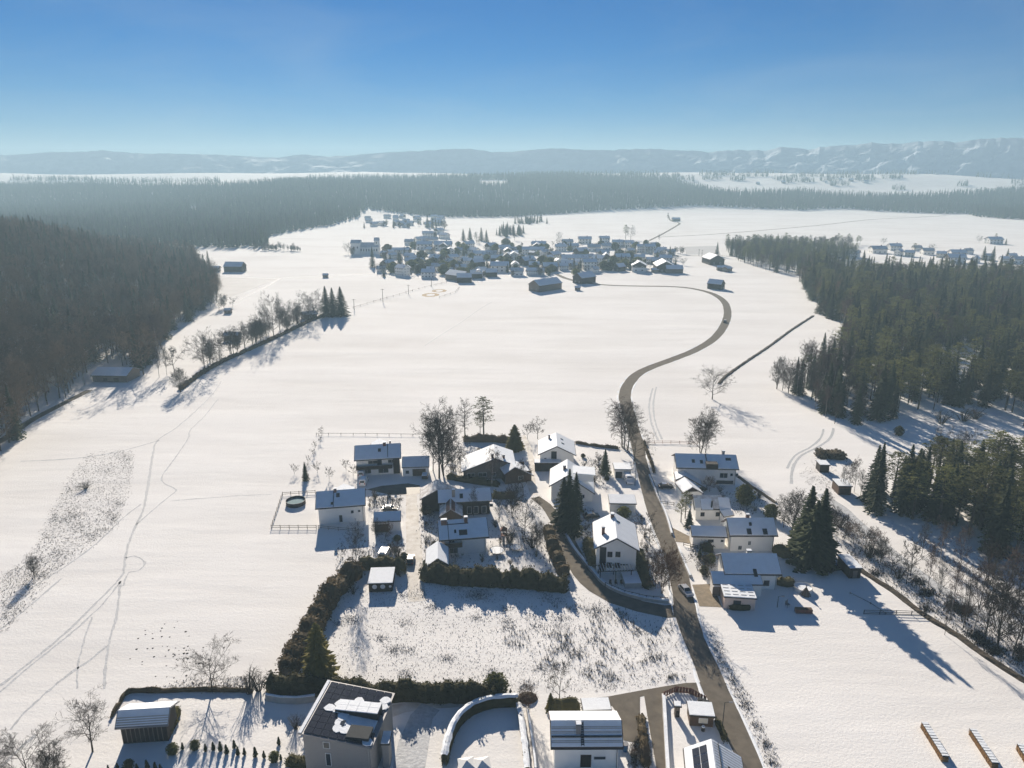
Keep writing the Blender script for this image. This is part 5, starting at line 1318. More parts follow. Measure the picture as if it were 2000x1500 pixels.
# weedy plot and bottom row
T("thuja", 625, 1326, 1214, "yellow green conifer at the foot of the brown hedge", 1.3)
T("ash2", 698, 1125, 1012, "tall thin bare tree above the dark green shed", 0.8); T("fruit1", 780, 1092, 1058, "small bare tree beside the parked car", 1.1); T("multi1", 735, 1050, 1010, "grey bare thicket behind the tall thin tree", 1.1); T("rusty0", 752, 1052, 1018, "brown bare shrubby tree below the carport", 1.2); T("shrub0", 690, 1160, 1140, "grass like shrub at the inner side of the brown hedge", 1.2, cat='shrub')
T("oak0", 415, 1352, 1262, "round bare tree by the low hedge, its shadow spread on the snow", 1.3); T("ash0", 181, 1468, 1354, "bare tree left of the black barn", 1.4)
T("oak1", 60, 1540, 1428, "big bare tree crown at the bottom left corner", 1.2); T("oak2", 0, 1510, 1440, "bare tree cut by the left edge at the bottom", 1.2); T("multi0", 110, 1530, 1450, "bare thicket at the bottom left, right of the big crown", 1.1)
T("shrub1", 487, 1354, 1302, "tall brown shrub where the low hedge meets the dark hedge", 1.0, cat='shrub'); T("shrub2", 505, 1350, 1310, "second brown shrub next to the dark hedge", 1.0, cat='shrub')
T("multi1", 66, 1126, 1078, "lone multi stemmed bush on the weedy left strip", 0.9, cat='bush'); T("shrub0", 168, 954, 940, "flattened brown thicket in the weedy left strip", 2.2, cat='shrub')
T("fruit0", 1092, 1372, 1282, "slender bare tree at the lower street, before the ribbed roof house", 0.6); T("thuja", 1075, 1388, 1352, "small dark conifer left of the slender bare tree", 1.1, cat='conifer')
T("rusty1", 1034, 1395, 1330, "brown twiggy tree by the two walkers", 0.8); T("ball", 968, 1352, 1318, "dark rounded evergreen at the end of the tall hedge", 1.3, cat='bush')
T("spruce1", 597, 938, 901, "small single spruce on the meadow beside the pool garden", 1.25, cat='tree')
for i, (bx, by, ty) in enumerate(((643, 936, 911), (620, 924, 900), (575, 926, 905), (690, 930, 905), (676, 918, 896))):
    T("fruit%d" % (i % 2), bx, by, ty, ["small bare fruit tree right of the single meadow spruce", "thin bare sapling behind the meadow spruce", "thin bare sapling left of the meadow spruce", "brown bush at the balcony house's left corner", "small bush on the meadow behind the balcony house"][i], 0.9)
for i in range(6):
    T("fruit%d" % (i % 2), 628 - i * 6.5 + (i % 2) * 4, 850 + i * 14, 832 + i * 14, "young thin tree in the slanting row at the middle meadow", 0.7, "young trees in a slanting row on the meadow")
# small evergreens in rows, lower left
row = [(338, 1472, 20, "ball"), (357, 1463, 13, "cone"), (381, 1463, 17, "ball"), (402, 1467, 14, "cone"), (417, 1465, 16, "cone"), (431, 1466, 18, "cone"), (443, 1472, 18, "cone"), (458, 1461, 16, "cone"), (465, 1474, 16, "cone"), (478, 1474, 14, "cone"), (499, 1478, 19, "cone"), (516, 1480, 14, "cone"), (536, 1486, 18, "ball"), (549, 1484, 11, "cone"), (545, 1454, 15, "cone"),
       (212, 1506, 12, "cone"), (230, 1504, 14, "cone"), (252, 1502, 18, "ball"), (268, 1504, 13, "cone"), (288, 1502, 18, "cone"), (304, 1504, 16, "cone"), (314, 1506, 14, "cone")]
for i, (bx, by, hp, k) in enumerate(row):
    lone = bx == 545
    T(k, bx, by, by - hp, "single dark egg shaped conifer in the shade beside the panel roof house" if lone else ("rounded evergreen in the planted row before the black barn" if k == "ball" else "young dark conifer in the planted rows before the black barn"), 1.0 if k == "ball" else 1.15, None if lone else ("rounded evergreens in the barn rows" if k == "ball" else "young conifers in the barn rows"), 'conifer')
T("shrub0", 578, 1424, 1396, "small bare bush on the shaded lawn left of the panel roof house", 1.2, cat='shrub')

# wood in the right foreground
FR = [(1690, 985), (1712, 958), (1760, 950), (1830, 938), (1900, 930), (2080, 930), (2150, 1150), (2000, 1118), (1920, 1075), (1850, 1042), (1770, 1012)]
fr_pts = sorted(grid_pts(in_px(FR), 70, 200, 120, 260, 5.4, 51), key=near_first)
rng = random.Random(52)
for p in fr_pts:
    k = rng.choices(["spruce0", "spruce1", "spruce2", "spruce3", "pine0", "pine1", "pine2", "ash1"], [.7, .7, .7, .7, 2.0, 2.0, 2.0, 0.3])[0]
    b = k.rstrip('0123456789')
    plant(k, p, rng.uniform(13, 19), {"spruce": "dark spruce in the near wood above the snowy forest track", "pine": "olive pine in the near wood above the snowy forest track", "ash": "bare tree among the conifers above the snowy forest track"}[b], {"spruce": "spruces in the near wood", "pine": "pines in the near wood", "ash": "bare trees in the near wood"}[b], rng.uniform(1.3, 1.7) if b == "pine" else rng.uniform(1.1, 1.4), seed=rng.randrange(9999))
T("spruce0", 1707, 1000, 862, "tall pointed spruce, left end of the near wood", 1.0); T("spruce2", 1762, 1000, 866, "tall pointed spruce, second from the left of the near wood", 1.1)
# thin bare trees and scrub between track and meadow ditch
for i, (bx, by, ty, k, W) in enumerate(((1655, 965, 895, "birch0", .8), (1668, 962, 890, "birch1", .7), (1645, 960, 900, "ash1", .6), (1680, 975, 912, "ash2", .7), (1900, 1240, 1085, "birch1", .9), (1922, 1255, 1095, "ash0", .9), (1880, 1230, 1090, "ash1", .6), (1855, 1210, 1085, "birch0", .7), (1950, 1265, 1110, "multi0", .9), (1978, 1280, 1120, "ash2", .8), (1830, 1180, 1075, "ash1", .6), (1810, 1160, 1050, "birch0", .7), (1778, 1125, 1050, "fruit0", .8), (1995, 1250, 1100, "oak0", .8), (1870, 1130, 1020, "birch1", .8), (1835, 1100, 1010, "birch0", .8), (1800, 1085, 1010, "ash0", .7), (1960, 1190, 1060, "birch0", .8), (1990, 1160, 1040, "ash1", .8), (1930, 1150, 1040, "multi1", .8), (1845, 1240, 1150, "ash2", .5), (1770, 1140, 1085, "fruit1", .9), (1720, 1100, 1045, "multi0", .9), (1690, 1080, 1030, "fruit0", 1.1), (1705, 1075, 1030, "rusty0", 1.0), (1740, 1120, 1072, "fruit1", 1.0), (1890, 1215, 1170, "rusty1", .9), (1650, 1050, 1010, "multi1", 1.0), (1668, 1062, 1015, "rusty0", 1.0), (1700, 1090, 1055, "shrub1", 1.3), (1755, 1130, 1100, "shrub2", 1.3), (1640, 1030, 1000, "shrub0", 1.5), (1615, 985, 955, "rusty1", 1.0))):
    kk = {'birch': "pale thin birch", 'ash': "slim grey bare tree", 'rusty': "rusty brown twiggy tree", 'multi': "bushy many stemmed tree", 'fruit': "crooked low bare tree", 'shrub': "low brown shrub", 'oak': "spreading bare tree"}[k.rstrip('0123456789')]
    T(k, bx, by, ty, kk + (" beside the brown field shed" if by < 1000 and bx < 1690 else " in the scrub between forest track and meadow ditch"), W, kk + "s along the forest track", 'tree')
for i, (bx, by, ty, k, W) in enumerate(((1517, 760, 694, "multi0", .8), (1528, 763, 690, "ash1", .9), (1540, 768, 696, "multi1", .8), (1556, 772, 700, "birch0", .8), (1568, 775, 690, "ash0", .7), (1592, 800, 735, "birch1", .7), (1612, 815, 748, "birch0", .7), (1630, 828, 760, "ash2", .7), (1604, 805, 765, "multi0", .8))):
    T(k, bx, by, ty, "bare alder in the pale group at the wood's near corner", W, "bare alders at the near corner of the wood")
for i, (bx, by, ty, k, W) in enumerate(((1840, 890, 828, "oak1", .9), (1868, 905, 838, "multi1", .9), (1830, 912, 850, "multi0", 1.0), (1895, 880, 835, "fruit1", 1.0), (1755, 850, 832, "ball", 1.0), (1880, 822, 795, "shrub1", 2.0), (1905, 818, 795, "shrub0", 2.0), (1838, 828, 800, "shrub2", 1.5))):
    T(k, bx, by, ty, ["wide bare tree in the snowy clearing before the near wood", "bare thicket in the clearing, right of the wide tree", "bare thicket in the clearing, left of the wide tree", "low bare tree at the clearing's far side", "single dark bush in the blue clearing", "brown shrubs at the clearing's top edge", "second brown shrubs at the clearing's top edge", "grey shrub under the wood's edge in the clearing"][i], W)

# ------------------------------------------------------------------ weeds: grass tufts standing out of the snow
def tufts(name, label, poly, n, seed, m='weed', hmin=0.08, hmax=0.35, wmax=0.10, clump=0.5, blades=2):
    rng = random.Random(seed); mb = MB()
    xs = [p[0] for p in poly]; ys = [p[1] for p in poly]
    cl = [(rng.uniform(min(xs), max(xs)), rng.uniform(min(ys), max(ys))) for _ in range(60)]
    k = 0; it = 0
    while k < n and it < n * 20:
        it += 1
        if rng.random() < clump:
            c = rng.choice(cl); a, b = rng.gauss(c[0], 9), rng.gauss(c[1], 5)
        else: a, b = rng.uniform(min(xs), max(xs)), rng.uniform(min(ys), max(ys))
        if not inpoly(a + rng.gauss(0, 5), b + rng.gauss(0, 4), poly): continue
        p = P(a, b); k += 1
        for _ in range(blades):
            h = rng.uniform(hmin, hmax); w = rng.uniform(0.03, wmax); th = rng.uniform(0, 6.28); l = rng.uniform(-0.15, 0.15)
            dx, dy = math.cos(th) * w, math.sin(th) * w; ox, oy = rng.uniform(-.15, .15), rng.uniform(-.15, .15)
            mb.add([(p.x + ox - dx, p.y + oy - dy, -0.02), (p.x + ox + dx, p.y + oy + dy, -0.02), (p.x + ox + l, p.y + oy + l, h)], [(0, 1, 2)])
    return tag(mb.build(name, M[m]), label, None, None, 'stuff')
PLOT = [(648, 1160), (700, 1150), (790, 1140), (850, 1135), (960, 1145), (1110, 1160), (1160, 1168), (1230, 1190), (1310, 1212), (1325, 1250), (1345, 1290), (1352, 1325), (1280, 1335), (1180, 1352), (1000, 1352), (975, 1338), (800, 1335), (680, 1325), (650, 1260)]
tufts("dry_weeds", "dry weeds poking through the snow of the sloping plot", PLOT, 12000, 61, 'weed', 0.04, 0.24, 0.075, 0.5)
tufts("tall_weeds", "taller rusty weeds on the sloping plot", [(1050, 1175), (1200, 1190), (1300, 1215), (1340, 1290), (1340, 1325), (1180, 1335), (1060, 1300), (980, 1250)], 700, 62, 'twig', 0.3, 0.9, 0.06, 0.8, 4)
STRIP = [(170, 888), (215, 880), (262, 878), (258, 930), (244, 990), (222, 1030), (170, 1070), (120, 1105), (60, 1150), (0, 1195), (0, 1130), (60, 1090), (85, 1040), (115, 980), (140, 930)]
tufts("meadow_weeds", "weedy strip of rough grass on the left meadow", STRIP, 9500, 63, 'weed', 0.04, 0.24, 0.08, 0.25)
tufts("meadow_weeds", "thin grass tips along the meadow's edge lower left", [(0, 1195), (60, 1150), (110, 1110), (60, 1180), (0, 1240)], 500, 64, 'weed', 0.05, 0.25, 0.08)
tufts("dry_grass", "dry grass on the banks beside the ditch and forest track", [(1600, 960), (1640, 1000), (1700, 1060), (1760, 1110), (1850, 1165), (2000, 1240), (2000, 1320), (1900, 1255), (1790, 1180), (1690, 1110), (1640, 1060), (1610, 1010)], 9000, 65, 'twig', 0.1, 0.6, 0.09, 0.6)
tufts("dry_grass", "dry grass on the verge right of the main road", [(1378, 1240), (1400, 1285), (1428, 1345), (1468, 1420), (1500, 1495), (1525, 1500), (1470, 1380), (1420, 1290), (1395, 1230)], 1500, 66, 'weed', 0.06, 0.3, 0.07)
tufts("dry_grass", "grass showing in the snow by the low hedge and barn", [(350, 1330), (500, 1322), (520, 1345), (400, 1348), (300, 1350)], 600, 67, 'weed', 0.06, 0.3, 0.1)
tufts("dry_grass", "frozen tufts round the field hut and track", [(1560, 930), (1600, 890), (1640, 930), (1660, 960), (1600, 960)], 500, 68, 'weed', 0.06, 0.3, 0.1)
GARD = [[(660, 1060), (790, 1050), (790, 1100), (650, 1110)], [(820, 960), (860, 1010), (850, 1100), (822, 1110)], [(960, 990), (1050, 985), (1080, 1060), (1100, 1120), (960, 1110), (880, 1110), (955, 1060)], [(1130, 890), (1190, 900), (1185, 960), (1150, 940)], [(1130, 985), (1160, 1000), (1160, 1110), (1140, 1090)], [(720, 965), (785, 970), (785, 995), (720, 995)], [(1250, 1010), (1270, 1060), (1295, 1130), (1250, 1140)], [(1400, 960), (1480, 965), (1520, 1005), (1440, 1005)], [(1345, 1070), (1405, 1085), (1385, 1135), (1360, 1110)], [(1240, 1440), (1262, 1450), (1262, 1500), (1232, 1500)], [(870, 870), (950, 880), (905, 925), (870, 930)]]
for i, g in enumerate(GARD): tufts("garden_stubble", "withered bed plants and grass in a snowy garden", g, 420, 70 + i, 'twig' if i % 2 else 'weed', 0.08, 0.55, 0.09, 0.7, 3)
# dark clods dug up by animals on the left meadow
mb = MB(); rng = random.Random(81)
for k in range(60):
    a, b = rng.gauss(330, 38), rng.gauss(1268, 26)
    p = P(a, b); r = rng.uniform(0.1, 0.3)
    vs = [(p.x + math.cos(t) * r * rng.uniform(.7, 1.2), p.y + math.sin(t) * r * rng.uniform(.7, 1.2), 0.0) for t in np.linspace(0, 6.28, 7)[:-1]] + [(p.x, p.y, r * 0.55)]
    mb.add(vs, [(i, (i + 1) % 6, 6) for i in range(6)])
tag(mb.build("molehills", M['earth']), "dark molehills scattered over the left meadow", None, None, 'stuff')

rng = random.Random(77)
for i in range(95):
    gp = GARD[i % len(GARD)]; xs = [p[0] for p in gp]; ys = [p[1] for p in gp]
    for _ in range(30):
        a, b = rng.uniform(min(xs), max(xs)), rng.uniform(min(ys), max(ys))
        if inpoly(a, b, gp): break
    k = rng.choice(["shrub0", "shrub1", "shrub2", "redshrub", "bush", "shrub1", "fruit0"])
    g = P(a, b); plant(k, (g.x, g.y, 0), rng.uniform(0.9, 2.4) if k != "fruit0" else rng.uniform(2.5, 4), "small leafless shrub or bush in one of the snowy house gardens", "shrubs in the house gardens", rng.uniform(0.9, 1.5), cat='shrub', seed=i)

rng = random.Random(78)      # the stream row is dense
for i in range(30):
    f = rng.random(); bx = np.interp(f, [0, .35, .7, 1], [385, 470, 560, 625]) + rng.uniform(-14, 14); by = np.interp(bx, [370, 400, 440, 500, 560, 620, 640], [748, 728, 703, 677, 650, 626, 620]) - rng.uniform(0, 16)
    g = G(bx, by); k = rng.choice(["ash0", "ash1", "oak1", "multi0", "multi1", "oak2"])
    plant(k, (g.x, g.y, g.z), rng.uniform(7, 17), "dark bare tree crowding the long stream row", "crowded bare trees of the stream row", 1.1, seed=i)

# ------------------------------------------------------------------ the far village
M['far_tile'] = mat("snow_dusted_roof", (0.66, 0.70, 0.75), 0.8, 0.12, 0.5, c2=(0.46, 0.48, 0.51))
def far_proto(L, D, he, hr, wall, up=None, nw=3, floors=2, snow='snow', chim=True):
    """one house: x along the ridge; parts wall, upper cladding, roof > snow_cover, windows > pane, chimney"""
    t = thing("house", "x", "house")
    wx, wy = L / 2 - 0.5, D / 2 - 0.6; k = (hr - he) / (D / 2)
    zr = hr - 0.25; ze = he + 0.6 * k - 0.25
    vs = []
    for x in (-wx, wx): vs += [(x, -wy, -0.6), (x, wy, -0.6), (x, wy, ze), (x, 0, zr), (x, -wy, ze)]
    MB().add(vs, [(4, 3, 2, 1, 0), (5, 6, 7, 8, 9), (1, 2, 7, 6), (0, 5, 9, 4)]).build("wall", M[wall], t)
    if up:
        mb = MB()
        for s in (-1, 1):
            a, b = s * (wx + 0.01), s * (wx + 0.09)
            pr = [(-wy, ze - 1.6), (wy, ze - 1.6), (wy, ze), (0, zr), (-wy, ze)]
            mb.add([(a, y, z) for y, z in pr] + [(b, y, z) for y, z in pr], [(0, 1, 2, 3, 4), (9, 8, 7, 6, 5)] + [(i, (i + 1) % 5, 5 + (i + 1) % 5, 5 + i) for i in range(5)])
        mb.build("gable_cladding", M[up], t)
    def shell(e, lift, th):
        x0, x1, y = -L / 2 + e, L / 2 - e, D / 2 - e; zz = he + k * e
        top = [(y, zz + lift), (0, hr + lift), (-y, zz + lift)]; vs = []
        for x in (x0, x1): vs += [(x, a, b) for a, b in top] + [(x, a, b - th) for a, b in top]
        return vs, [(0, 1, 7, 6), (1, 2, 8, 7), (3, 9, 10, 4), (4, 10, 11, 5), (0, 6, 9, 3), (2, 5, 11, 8), (0, 3, 4, 1), (1, 4, 5, 2), (6, 7, 10, 9), (7, 8, 11, 10)]
    r = MB().add(*shell(0, 0, 0.22)).build("roof", M['roof_tile'], t)
    if snow: MB().add(*shell(0.18, 0.16, 0.155)).build("snow_cover", M[snow], r)
    for f in range(floors):
        z = 1.5 + 2.7 * f
        if z > he - 0.3 and f: continue
        for i in range(nw):
            x = -wx + (i + 0.5) * 2 * wx / nw
            w = MB().box((x, -wy - 0.04, z), (1.3, 0.08, 1.4)).build("window", M['frame_white'], t); MB().box((x, -wy - 0.09, z), (1.0, 0.03, 1.1)).build("pane", M['glass'], w)
        for s in (-1, 1):
            for i in range(2):
                y = (-0.45 + 0.9 * i) * wy
                w = MB().box((s * (wx + 0.10), y, z), (0.08, 1.2, 1.3)).build("window", M['frame_white'], t); MB().box((s * (wx + 0.15), y, z), (0.03, 0.95, 1.0)).build("pane", M['glass'], w)
    if chim: MB().box((L * 0.18, 0.4, hr + 0.2), (0.7, 0.7, 1.6)).build("chimney", M['chimney'], t)
    return t
PW = {}
def far_kind(key):
    if key in PW: return copy_tree(PW[key]), False
    o = {'w': lambda: far_proto(14, 10, 5.2, 8.2, 'white_wall', None, 4), 'c': lambda: far_proto(13, 10, 5.0, 8.0, 'cream_wall', 'brown_wood', 3), 'g': lambda: far_proto(15, 11, 5.4, 8.8, 'white_wall', 'dark_wood', 4),
         'd': lambda: far_proto(18, 12, 5.0, 9.0, 'dark_wood', None, 0, 1, chim=False), 'b': lambda: far_proto(26, 14, 5.0, 9.0, 'grey_wood', None, 0, 1, chim=False), 'l': lambda: far_proto(28, 11, 5.2, 8.4, 'white_wall', None, 8),
         't': lambda: far_proto(14, 11, 7.8, 10.8, 'white_wall', None, 4, 3), 's': lambda: far_proto(8, 6, 2.8, 4.4, 'grey_wood', None, 1, 1, chim=False), 'm': lambda: far_proto(13, 10, 4.4, 7.4, 'white_wall', None, 3, 2, 'far_tile')}[key]()
    PW[key] = o
    return o, True
LEN = {'w': 14, 'c': 13, 'g': 15, 'd': 18, 'b': 26, 'l': 28, 't': 14, 's': 8, 'm': 13}
DEP = {'w': 10, 'c': 10, 'g': 11, 'd': 12, 'b': 14, 'l': 11, 't': 11, 's': 6, 'm': 10}
DESC = {'w': "white house", 'c': "cream timber gabled house", 'g': "dark gabled white house", 'd': "dark timber barn", 'b': "long weathered barn", 'l': "long white house", 't': "three storey white house", 's': "small grey shed", 'm': "thinly snowed white house"}
ORD = ["first", "second", "third", "fourth", "fifth", "sixth", "seventh", "eighth", "ninth", "tenth", "eleventh", "twelfth", "thirteenth", "fourteenth", "fifteenth", "sixteenth", "seventeenth", "eighteenth", "nineteenth", "twentieth"]
def ordn(i): return ORD[i] if i < 20 else "twenty-" + ORD[i - 20]
def far_house(px, py, wpx, kind, ori, label, group, rngv):
    g = G(px, py); o, first = far_kind(kind)
    dist = math.hypot(g.y * cp - (g.z - CAM_H) * sp, 0)
    wm = wpx / FPX * dist * 0.93
    rz = {'s': 0.0, 'g': math.pi / 2, 'a': 0.7, 'z': -0.7}[ori] + rngv.uniform(-0.12, 0.12)
    ref = LEN[kind] if ori == 's' else DEP[kind] if ori == 'g' else (LEN[kind] + DEP[kind]) * 0.6
    s = max(0.6, min(1.5, wm / ref))
    o.location = (g.x, g.y, g.z); o.rotation_euler = (0, 0, rz); o.scale = (s, s, s * 0.5 + 0.5 if s < 1 else 0.7 + 0.3 * s)
    tag(o, label, "barn" if kind in 'db' else "shed" if kind == 's' else "house", group)
    return o
VH = [(786, 538, 29, 't', 'z'), (837, 542, 30, 'w', 's'), (758, 522, 26, 'c', 'a'), (810, 517, 40, 'l', 's'), (852, 513, 30, 'g', 'z'), (856, 529, 30, 'm', 's'), (884, 511, 26, 'c', 'a'), (900, 531, 24, 'w', 's'), (878, 535, 18, 'm', 's'), (933, 520, 28, 'd', 'a'), (947, 504, 50, 'l', 's'), (976, 530, 40, 'g', 's'), (930, 543, 26, 'd', 's'), (907, 551, 32, 'd', 's'), (783, 496, 38, 'l', 's'), (830, 486, 34, 'w', 's'), (866, 487, 38, 'g', 's'), (915, 484, 24, 'w', 'a'), (836, 463, 24, 'w', 's'), (858, 456, 20, 'g', 'a'), (868, 466, 22, 'w', 'z'), (846, 474, 22, 'm', 's'), (820, 474, 22, 'w', 'a'), (800, 478, 20, 'm', 's'),
      (1053, 485, 30, 'w', 's'), (1042, 496, 50, 'l', 's'), (1004, 506, 20, 'w', 'g'), (1030, 517, 34, 'd', 'a'), (1006, 525, 18, 'w', 'g'), (1046, 537, 36, 'l', 's'), (1010, 538, 28, 'm', 's'), (1074, 529, 32, 'd', 's'), (1082, 506, 28, 'g', 'a'), (1122, 513, 58, 'l', 's'), (1107, 523, 26, 'w', 's'), (1151, 527, 30, 't', 's'), (1135, 498, 30, 'd', 'a'), (1160, 490, 28, 'm', 's'), (1142, 475, 28, 'w', 's'), (1180, 473, 22, 'w', 's'), (1108, 479, 24, 'm', 's'), (1170, 514, 30, 'g', 'z'), (1176, 500, 30, 'm', 's'), (1215, 511, 32, 'c', 's'), (1210, 529, 24, 'd', 'a'), (1248, 511, 24, 'w', 's'), (1247, 529, 32, 'g', 'g'), (1299, 513, 28, 'w', 's'), (1296, 529, 44, 'd', 'g'), (1279, 532, 16, 's', 's'), (1316, 533, 36, 'b', 's'), (1252, 493, 20, 't', 's'), (1268, 494, 24, 't', 's'), (1292, 495, 20, 'w', 's'), (1206, 481, 24, 'w', 's'), (1228, 481, 20, 'w', 's'), (1183, 487, 22, 'm', 's'), (1392, 515, 34, 'd', 'g'), (1420, 530, 22, 's', 'a'), (1408, 528, 20, 's', 's'),
      (960, 488, 26, 'g', 'a'), (985, 492, 26, 'w', 's'), (900, 496, 24, 'm', 's'), (925, 497, 26, 'w', 'z'), (970, 512, 26, 'd', 's'), (1000, 494, 22, 'm', 's'), (880, 497, 20, 'w', 'g'), (800, 508, 22, 'g', 's'), (765, 506, 20, 'w', 'a'), (820, 528, 20, 'm', 'a'), (745, 532, 20, 'm', 's'), (960, 540, 24, 'd', 's'), (1062, 500, 22, 'w', 'a'), (1095, 490, 24, 'w', 's'), (1120, 488, 22, 'g', 's'), (1195, 518, 20, 'm', 's'), (1230, 497, 20, 'w', 'a'), (1310, 498, 18, 'm', 's'), (1152, 508, 22, 'm', 'a'), (1090, 520, 20, 'w', 'g'), (912, 518, 22, 'g', 's'), (1240, 484, 18, 'w', 's'), (1278, 484, 18, 'm', 's')]
rngv = random.Random(91)
def rows(hs, bands, place, group):
    for bi, (lo, hi, nm) in enumerate(bands):
        sel = sorted([h for h in hs if lo <= h[1] < hi])
        for i, h in enumerate(sel):
            far_house(h[0], h[1], h[2], h[3], h[4], "%s, %s from left, %s %s" % (DESC[h[3]], ordn(i), nm, place), group, rngv)
rows(VH, [(400, 480, "rear row of"), (480, 494, "fourth row of"), (494, 507, "third row of"), (507, 520, "second row of"), (520, 570, "front row of")], "the far village", "houses of the far village")
RH = [(1618, 501, 36, 'w', 'a'), (1637, 493, 22, 'm', 's'), (1664, 503, 30, 'w', 'z'), (1714, 494, 32, 'm', 's'), (1755, 499, 22, 'w', 'a'), (1776, 501, 20, 'c', 'z'), (1868, 503, 32, 'w', 's'), (1864, 513, 36, 'g', 's'), (1905, 513, 20, 'w', 'a'), (1960, 513, 18, 'w', 's'), (1988, 514, 24, 'm', 's'), (1838, 503, 20, 'c', 'z'), (1746, 489, 26, 'w', 's'), (1810, 497, 24, 'm', 's'), (1930, 508, 20, 'w', 'z'), (1890, 496, 18, 'm', 's'), (1975, 507, 18, 'w', 's'), (1790, 490, 18, 'm', 's')]
rows(RH, [(400, 497, "rear row of"), (497, 504, "middle row of"), (504, 530, "front row of")], "the hamlet behind the wood", "houses of the hamlet behind the wood")
far_house(1940, 476, 30, 'w', 's', "lone white farmhouse among trees on the open snow far right", None, rngv)
far_house(1320, 432, 17, 'b', 's', "lone weathered barn at the turn of the lane on the far field", None, rngv)
far_house(1065, 566, 60, 'b', 'a', "large timber barn with snow roof, in front of the village near the lane", None, rngv).scale = (1.0, 0.95, 1.0)
far_house(1141, 552, 44, 'd', 'a', "dark timber barn beside the lane, right of the large one", None, rngv)
far_house(1398, 564, 32, 'd', 'z', "lone dark barn on the field inside the road's bend", None, rngv)
far_house(1128, 567, 9, 's', 's', "tiny hut on the snow beside the large timber barn", None, rngv)
far_house(895, 547, 50, 'b', 'z', "long low barn with open front at the village's near corner", None, rngv)
far_house(460, 530, 40, 'd', 's', "dark barn beside the hill wood, right one of two", None, rngv); far_house(418, 530, 34, 's', 's', "small grey barn at the hill wood's corner, left one of two", None, rngv)
far_house(636, 542, 12, 's', 's', "little dark hut on the path left of the village", None, rngv)
far_house(446, 612, 15, 's', 's', "dark little hut beside the field path near the wood", None, rngv); far_house(455, 664, 34, 's', 's', "dark hut hidden among the stream row's trees", None, rngv)
far_house(376, 410, 9, 's', 's', "tiny snow roofed hut in the clearing of the hazy forest", None, rngv); far_house(604, 622, 34, 's', 'a', "grey hut behind the dome crowned tree of the stream row", None, rngv)
# hamlet beyond: small hazy roofs
for i in range(30):
    a = 705 + 160 * rngv.random(); b = 422 + rngv.random() * 20 + (a - 705) * 0.03
    far_house(a, b, rngv.uniform(11, 17), rngv.choice('wmgcw'), rngv.choice('ssaz'), "hazy little house in the small hamlet before the far forest", "houses of the small far hamlet", rngv)
for i, (a, b, w) in enumerate(((1640, 352, 7), (1662, 354, 9), (1690, 357, 12), (1612, 357, 6), (1530, 358, 8), (1740, 346, 8), (1760, 347, 7), (1910, 342, 8), (1930, 344, 7), (1575, 352, 7), (1480, 360, 7), (1830, 341, 6))):
    far_house(a, b, w, 'wdm'[i % 3], 's', "tiny farm building between the snowy fields under the mountains", "far farms under the mountains", rngv)

VPOLY = [(745, 500), (830, 462), (880, 460), (905, 482), (1060, 482), (1140, 474), (1240, 480), (1320, 496), (1330, 528), (1220, 532), (1000, 540), (860, 546), (760, 536)]
k_ = 0
while k_ < 60:
    a, b = rngv.uniform(740, 1335), rngv.uniform(458, 548)
    if inpoly(a, b, VPOLY):
        k_ += 1; far_house(a, b, rngv.uniform(13, 20), rngv.choice('wmgcdsw'), rngv.choice('sgaz'), "small snowy roofed house squeezed between others in the far village", "small filler houses of the far village", rngv)
# church: nave, tall block, tower with saddle roof
g0, g1 = G(690, 497), G(743, 497)
t = thing("church", "white church with tower and long shaded nave roof at the village's left edge", "church", (g0.x, g0.y, 0))
L = (g1 - g0).length
def prism(x0, x1, y0, y1, he, hr, name, m, rn):
    c = thing_part = None
    w = MB().add([(x, y, z) for x in (x0, x1) for y, z in ((y0, -0.5), (y1, -0.5), (y1, he), ((y0 + y1) / 2, hr - .2), (y0, he))], [(4, 3, 2, 1, 0), (5, 6, 7, 8, 9), (1, 2, 7, 6), (0, 5, 9, 4)]).build(name, M[m], t)
    ym = (y0 + y1) / 2
    vs = []
    for x in (x0 - .4, x1 + .4): vs += [(x, y1 + .5, he - .1), (x, ym, hr + .2), (x, y0 - .5, he - .1), (x, y1 + .5, he - .4), (x, ym, hr - .15), (x, y0 - .5, he - .4)]
    r = MB().add(vs, [(0, 1, 7, 6), (1, 2, 8, 7), (3, 9, 10, 4), (4, 10, 11, 5), (0, 6, 9, 3), (2, 5, 11, 8), (0, 3, 4, 1), (1, 4, 5, 2), (6, 7, 10, 9), (7, 8, 11, 10)]).build(rn, M['far_tile'], t)
    return w
prism(2, L - 2, 0, 12, 8.5, 13, "nave", 'white_wall', "nave_roof"); prism(-2, L * 0.28, -2, 10, 13, 16, "front_block", 'white_wall', "block_roof")
prism(L * 0.78, L * 0.95, 2, 8, 15.5, 18.5, "tower", 'white_wall', "tower_roof")
for i in range(7): w = MB().box((L * 0.3 + i * L * 0.095, -0.06, 5), (1.1, 0.1, 2.6)).build("window", M['glass'], t)
for i in range(2): MB().box((L * 0.05 + i * L * 0.13, -2.06, 8), (1.2, 0.1, 2.0)).build("window", M['glass'], t)
MB().box((L * 0.865, 1.95, 13.0), (1.2, 0.1, 2.0)).build("belfry_window", M['glass'], t)

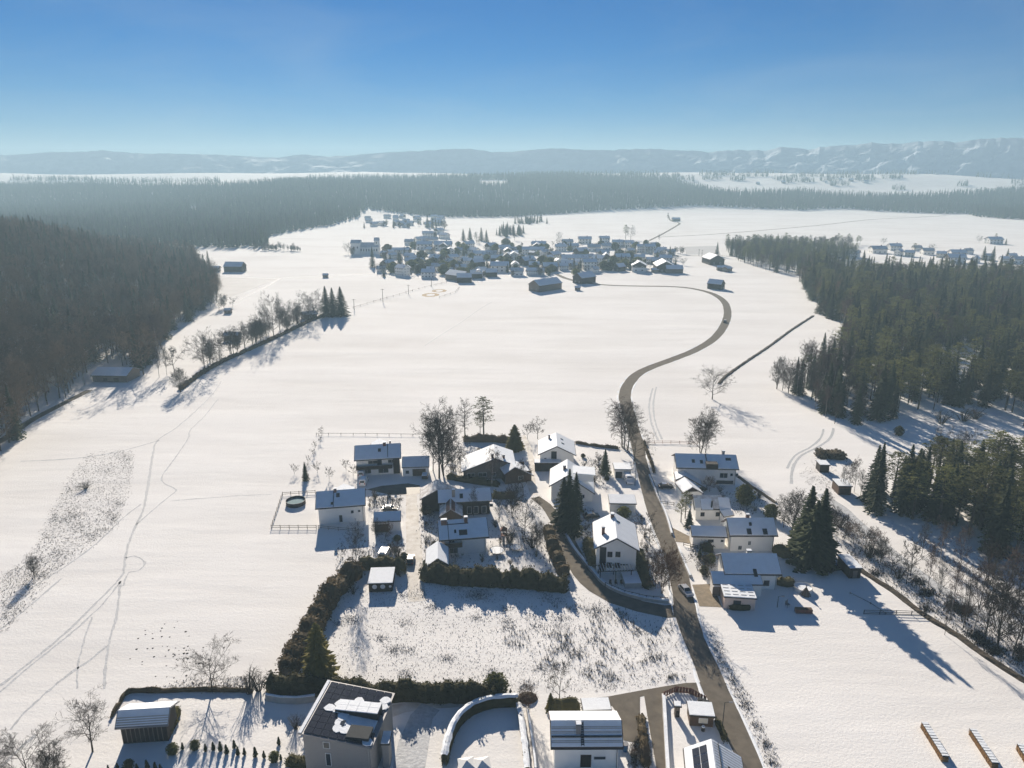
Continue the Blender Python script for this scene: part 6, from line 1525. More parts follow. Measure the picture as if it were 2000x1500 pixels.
# trees among the roofs
VT = "trees between the roofs of the far village"
rng = random.Random(93)
for i in range(260):
    a = rng.uniform(735, 1335); b = rng.uniform(478, 540) if a > 800 else rng.uniform(490, 535)
    if not inpoly(a, b, [(700, 490), (760, 478), (830, 455), (880, 455), (905, 478), (1060, 478), (1140, 468), (1240, 474), (1330, 492), (1338, 528), (1220, 536), (1000, 545), (860, 550), (750, 540), (700, 515)]): continue
    k = rng.choice(["multi0", "fruit0", "bush", "ball", "spruce1", "oak0", "spruce2", "ball"])
    g = G(a, b); plant(k, (g.x, g.y, g.z), rng.uniform(5, 10) if k[0] != "s" else rng.uniform(7, 12), {"s": "dark spruce", "b": "dark bush"}.get(k[0], "bare tree") + " among the crowded roofs of the far village", {"s": "spruces in the far village", "b": "bushes in the far village"}.get(k[0], VT), 1.3, seed=i)
for i, (bx, by, ty, k, W, lb) in enumerate(((728, 522, 482, "spruce0", 1.3, "big dark spruce in front of the church"), (782, 512, 487, "spruce1", 1.3, "dark spruce right of the church"), (1005, 470, 448, "ash0", 1.2, "bare tree at the village's rear edge"), (1202, 500, 482, "spruce2", 1.4, "single spruce in the village's right half"), (1092, 473, 451, "oak0", .8, "round bare tree rising behind the village"),
    (1222, 468, 438, "pine0", 1.0, "tall dark pine in the pair behind the village"), (1232, 468, 438, "oak1", 0.9, "tall bare tree in the pair behind the village"), (680, 496, 470, "oak2", 1.0, "round bare tree left of the church"), (688, 500, 480, "multi0", 1.3, "dark bush between the bare tree and the church"), (750, 541, 526, "spruce3", 1.6, "small spruce at the village's front left corner"), (1068, 437, 424, "spruce0", 1.3, "lone spruce on the far field"), (905, 470, 446, "spruce0", 1.6, "dark spruce cluster, left one behind the village"), (918, 468, 444, "spruce2", 1.6, "dark spruce cluster, middle one behind the village"), (940, 470, 443, "spruce1", 1.5, "dark spruce cluster, tallest one behind the village"), (950, 472, 448, "spruce3", 1.4, "dark spruce cluster, right one behind the village"), (930, 474, 450, "ash1", 1.2, "bare tree inside the dark spruce cluster"), (868, 448, 430, "multi0", 1.3, "bare bushy tree at the small hamlet's right end"), (835, 445, 418, "spruce1", 1.2, "spruce at the small hamlet's right end"), (845, 446, 424, "spruce2", 1.2, "second spruce at the small hamlet's right end"),
    (1287, 472, 456, "ash0", 0.7, "thin bare tree where the lane leaves the village"), (1320, 494, 480, "multi1", 1.4, "dark bush at the village's right end"), (1332, 496, 482, "multi0", 1.4, "second dark bush at the village's right end"), (1304, 432, 414, "birch0", 0.5, "thin tree beside the lone barn on the far field"), (1470, 412, 399, "oak0", 0.6, "lone tree on the far field's edge"), (1912, 474, 458, "oak1", 1.0, "spreading bare tree at the lone farmhouse"), (1944, 470, 455, "pine0", 1.0, "tall pine at the lone farmhouse"), (1964, 478, 465, "spruce0", 1.4, "spruce at the lone farmhouse's right"), (1920, 508, 480, "spruce1", 1.3, "left dark spruce behind the hamlet roofs"), (1938, 510, 480, "spruce2", 1.3, "middle dark spruce behind the hamlet roofs"), (1965, 512, 485, "spruce3", 1.2, "right dark spruce behind the hamlet roofs"), (1725, 477, 463, "oak1", 1.2, "round bare tree behind the hamlet"), (1785, 494, 474, "pine1", 1.3, "dark pine between the hamlet's houses"), (1820, 490, 474, "oak2", 1.2, "bare tree above the hamlet's roofs"), (1400, 500, 472, "spruce0", 1.3, "spruce beside the dark barns at the strip wood"), (1428, 500, 482, "spruce2", 1.4, "second spruce beside the dark barns at the strip wood"))):
    T(k, bx, by, ty, lb, W)
rng = np.random.default_rng(95)
def clump(poly, n, name, label, mix, smin, smax, seed):
    pts = []
    xs = [p[0] for p in poly]; ys = [p[1] for p in poly]
    while len(pts) < n:
        a, b = rng.uniform(min(xs), max(xs)), rng.uniform(min(ys), max(ys))
        if inpoly(a, b, poly): pts.append(tuple(G(a, b)))
    scatter(name, label, pts, mix, seed=seed, smin=smin, smax=smax)
CM = [("spruce0", 1), ("spruce2", 1), ("ash0", 0.4)]
clump([(965, 461), (990, 450), (1010, 455), (1032, 453), (1028, 459), (985, 464)], 45, "copse", "dark copse on the field behind the village", CM, 0.5, 0.85, 1)
clump([(1003, 437), (1030, 433), (1062, 430), (1060, 435), (1030, 440)], 40, "copse", "dark row of trees on the far field behind the village", CM, 0.5, 0.8, 2)
clump([(495, 484), (545, 486), (590, 490), (590, 492), (540, 491), (495, 489)], 45, "copse", "hedge like row of trees before the hazy wood, left", [("ash0", 1), ("multi0", 1)], 0.35, 0.6, 3)
clump([(1690, 478), (1640, 486), (1600, 484), (1560, 478), (1620, 474)], 40, "copse", "bare trees between strip wood and hamlet", [("ash0", 1), ("birch0", 1), ("pine0", 0.5)], 0.5, 0.8, 4)
clump([(700, 445), (860, 432), (870, 448), (800, 446)], 40, "hamlet_trees", "trees between the roofs of the small far hamlet", [("multi0", 1), ("spruce1", 0.6), ("fruit0", 1)], 0.5, 0.8, 5)

# ------------------------------------------------------------------ vehicles
CARP = {}
def paint(name, c):
    if name not in M:
        M[name] = mat(name, c, 0.3, 0.03, spec=0.5)
    return M[name]
M['tyre'] = mat("tyre_rubber", (0.02, 0.02, 0.02), 0.9, 0.1)
M['lamp_red'] = mat("red_lamp_glass", (0.35, 0.02, 0.02), 0.3, 0.05); M['lamp_white'] = mat("clear_lamp_glass", (0.7, 0.7, 0.7), 0.2, 0.05)
def car(px, py, rz, label, col, van=False, snow=True, cat="car", loc=None):
    L, W, H = (5.0, 1.95, 2.1) if van else (4.4, 1.78, 1.48)
    g = P(px, py) if loc is None else Vector(loc)
    t = thing("van" if van else "parked_car", label, cat, (g.x, g.y, 0.03), rz)   # front towards +x
    pm = paint(*col); w = W / 2
    if van: prof = [(-L/2, .35), (L/2-.05, .35), (L/2, .75), (L/2-.25, 1.05), (L/2-.95, 1.2), (L/2-1.5, H-.1), (L/2-1.8, H), (-L/2+.15, H), (-L/2, H-.2)]
    else: prof = [(-L/2, .38), (L/2-.05, .33), (L/2, .62), (L/2-.2, .82), (L/2-1.15, .95), (L/2-1.2, .98), (-L/2+.3, 1.0), (-L/2+.05, .9), (-L/2-.02, .6)]
    n = len(prof); vs = []
    for y, k in ((-w, 1), (-w * 0.97, 1.0), (w * 0.97, 1.0), (w, 1)):
        inset = 0.06 if abs(y) == w else 0.0
        vs += [(x * (1 - inset * 0.4), y * (0.985 if abs(y) == w else 1.0), z + (inset * 0.5 if z < .5 else -inset * 0.5)) for x, z in prof]
    fs = []
    for r in range(3): fs += [(r * n + i, (r + 1) * n + i, (r + 1) * n + (i + 1) % n, r * n + (i + 1) % n) for i in range(n)]
    fs += [tuple(range(n - 1, -1, -1)), tuple(range(3 * n, 4 * n))]
    MB().add(vs, [tuple(reversed(f)) for f in fs]).build("body", pm, t)
    def panel(name, q, m, parent=t, th=0.02):
        return MB().slab(q, th).build(name, m, parent)
    if van:
        a, b = (L/2-1.0, 1.22), (L/2-1.5, H-.14)
        panel("windscreen", [(a[0]+.03, -w*.85, a[1]), (a[0]+.03, w*.85, a[1]), (b[0]+.03, w*.78, b[1]), (b[0]+.03, -w*.78, b[1])], M['glass'])
        for s in (-1, 1): MB().box((L/2-1.75, s*(w+.0), 1.5), (.8, .03, .5)).build("side_window", M['glass'], t)
        MB().box((-L/2-.01, 0, 1.55), (.03, W*.7, .6)).build("rear_window", M['glass'], t)
        rx0, rx1, rz_ = -L/2+.2, L/2-1.85, H
    else:
        x0, x1, x2, x3 = -L/2+.35, -L/2+.95, L/2-1.95, L/2-1.2; zb, zt = .98, H
        cab = [(x0, -w*.93, zb), (x3, -w*.93, zb), (x3, w*.93, zb), (x0, w*.93, zb), (x1, -w*.74, zt), (x2, -w*.74, zt), (x2, w*.74, zt), (x1, w*.74, zt)]
        MB().add(cab, [(4, 5, 6, 7), (0, 1, 5, 4), (1, 2, 6, 5), (2, 3, 7, 6), (3, 0, 4, 7)]).build("cabin", pm, t)
        def lerpq(q, k):   # shrink a quad about its centre and lift
            c = sum((Vector(p) for p in q), Vector()) / 4; return [c + (Vector(p) - c) * k for p in q]
        def on(q, nm, k=0.86):
            qq = [Vector(p) for p in q]; nn = (qq[1] - qq[0]).cross(qq[3] - qq[0]).normalized()
            panel(nm, [p + nn * 0.02 for p in lerpq(q, k)], M['glass'])
        c = cab
        on([c[1], c[2], c[6], c[5]], "windscreen"); on([c[3], c[0], c[4], c[7]], "rear_window"); on([c[0], c[1], c[5], c[4]], "side_window"); on([c[2], c[3], c[7], c[6]], "side_window")
        rx0, rx1, rz_ = x1, x2, zt
    for sx in (-1, 1):
        for sy in (-1, 1):
            wh = MB().tube((sx * L * .31, sy * (w - .2), .32), (sx * L * .31, sy * (w + .02), .32), .32, .32, 12, True).build("wheel", M['tyre'], t)
            MB().tube((sx * L * .31, sy * (w + .0), .32), (sx * L * .31, sy * (w + .035), .32), .19, .19, 10, True).build("rim", M['metal'], wh)
    for s in (-1, 1):
        MB().box((L/2-.08, s * w * .68, .68), (.14, .34, .14)).build("headlight", M['lamp_white'], t)
        MB().box((-L/2+.02, s * w * .74, .8 if not van else 1.0), (.10, .26, .16 if not van else .5)).build("tail_light", M['lamp_red'], t)
        MB().box((L/2-1.35 if not van else L/2-1.3, s * (w + .1), 1.02 if not van else 1.25), (.12, .2, .14)).build("mirror", pm, t)
    if snow: MB().slab([(rx0+.1, -w*.66, rz_+.10), (rx1-.1, -w*.66, rz_+.10), (rx1-.1, w*.66, rz_+.10), (rx0+.1, w*.66, rz_+.10)], .095).build("snow_cover", M['snow'], t)
    return t
H90 = math.pi / 2
DK, SV, WH, BLK = ("dark_blue_paint", (0.02, 0.026, 0.04)), ("silver_paint", (0.42, 0.43, 0.45)), ("white_paint", (0.75, 0.75, 0.74)), ("black_paint", (0.012, 0.012, 0.014))
car(1339, 1158, -H90 + 0.26, "silver car driving on the main road by the street corner", SV, snow=False)
car(802, 1097, H90 + 0.02, "dark car parked on the snowy drive", DK, snow=False)
car(752, 1086, H90 - 0.12, "white van parked among snow near the dark green shed", WH, True)
car(711, 944, H90, "white van with snow before the balcony house, nearer of two", WH, True, cat="van"); car(708, 928, H90, "white van behind the nearer one, at the balcony house", WH, True, cat="van")
car(1227, 941, -H90 + 0.1, "white van in front of the double garage", WH, True, cat="van")
car(1416, 630, -H90 - 0.35, "small dark car driving round the road's bend", BLK, snow=True)
car(1366, 951 + 8, 0.4, "dark car beside the nearer white gable garage", BLK); car(1300, 953, 0.05, "dark car parked beside the main road garden wall", BLK)
car(762, 997, 0.05, "black car with snow on its roof behind the carport", BLK); car(1155, 1011, 0.2, "dark car half hidden left of the big white gable house", BLK)
# trailer with snowy cover
g = P(830, 935); t = thing("trailer", "small covered trailer with snow on top beside the balcony house's garage", "trailer", (g.x, g.y, 0.02), H90)
MB().box((0, 0, 0.95), (2.6, 1.6, 1.0)).build("box", M['dark_metal'], t); MB().slab([(-1.3, -.8, 1.6), (1.3, -.8, 1.6), (1.3, .8, 1.6), (-1.3, .8, 1.6)], .14).build("snow_cover", M['snow'], t)
for s in (-1, 1): MB().tube((0, s * .72, .3), (0, s * .92, .3), .3, .3, 10, True).build("wheel", M['tyre'], t)
MB().tube((1.3, 0, .5), (2.3, 0, .45), .05, .05, 5, True).build("drawbar", M['dark_metal'], t)

# ------------------------------------------------------------------ garden things
def round_pool(px, py, r, h, label, wall, inner, name="pool"):
    g = P(px, py); t = thing(name, label, "pool", (g.x, g.y, 0)); n = 28
    c = [(math.cos(6.2832 * i / n), math.sin(6.2832 * i / n)) for i in range(n)]
    vs = [(a * r, b * r, -.05) for a, b in c] + [(a * r, b * r, h) for a, b in c] + [(a * (r - .12), b * (r - .12), h) for a, b in c] + [(a * (r - .12), b * (r - .12), h * .5) for a, b in c]
    fs = []
    for k in range(3): fs += [(k * n + i, k * n + (i + 1) % n, (k + 1) * n + (i + 1) % n, (k + 1) * n + i) for i in range(n)]
    MB().add(vs, fs).build("pool_wall", M[wall], t)
    MB().add([(a * (r - .13), b * (r - .13), h * .62) for a, b in c], [tuple(range(n))]).build("cover", M[inner], t)
    rim = MB()
    for i in range(n): rim.tube((c[i][0] * r, c[i][1] * r, h), (c[(i + 1) % n][0] * r, c[(i + 1) % n][1] * r, h), .07, .07, 5)
    rim.build("rim", M['stone'], t)
    return t
M['pool_ice'] = mat("pool_ice", (0.10, 0.20, 0.23), 0.8, 0.1, 0.6)
round_pool(578, 984, 2.7, 1.2, "round dark walled pool with icy cover in the fenced garden", 'dark_wood', 'pool_ice')
round_pool(1568, 1152, 2.0, 0.9, "round white pool covered with snow on the sunny right meadow", 'frame_white', 'snow')
def trampoline(px, py, r, label):
    g = P(px, py); t = thing("trampoline", label, "trampoline", (g.x, g.y, 0)); n = 18; mb = MB()
    for i in range(n):
        a, b = 6.2832 * i / n, 6.2832 * (i + 1) / n
        mb.tube((math.cos(a) * r, math.sin(a) * r, .8), (math.cos(b) * r, math.sin(b) * r, .8), .05, .05, 5)
    mb.build("ring", M['dark_metal'], t)
    MB().slab([(math.cos(a) * r * .98, math.sin(a) * r * .98, .8) for a in (0.785, 2.356, 3.927, 5.498)], .02).build("mat", M['dark_metal'], t)
    m2 = MB(); m2.add([(math.cos(6.2832 * i / n) * r * .9, math.sin(6.2832 * i / n) * r * .9, .85) for i in range(n)], [tuple(range(n))]); m2.build("snow_cover", M['snow'], t)
    for i in range(6):
        a = 6.2832 * i / 6; MB().tube((math.cos(a) * r, math.sin(a) * r, -.05), (math.cos(a) * r, math.sin(a) * r, 2.4), .03, .03, 5, True).build("post", M['dark_metal'], t)
trampoline(970, 1080, 1.9, "black framed trampoline with snow beside the two chimney house"); trampoline(1007, 1074, 1.5, "smaller round trampoline near the dark red bush")
# play tower with swing bar
g = P(984, 1054); t = thing("play_tower", "red wooden play tower with slide and swing bar in the garden", "play tower", (g.x, g.y, 0))
for a in (-.7, .7):
    for b in (-.7, .7): MB().box((a, b, 1.4), (.12, .12, 2.9)).build("post", M['red_fence'], t)
MB().box((0, 0, 1.4), (1.6, 1.6, .12)).build("platform", M['red_fence'], t)
MB().add([(-.9, -.9, 2.8), (.9, -.9, 2.8), (.9, .9, 2.8), (-.9, .9, 2.8), (0, 0, 3.9)], [(0, 1, 4), (1, 2, 4), (2, 3, 4), (3, 0, 4), (3, 2, 1, 0)]).build("roof", M['red_fence'], t)
MB().slab([(-.3, -.8, 1.4), (-.3, -3.2, .15), (.3, -3.2, .15), (.3, -.8, 1.4)], .08).build("slide", M['stone'], t)
MB().tube((.8, 0, 2.5), (4.6, 0, 2.5), .07, .07, 6, True).build("swing_bar", M['brown_wood'], t)
for s in (-1, 1): MB().tube((4.6, 0, 2.5), (4.6 + .2, s * 1.0, -.05), .06, .06, 5, True).build("leg", M['brown_wood'], t)
for x in (2.0, 3.4):
    sw = MB().box((x, 0, .5), (.5, .2, .05)).build("swing_seat", M['dark_wood'], t)
    for s in (-.22, .22): MB().tube((x + s, 0, .5), (x + s, 0, 2.5), .012, .012, 3).build("rope", M['dark_metal'], sw)
# pergola and terrace below the big gable house
c = P(1200, 1128); t = thing("pergola", "dark timber pergola with snow on its beams below the big gable house", "pergola", (c.x, c.y, 0), 0.05)
for a in (-3.6, 0, 3.6):
    for b in (-1.3, 1.3): MB().box((a, b, 1.2), (.16, .16, 2.5)).build("post", M['dark_wood'], t)
for b in (-1.3, 1.3): MB().box((0, b, 2.5), (8.4, .16, .2)).build("beam", M['dark_wood'], t)
for i in range(13):
    r = MB().box((-3.9 + i * .65, 0, 2.68), (.1, 3.6, .14)).build("rafter", M['dark_wood'], t); MB().box((-3.9 + i * .65, 0, 2.79), (.1, 3.4, .06)).build("snow_cap", M['snow'], r)
c = P(1232, 1137); t = thing("terrace", "snow covered raised terrace right of the pergola", "terrace", (c.x, c.y, 0), .05); MB().box((0, 0, .6), (3.8, 5.0, 1.25)).build("base", M['stone'], t); MB().box((0, 0, 1.31), (3.7, 4.9, .14)).build("snow_cover", M['snow'], t)
# garden chairs under the pergola
for i, a in enumerate((1192, 1203, 1214)):
    c = P(a, 1142); t = thing("garden_chair", "dark garden chair in the row before the pergola", "chair", (c.x, c.y, 0), 0.2 * i, "garden chairs at the pergola")
    MB().box((0, 0, .45), (.55, .55, .06)).build("seat", M['dark_metal'], t); MB().box((0, .27, .8), (.55, .05, .7)).build("backrest", M['dark_metal'], t)
    for x in (-.24, .24):
        for y in (-.24, .24): MB().box((x, y, .21), (.05, .05, .44)).build("leg", M['dark_metal'], t)
# walls
def wall(label, pts, w, h, m='stone', snow=True, name="garden_wall", cat="wall"):
    wp = catmull([(*P(a, b)[:2], 0) for a, b in pts], 1.5); c0 = wp[len(wp) // 2]
    t = thing(name, label, cat, (c0[0], c0[1], 0)); rng = random.Random(len(label))
    def strip(z0, z1, k, jit=0.0):
        vs, fs = [], []
        for i, p in enumerate(wp):
            a = wp[max(i - 1, 0)]; b = wp[min(i + 1, len(wp) - 1)]; tt = Vector((b[0] - a[0], b[1] - a[1])).normalized(); n = Vector((-tt.y, tt.x)) * w / 2 * k
            j = rng.uniform(-jit, jit)
            x, y = p[0] - c0[0], p[1] - c0[1]
            vs += [(x + n.x, y + n.y, z0), (x - n.x, y - n.y, z0), (x - n.x, y - n.y, z1 + j), (x + n.x, y + n.y, z1 + j)]
        for i in range(len(wp) - 1):
            for q in range(4): fs.append((i * 4 + q, i * 4 + (q + 1) % 4, i * 4 + 4 + (q + 1) % 4, i * 4 + 4 + q))
        m_ = len(vs) - 4; fs += [(3, 2, 1, 0), (m_, m_ + 1, m_ + 2, m_ + 3)]
        return MB().add(vs, [tuple(reversed(f)) for f in fs])
    strip(-.2, h, 1).build("wall_body", M[m], t)
    if snow: strip(h + .003, h + .16, .9, .05).build("snow_cover", M['snow'], t)
    return t
wall("snow capped wall curving along the side street below the big gable house", [(1104, 1045), (1120, 1072), (1140, 1098), (1158, 1118), (1180, 1142), (1215, 1160), (1260, 1172), (1306, 1178)], 0.7, 0.7)
wall("curved pale retaining wall in front of the tall dark hedge", [(520, 1368), (548, 1373), (580, 1374), (616, 1370)], 0.4, 1.3)
wall("snow topped wall between the second drive and the walled garden", [(1296, 1366), (1298, 1400), (1300, 1440), (1304, 1510)], 0.6, 0.8)
wall("low snowy wall along the right side of the main road gardens", [(1268, 930), (1284, 970), (1300, 1005), (1312, 1045)], 0.5, 0.6)
wall("low snowy wall from the farm yard down to the paved yard", [(1325, 1072), (1336, 1100), (1348, 1128)], 0.5, 0.6)
wall("snowy wall on the right edge of the lower garden path", [(1030, 1390), (1036, 1430), (1042, 1470), (1046, 1510)], 0.35, 1.0)
# fences: posts and rails, each a part
def fence(label, pts, h=1.1, m='grey_wood', step=2.5, rails=(0.45, 0.95), board=None, name="wooden_fence", pw=0.12, thick=0.05):
    wp = [(*P(a, b)[:2], 0) for a, b in pts]; c0 = wp[0]
    t = thing(name, label, "fence", (c0[0], c0[1], 0))
    pm = None
    for i in range(len(wp) - 1):
        a, b = Vector(wp[i]), Vector(wp[i + 1]); L = (b - a).length; n = max(1, round(L / step)); rz = math.atan2(b.y - a.y, b.x - a.x)
        for k in range(n + (i == len(wp) - 2)):
            q = a.lerp(b, k / n) - Vector(c0)
            if pm is None: o = MB().box((0, 0, h / 2 - .05), (pw, pw, h + .1)).build("post", M[m], t); pm = o.data
            else: o = obj("post", pm, t)
            o.location = (q.x, q.y, 0)
        mid = (a + b) / 2 - Vector(c0)
        for z in rails:
            MB().box((mid.x, mid.y, z), (L, thick, .12), rz).build("rail", M[m], t)
        if board:
            nb = max(1, int(L / 0.5)); bm_ = None
            for k in range(nb):
                q = a.lerp(b, (k + .5) / nb) - Vector(c0); nn = Vector((-math.sin(rz), math.cos(rz), 0)) * .06
                if bm_ is None: o = MB().box((0, 0, h / 2), (.42, .03, h - .1)).build("board", M[board], t); bm_ = o.data
                else: o = obj("board", bm_, t)
                o.location = (q.x + nn.x, q.y + nn.y, 0); o.rotation_euler = (0, 0, rz)
fence("wooden fence round the pool garden beside the open meadow", [(618, 1033), (530, 1033), (552, 968), (616, 964)], 1.2)
fence("wooden fence along the drive side of the pool house", [(700, 1040), (622, 1033)], 1.1)
fence("red stained board fence round the corner of the walled garden", [(1296, 1363), (1320, 1352), (1350, 1356), (1378, 1372)], 1.3, 'red_fence', 2.0, (0.3, 1.1), 'red_fence')
fence("red fence at the field's edge under the fan shaped bare tree", [(1262, 866), (1310, 866), (1362, 868)], 1.1, 'red_fence', 3.0, (0.4, 0.9))
fence("wire and post fence by the hedge gap where two people walk", [(975, 1372), (978, 1345), (982, 1325)], 1.4, 'dark_metal', 1.5, (0.5, 1.2), thick=.03)
fence("thin dark wire fence at the meadow behind the balcony house", [(618, 850), (690, 850), (760, 851), (830, 852)], 0.9, 'dark_wood', 4.0, (0.75,), thick=.03)
fence("fence of the dark garden corner beside the main road", [(1276, 945), (1290, 985), (1316, 988)], 1.1, 'dark_wood', 2.0, (0.4, 0.95))
fence("low garden fence in front of the two skylight house", [(1335, 1066), (1362, 1072)], 1.0, 'brown_wood', 2.0, (0.4, 0.9))
fence("long post fence across the snow before the village", [(690, 602), (730, 590), (780, 576), (830, 562), (872, 552)], 1.4, 'grey_wood', 9.0, (0.8,), pw=.22, thick=.10)
fence("short fence beside the riding rings", [(858, 582), (890, 571), (897, 562)], 1.3, 'grey_wood', 8.0, (0.8,), pw=.22, thick=.12)
fence("dark handrail fence along the curved snow capped wall", [(1182, 1146), (1220, 1162), (1262, 1172), (1304, 1176)], 1.2, 'dark_wood', 1.8, (0.6, 1.1))
fence("low dark net fence lying across the shaded right meadow", [(1687, 1199), (1718, 1200), (1750, 1200), (1780, 1201), (1808, 1202)], 1.0, 'dark_metal', 3.0, (0.1, 0.5, 0.92), thick=.04)
fence("thin pole fence beside the shaded barn meadow", [(1660, 1160), (1700, 1180), (1730, 1200)], 0.5, 'grey_wood', 4, (0.3,), thick=.05)
# power poles on the far meadow
for i, (a, b, c) in enumerate(((748, 590, 564), (798, 575, 556), (843, 560, 544), (692, 606, 584), (502, 480, 464), (1365, 500, 487), (1371, 500, 488))):
    g = G(a, b); h = top_z(a, c, g.y) - g.z
    t = thing("power_pole", "wooden power pole standing in the line before the far village", "pole", tuple(g), 0, "power poles before the village")
    MB().tube((0, 0, -.2), (0, 0, h), .22, .16, 6, True).build("pole", M['dark_wood'], t); MB().box((0, 0, h - .5), (2.6, .16, .18)).build("crossarm", M['dark_wood'], t)
# street lamps
def lamp(px, py, ty, label, lean=0.0):
    g = P(px, py); h = top_z(px, ty, g.y)
    t = thing("street_lamp", label, "street lamp", (g.x, g.y, 0))
    MB().tube((0, 0, -.1), (lean, 0, h), .09, .06, 8, True).build("pole", M['dark_metal'], t)
    MB().tube((lean, 0, h), (lean + .9, 0, h + .1), .04, .04, 6, True).build("arm", M['dark_metal'], t); MB().box((lean + 1.0, 0, h + .06), (.6, .25, .12)).build("lamp_head", M['metal'], t)
lamp(1410, 1428, 1372, "tall dark street lamp at the edge of the main road below"); lamp(1240, 948, 905, "dark street lamp beside the double garage"); lamp(1518, 1186, 1165, "short white garden lamp on the right meadow")
# log stacks
LOG = MB().tube((0, -.5, 0), (0, .5, 0), .105, .10, 8, True).mesh("log", mat("split_firewood", (0.36, 0.20, 0.075), 0.85, 0.45, 2.0, c2=(0.16, 0.10, 0.05)))
def log_stack(A, B, label, n, h, seed):
    a, b = P(*A), P(*B); d = b - a; L = d.length; rz = math.atan2(d.y, d.x); rng = random.Random(seed)
    t = thing("log_stack", label, "log stack", (a.x, a.y, 0), rz)
    k = 0
    for j in range(h):
        for i in range(n):
            o = obj("log", LOG, t); o.location = ((i + .5 + .5 * (j % 2)) * L / n, rng.uniform(-.05, .05), .105 + j * .19 + rng.uniform(-.01, .01)); s = L / n / .215 * rng.uniform(.9, 1.08); o.scale = (s, 1, s * .95)
    m = 12
    for i in range(m):
        s = MB().box((L * (i + .5) / m + .05, rng.uniform(-.06, .06), .2 + h * .19 + rng.uniform(0, .05)), (L / m * .9, 1.05, .09)).build("cover_sheet", M['dark_metal'], t)
        MB().box((L * (i + .5) / m + .05, 0, .29 + h * .19), (L / m * rng.uniform(.6, .88), .98, .09)).build("snow_cap", M['snow'], s)
log_stack((1803, 1421), (1845, 1489), "long firewood stack with orange log ends on the right meadow, left one", 46, 5, 1)
log_stack((1897, 1434), (1942, 1502), "long firewood stack with greyer log ends on the right meadow, middle one", 46, 5, 2)
log_stack((1990, 1464), (2030, 1530), "firewood stack cut by the picture's edge on the right meadow", 40, 5, 3)
# meadow toys
g = P(1573, 1162); t = thing("wooden_tepee", "brown twig tepee beside the round snowy pool", "tepee", (g.x, g.y, 0))
for i in range(9):
    a = 6.2832 * i / 9; MB().tube((math.cos(a) * 1.2, math.sin(a) * 1.2, -.05), (-math.cos(a) * .15, -math.sin(a) * .15, 2.3), .06, .04, 5, True).build("pole", M['brown_wood'], t)
MB().add([(math.cos(6.2832 * i / 9) * 1.0, math.sin(6.2832 * i / 9) * 1.0, 0) for i in range(9)] + [(0, 0, 2.0)], [(i, (i + 1) % 9, 9) for i in range(8)]).build("twig_cover", M['grey_wood'], t)
g = P(1569, 1196); t = thing("firewood_box", "low red brown box on the shaded meadow", "box", (g.x, g.y, 0), -.05)
for i, x in enumerate((-.9, .9)):
    b = MB().box((x, 0, .45), (1.7, 1.0, .9)).build("box", M['red_fence'], t); MB().box((x, 0, .94), (1.6, .95, .07)).build("lid", M['brown_wood'], b)
g = P(1538, 1184); t = thing("lawn_chair", "small bluish frame chair alone on the shaded meadow", "chair", (g.x, g.y, 0), .6)
MB().box((0, 0, .5), (.9, .7, .06)).build("seat", M['metal'], t); MB().box((0, .34, .95), (.9, .05, .8)).build("backrest", M['metal'], t)
for x in (-.4, .4):
    for y in (-.3, .3): MB().box((x, y, .24), (.06, .06, .5)).build("leg", M['metal'], t)
for i, (a, b) in enumerate(((1366, 1375), (1374, 1377), (1381, 1380))):
    g = P(a, b); t = thing("wheeled_bin", "black wheeled bin in the row behind the red fence", "bin", (g.x, g.y, 0), 0, "bins behind the red fence")
    MB().box((0, 0, .55), (.58, .68, 1.0)).build("bin_body", M['dark_metal'], t); MB().box((0, 0, 1.08), (.62, .74, .07)).build("lid", M['dark_metal'], t)
    for s in (-.25, .25): MB().tube((s - .04, .34, .1), (s + .04, .34, .1), .1, .1, 8, True).build("wheel", M['tyre'], t)
g = P(1373, 1427); t = thing("fire_bowl", "small white topped barrel on the shaded garden snow", "barrel", (g.x, g.y, 0)); MB().tube((0, 0, 0), (0, 0, .8), .32, .3, 10, True).build("barrel", M['dark_metal'], t); MB().tube((0, 0, .8), (0, 0, .92), .33, .25, 10, True).build("snow_cover", M['snow'], t)
g = P(1221, 1466); t = thing("rain_barrel", "blue rain barrel at the ribbed roof house's corner", "barrel", (g.x, g.y, 0)); MB().tube((0, 0, 0), (0, 0, 1.3), .42, .5, 12, True).build("barrel", paint("blue_plastic", (0.03, 0.16, 0.33)), t); MB().tube((0, 0, 1.3), (0, 0, 1.38), .52, .5, 12, True).build("lid", M['metal'], t)
g = P(1030, 1364); t = thing("earth_mound", "dark domed mound beside the walkers' path", "mound", (g.x, g.y, 0))  # earth coloured dome stands in for a dark round shrub
mb = MB(); n = 12
for k, (rr, z) in enumerate(((1.9, -.05), (1.7, .35), (1.1, .7), (.4, .85))): mb.v += [(math.cos(6.2832 * i / n) * rr, math.sin(6.2832 * i / n) * rr * .8, z) for i in range(n)]
for k in range(3): mb.f += [(k * n + i, k * n + (i + 1) % n, (k + 1) * n + (i + 1) % n, (k + 1) * n + i) for i in range(n)]
mb.f.append(tuple(range(3 * n, 4 * n))); mb.build("earth", M['earth'], t)
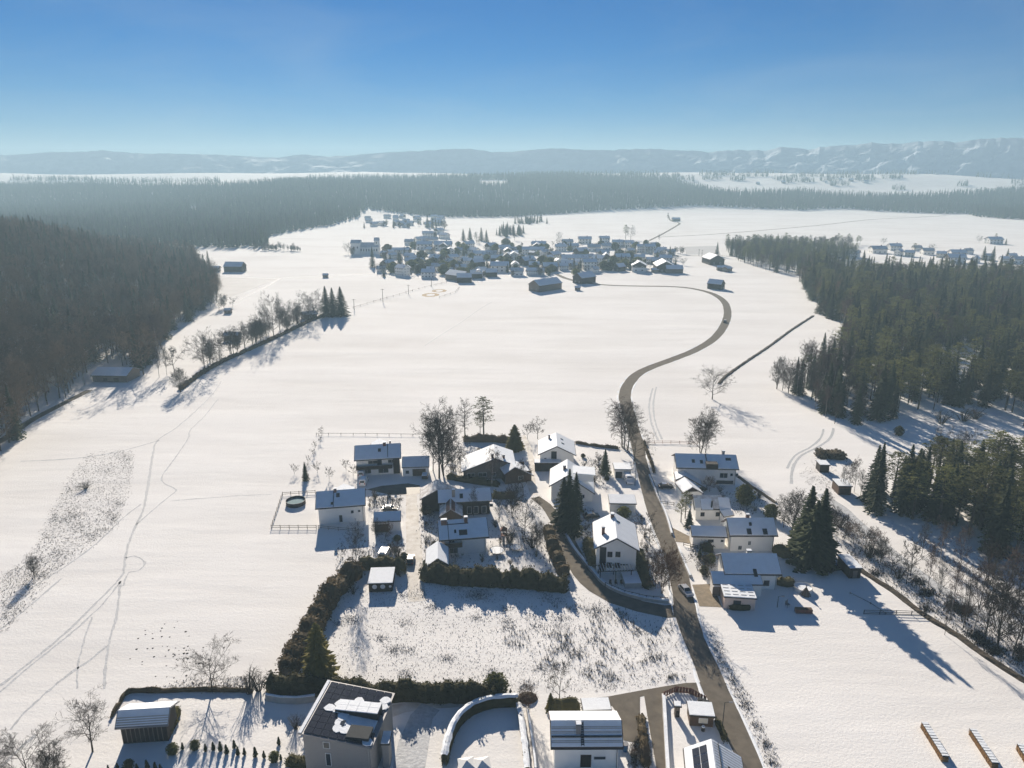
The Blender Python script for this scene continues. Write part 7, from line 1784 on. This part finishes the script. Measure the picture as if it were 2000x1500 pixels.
# greenhouse roofs at the bottom edge
for i, a in enumerate((912, 942)):
    g = P(a, 1512); t = thing("party_tent", "white pointed tent roof at the bottom edge, %s of two" % ("left" if i == 0 else "right"), "tent", (g.x, g.y, 0), .2)
    MB().add([(-1.3, -1.3, 2.0), (1.3, -1.3, 2.0), (1.3, 1.3, 2.0), (-1.3, 1.3, 2.0), (0, 0, 2.7)], [(0, 1, 4), (1, 2, 4), (2, 3, 4), (3, 0, 4), (3, 2, 1, 0)]).build("canopy", M['frame_white'], t)
    for x in (-1.25, 1.25):
        for y in (-1.25, 1.25): MB().tube((x, y, 0), (x, y, 2.0), .04, .04, 5, True).build("leg", M['metal'], t)

# ------------------------------------------------------------------ two walkers
def person(px, py, rz, label, jacket, trousers, stride, H=1.76):
    g = P(px, py); s = H / 1.76
    J = [(0, 0, .95), (0, 0, 1.18), (0, .01, 1.42), (0, .02, 1.52), (0, .04, 1.62), (0, .03, 1.74),
         (-.10, 0, .92), (-.11, stride * .16, .50), (-.11, stride * .22 - .06 * abs(stride), .08), (-.11, stride * .22 + .14, .04),
         (.10, 0, .92), (.11, -stride * .10, .50), (.11, -stride * .28, .09), (.11, -stride * .28 + .16, .04),
         (-.19, 0, 1.42), (-.25, -stride * .08, 1.15), (-.25, -stride * .18 + .06, .90), (-.25, -stride * .2 + .10, .82),
         (.19, 0, 1.42), (.25, stride * .08, 1.15), (.25, stride * .18 + .08, .90), (.25, stride * .2 + .12, .82)]
    E = [(0, 1), (1, 2), (2, 3), (3, 4), (4, 5), (0, 6), (6, 7), (7, 8), (8, 9), (0, 10), (10, 11), (11, 12), (12, 13), (2, 14), (14, 15), (15, 16), (16, 17), (2, 18), (18, 19), (19, 20), (20, 21)]
    Rr = [.15, .145, .15, .07, .10, .085, .10, .075, .055, .045, .10, .075, .055, .045, .08, .06, .045, .04, .08, .06, .045, .04]
    me = bpy.data.meshes.new("body_skeleton"); me.from_pydata([Vector(v) * s for v in J], E, []); me.update()
    o = bpy.data.objects.new("person_build", me); COL.objects.link(o)
    o.modifiers.new("skin", 'SKIN')
    for v, r in zip(me.skin_vertices[0].data, Rr): v.radius = (r * s, r * s * .9)
    me.skin_vertices[0].data[0].use_root = True
    sub = o.modifiers.new("sub", 'SUBSURF'); sub.levels = 1; sub.render_levels = 1
    bpy.context.view_layer.update()
    ev = o.evaluated_get(bpy.context.evaluated_depsgraph_get()); bm_ = bpy.data.meshes.new_from_object(ev)
    bpy.data.objects.remove(o)
    bm_.materials.clear()
    for m in (jacket, trousers, M['skin'], M['dark_metal']): bm_.materials.append(m)
    for p in bm_.polygons:
        z = p.center.z / s; x = abs(p.center.x) / s
        p.material_index = 2 if z > 1.53 or (x > .2 and z < .88 and z > .7) else 1 if z < .93 and x < .2 else 0
        if z < .11: p.material_index = 3
        p.use_smooth = True
    t = thing("person", label, "person", (g.x, g.y, .03), rz)
    obj("body", bm_, t)
    hr = MB(); n = 10
    for k, (rr, z) in enumerate(((.105, 1.66), (.118, 1.72), (.10, 1.79), (.04, 1.835))): hr.v += [(math.cos(6.2832 * i / n) * rr * s, (math.sin(6.2832 * i / n) * rr * 1.05 + .02) * s, z * s) for i in range(n)]
    for k in range(3): hr.f += [(k * n + i, k * n + (i + 1) % n, (k + 1) * n + (i + 1) % n, (k + 1) * n + i) for i in range(n)]
    hr.f.append(tuple(range(3 * n, 4 * n))); hr.build("hair", M['dark_wood'], t)
M['skin'] = mat("skin", (0.45, 0.28, 0.2), 0.6, 0.08)
person(997, 1362, 0.15, "person in dark jacket walking on the snowy path, right of two", mat("black_jacket", (0.02, 0.02, 0.03), 0.8, .2), mat("dark_trousers", (0.03, 0.03, 0.045), 0.8, .2), 1.0)
person(988, 1360, 0.15, "person in dark purple jacket walking close beside another person", mat("purple_jacket", (0.05, 0.03, 0.07), 0.8, .2), M['earth'], -0.9, 1.66)
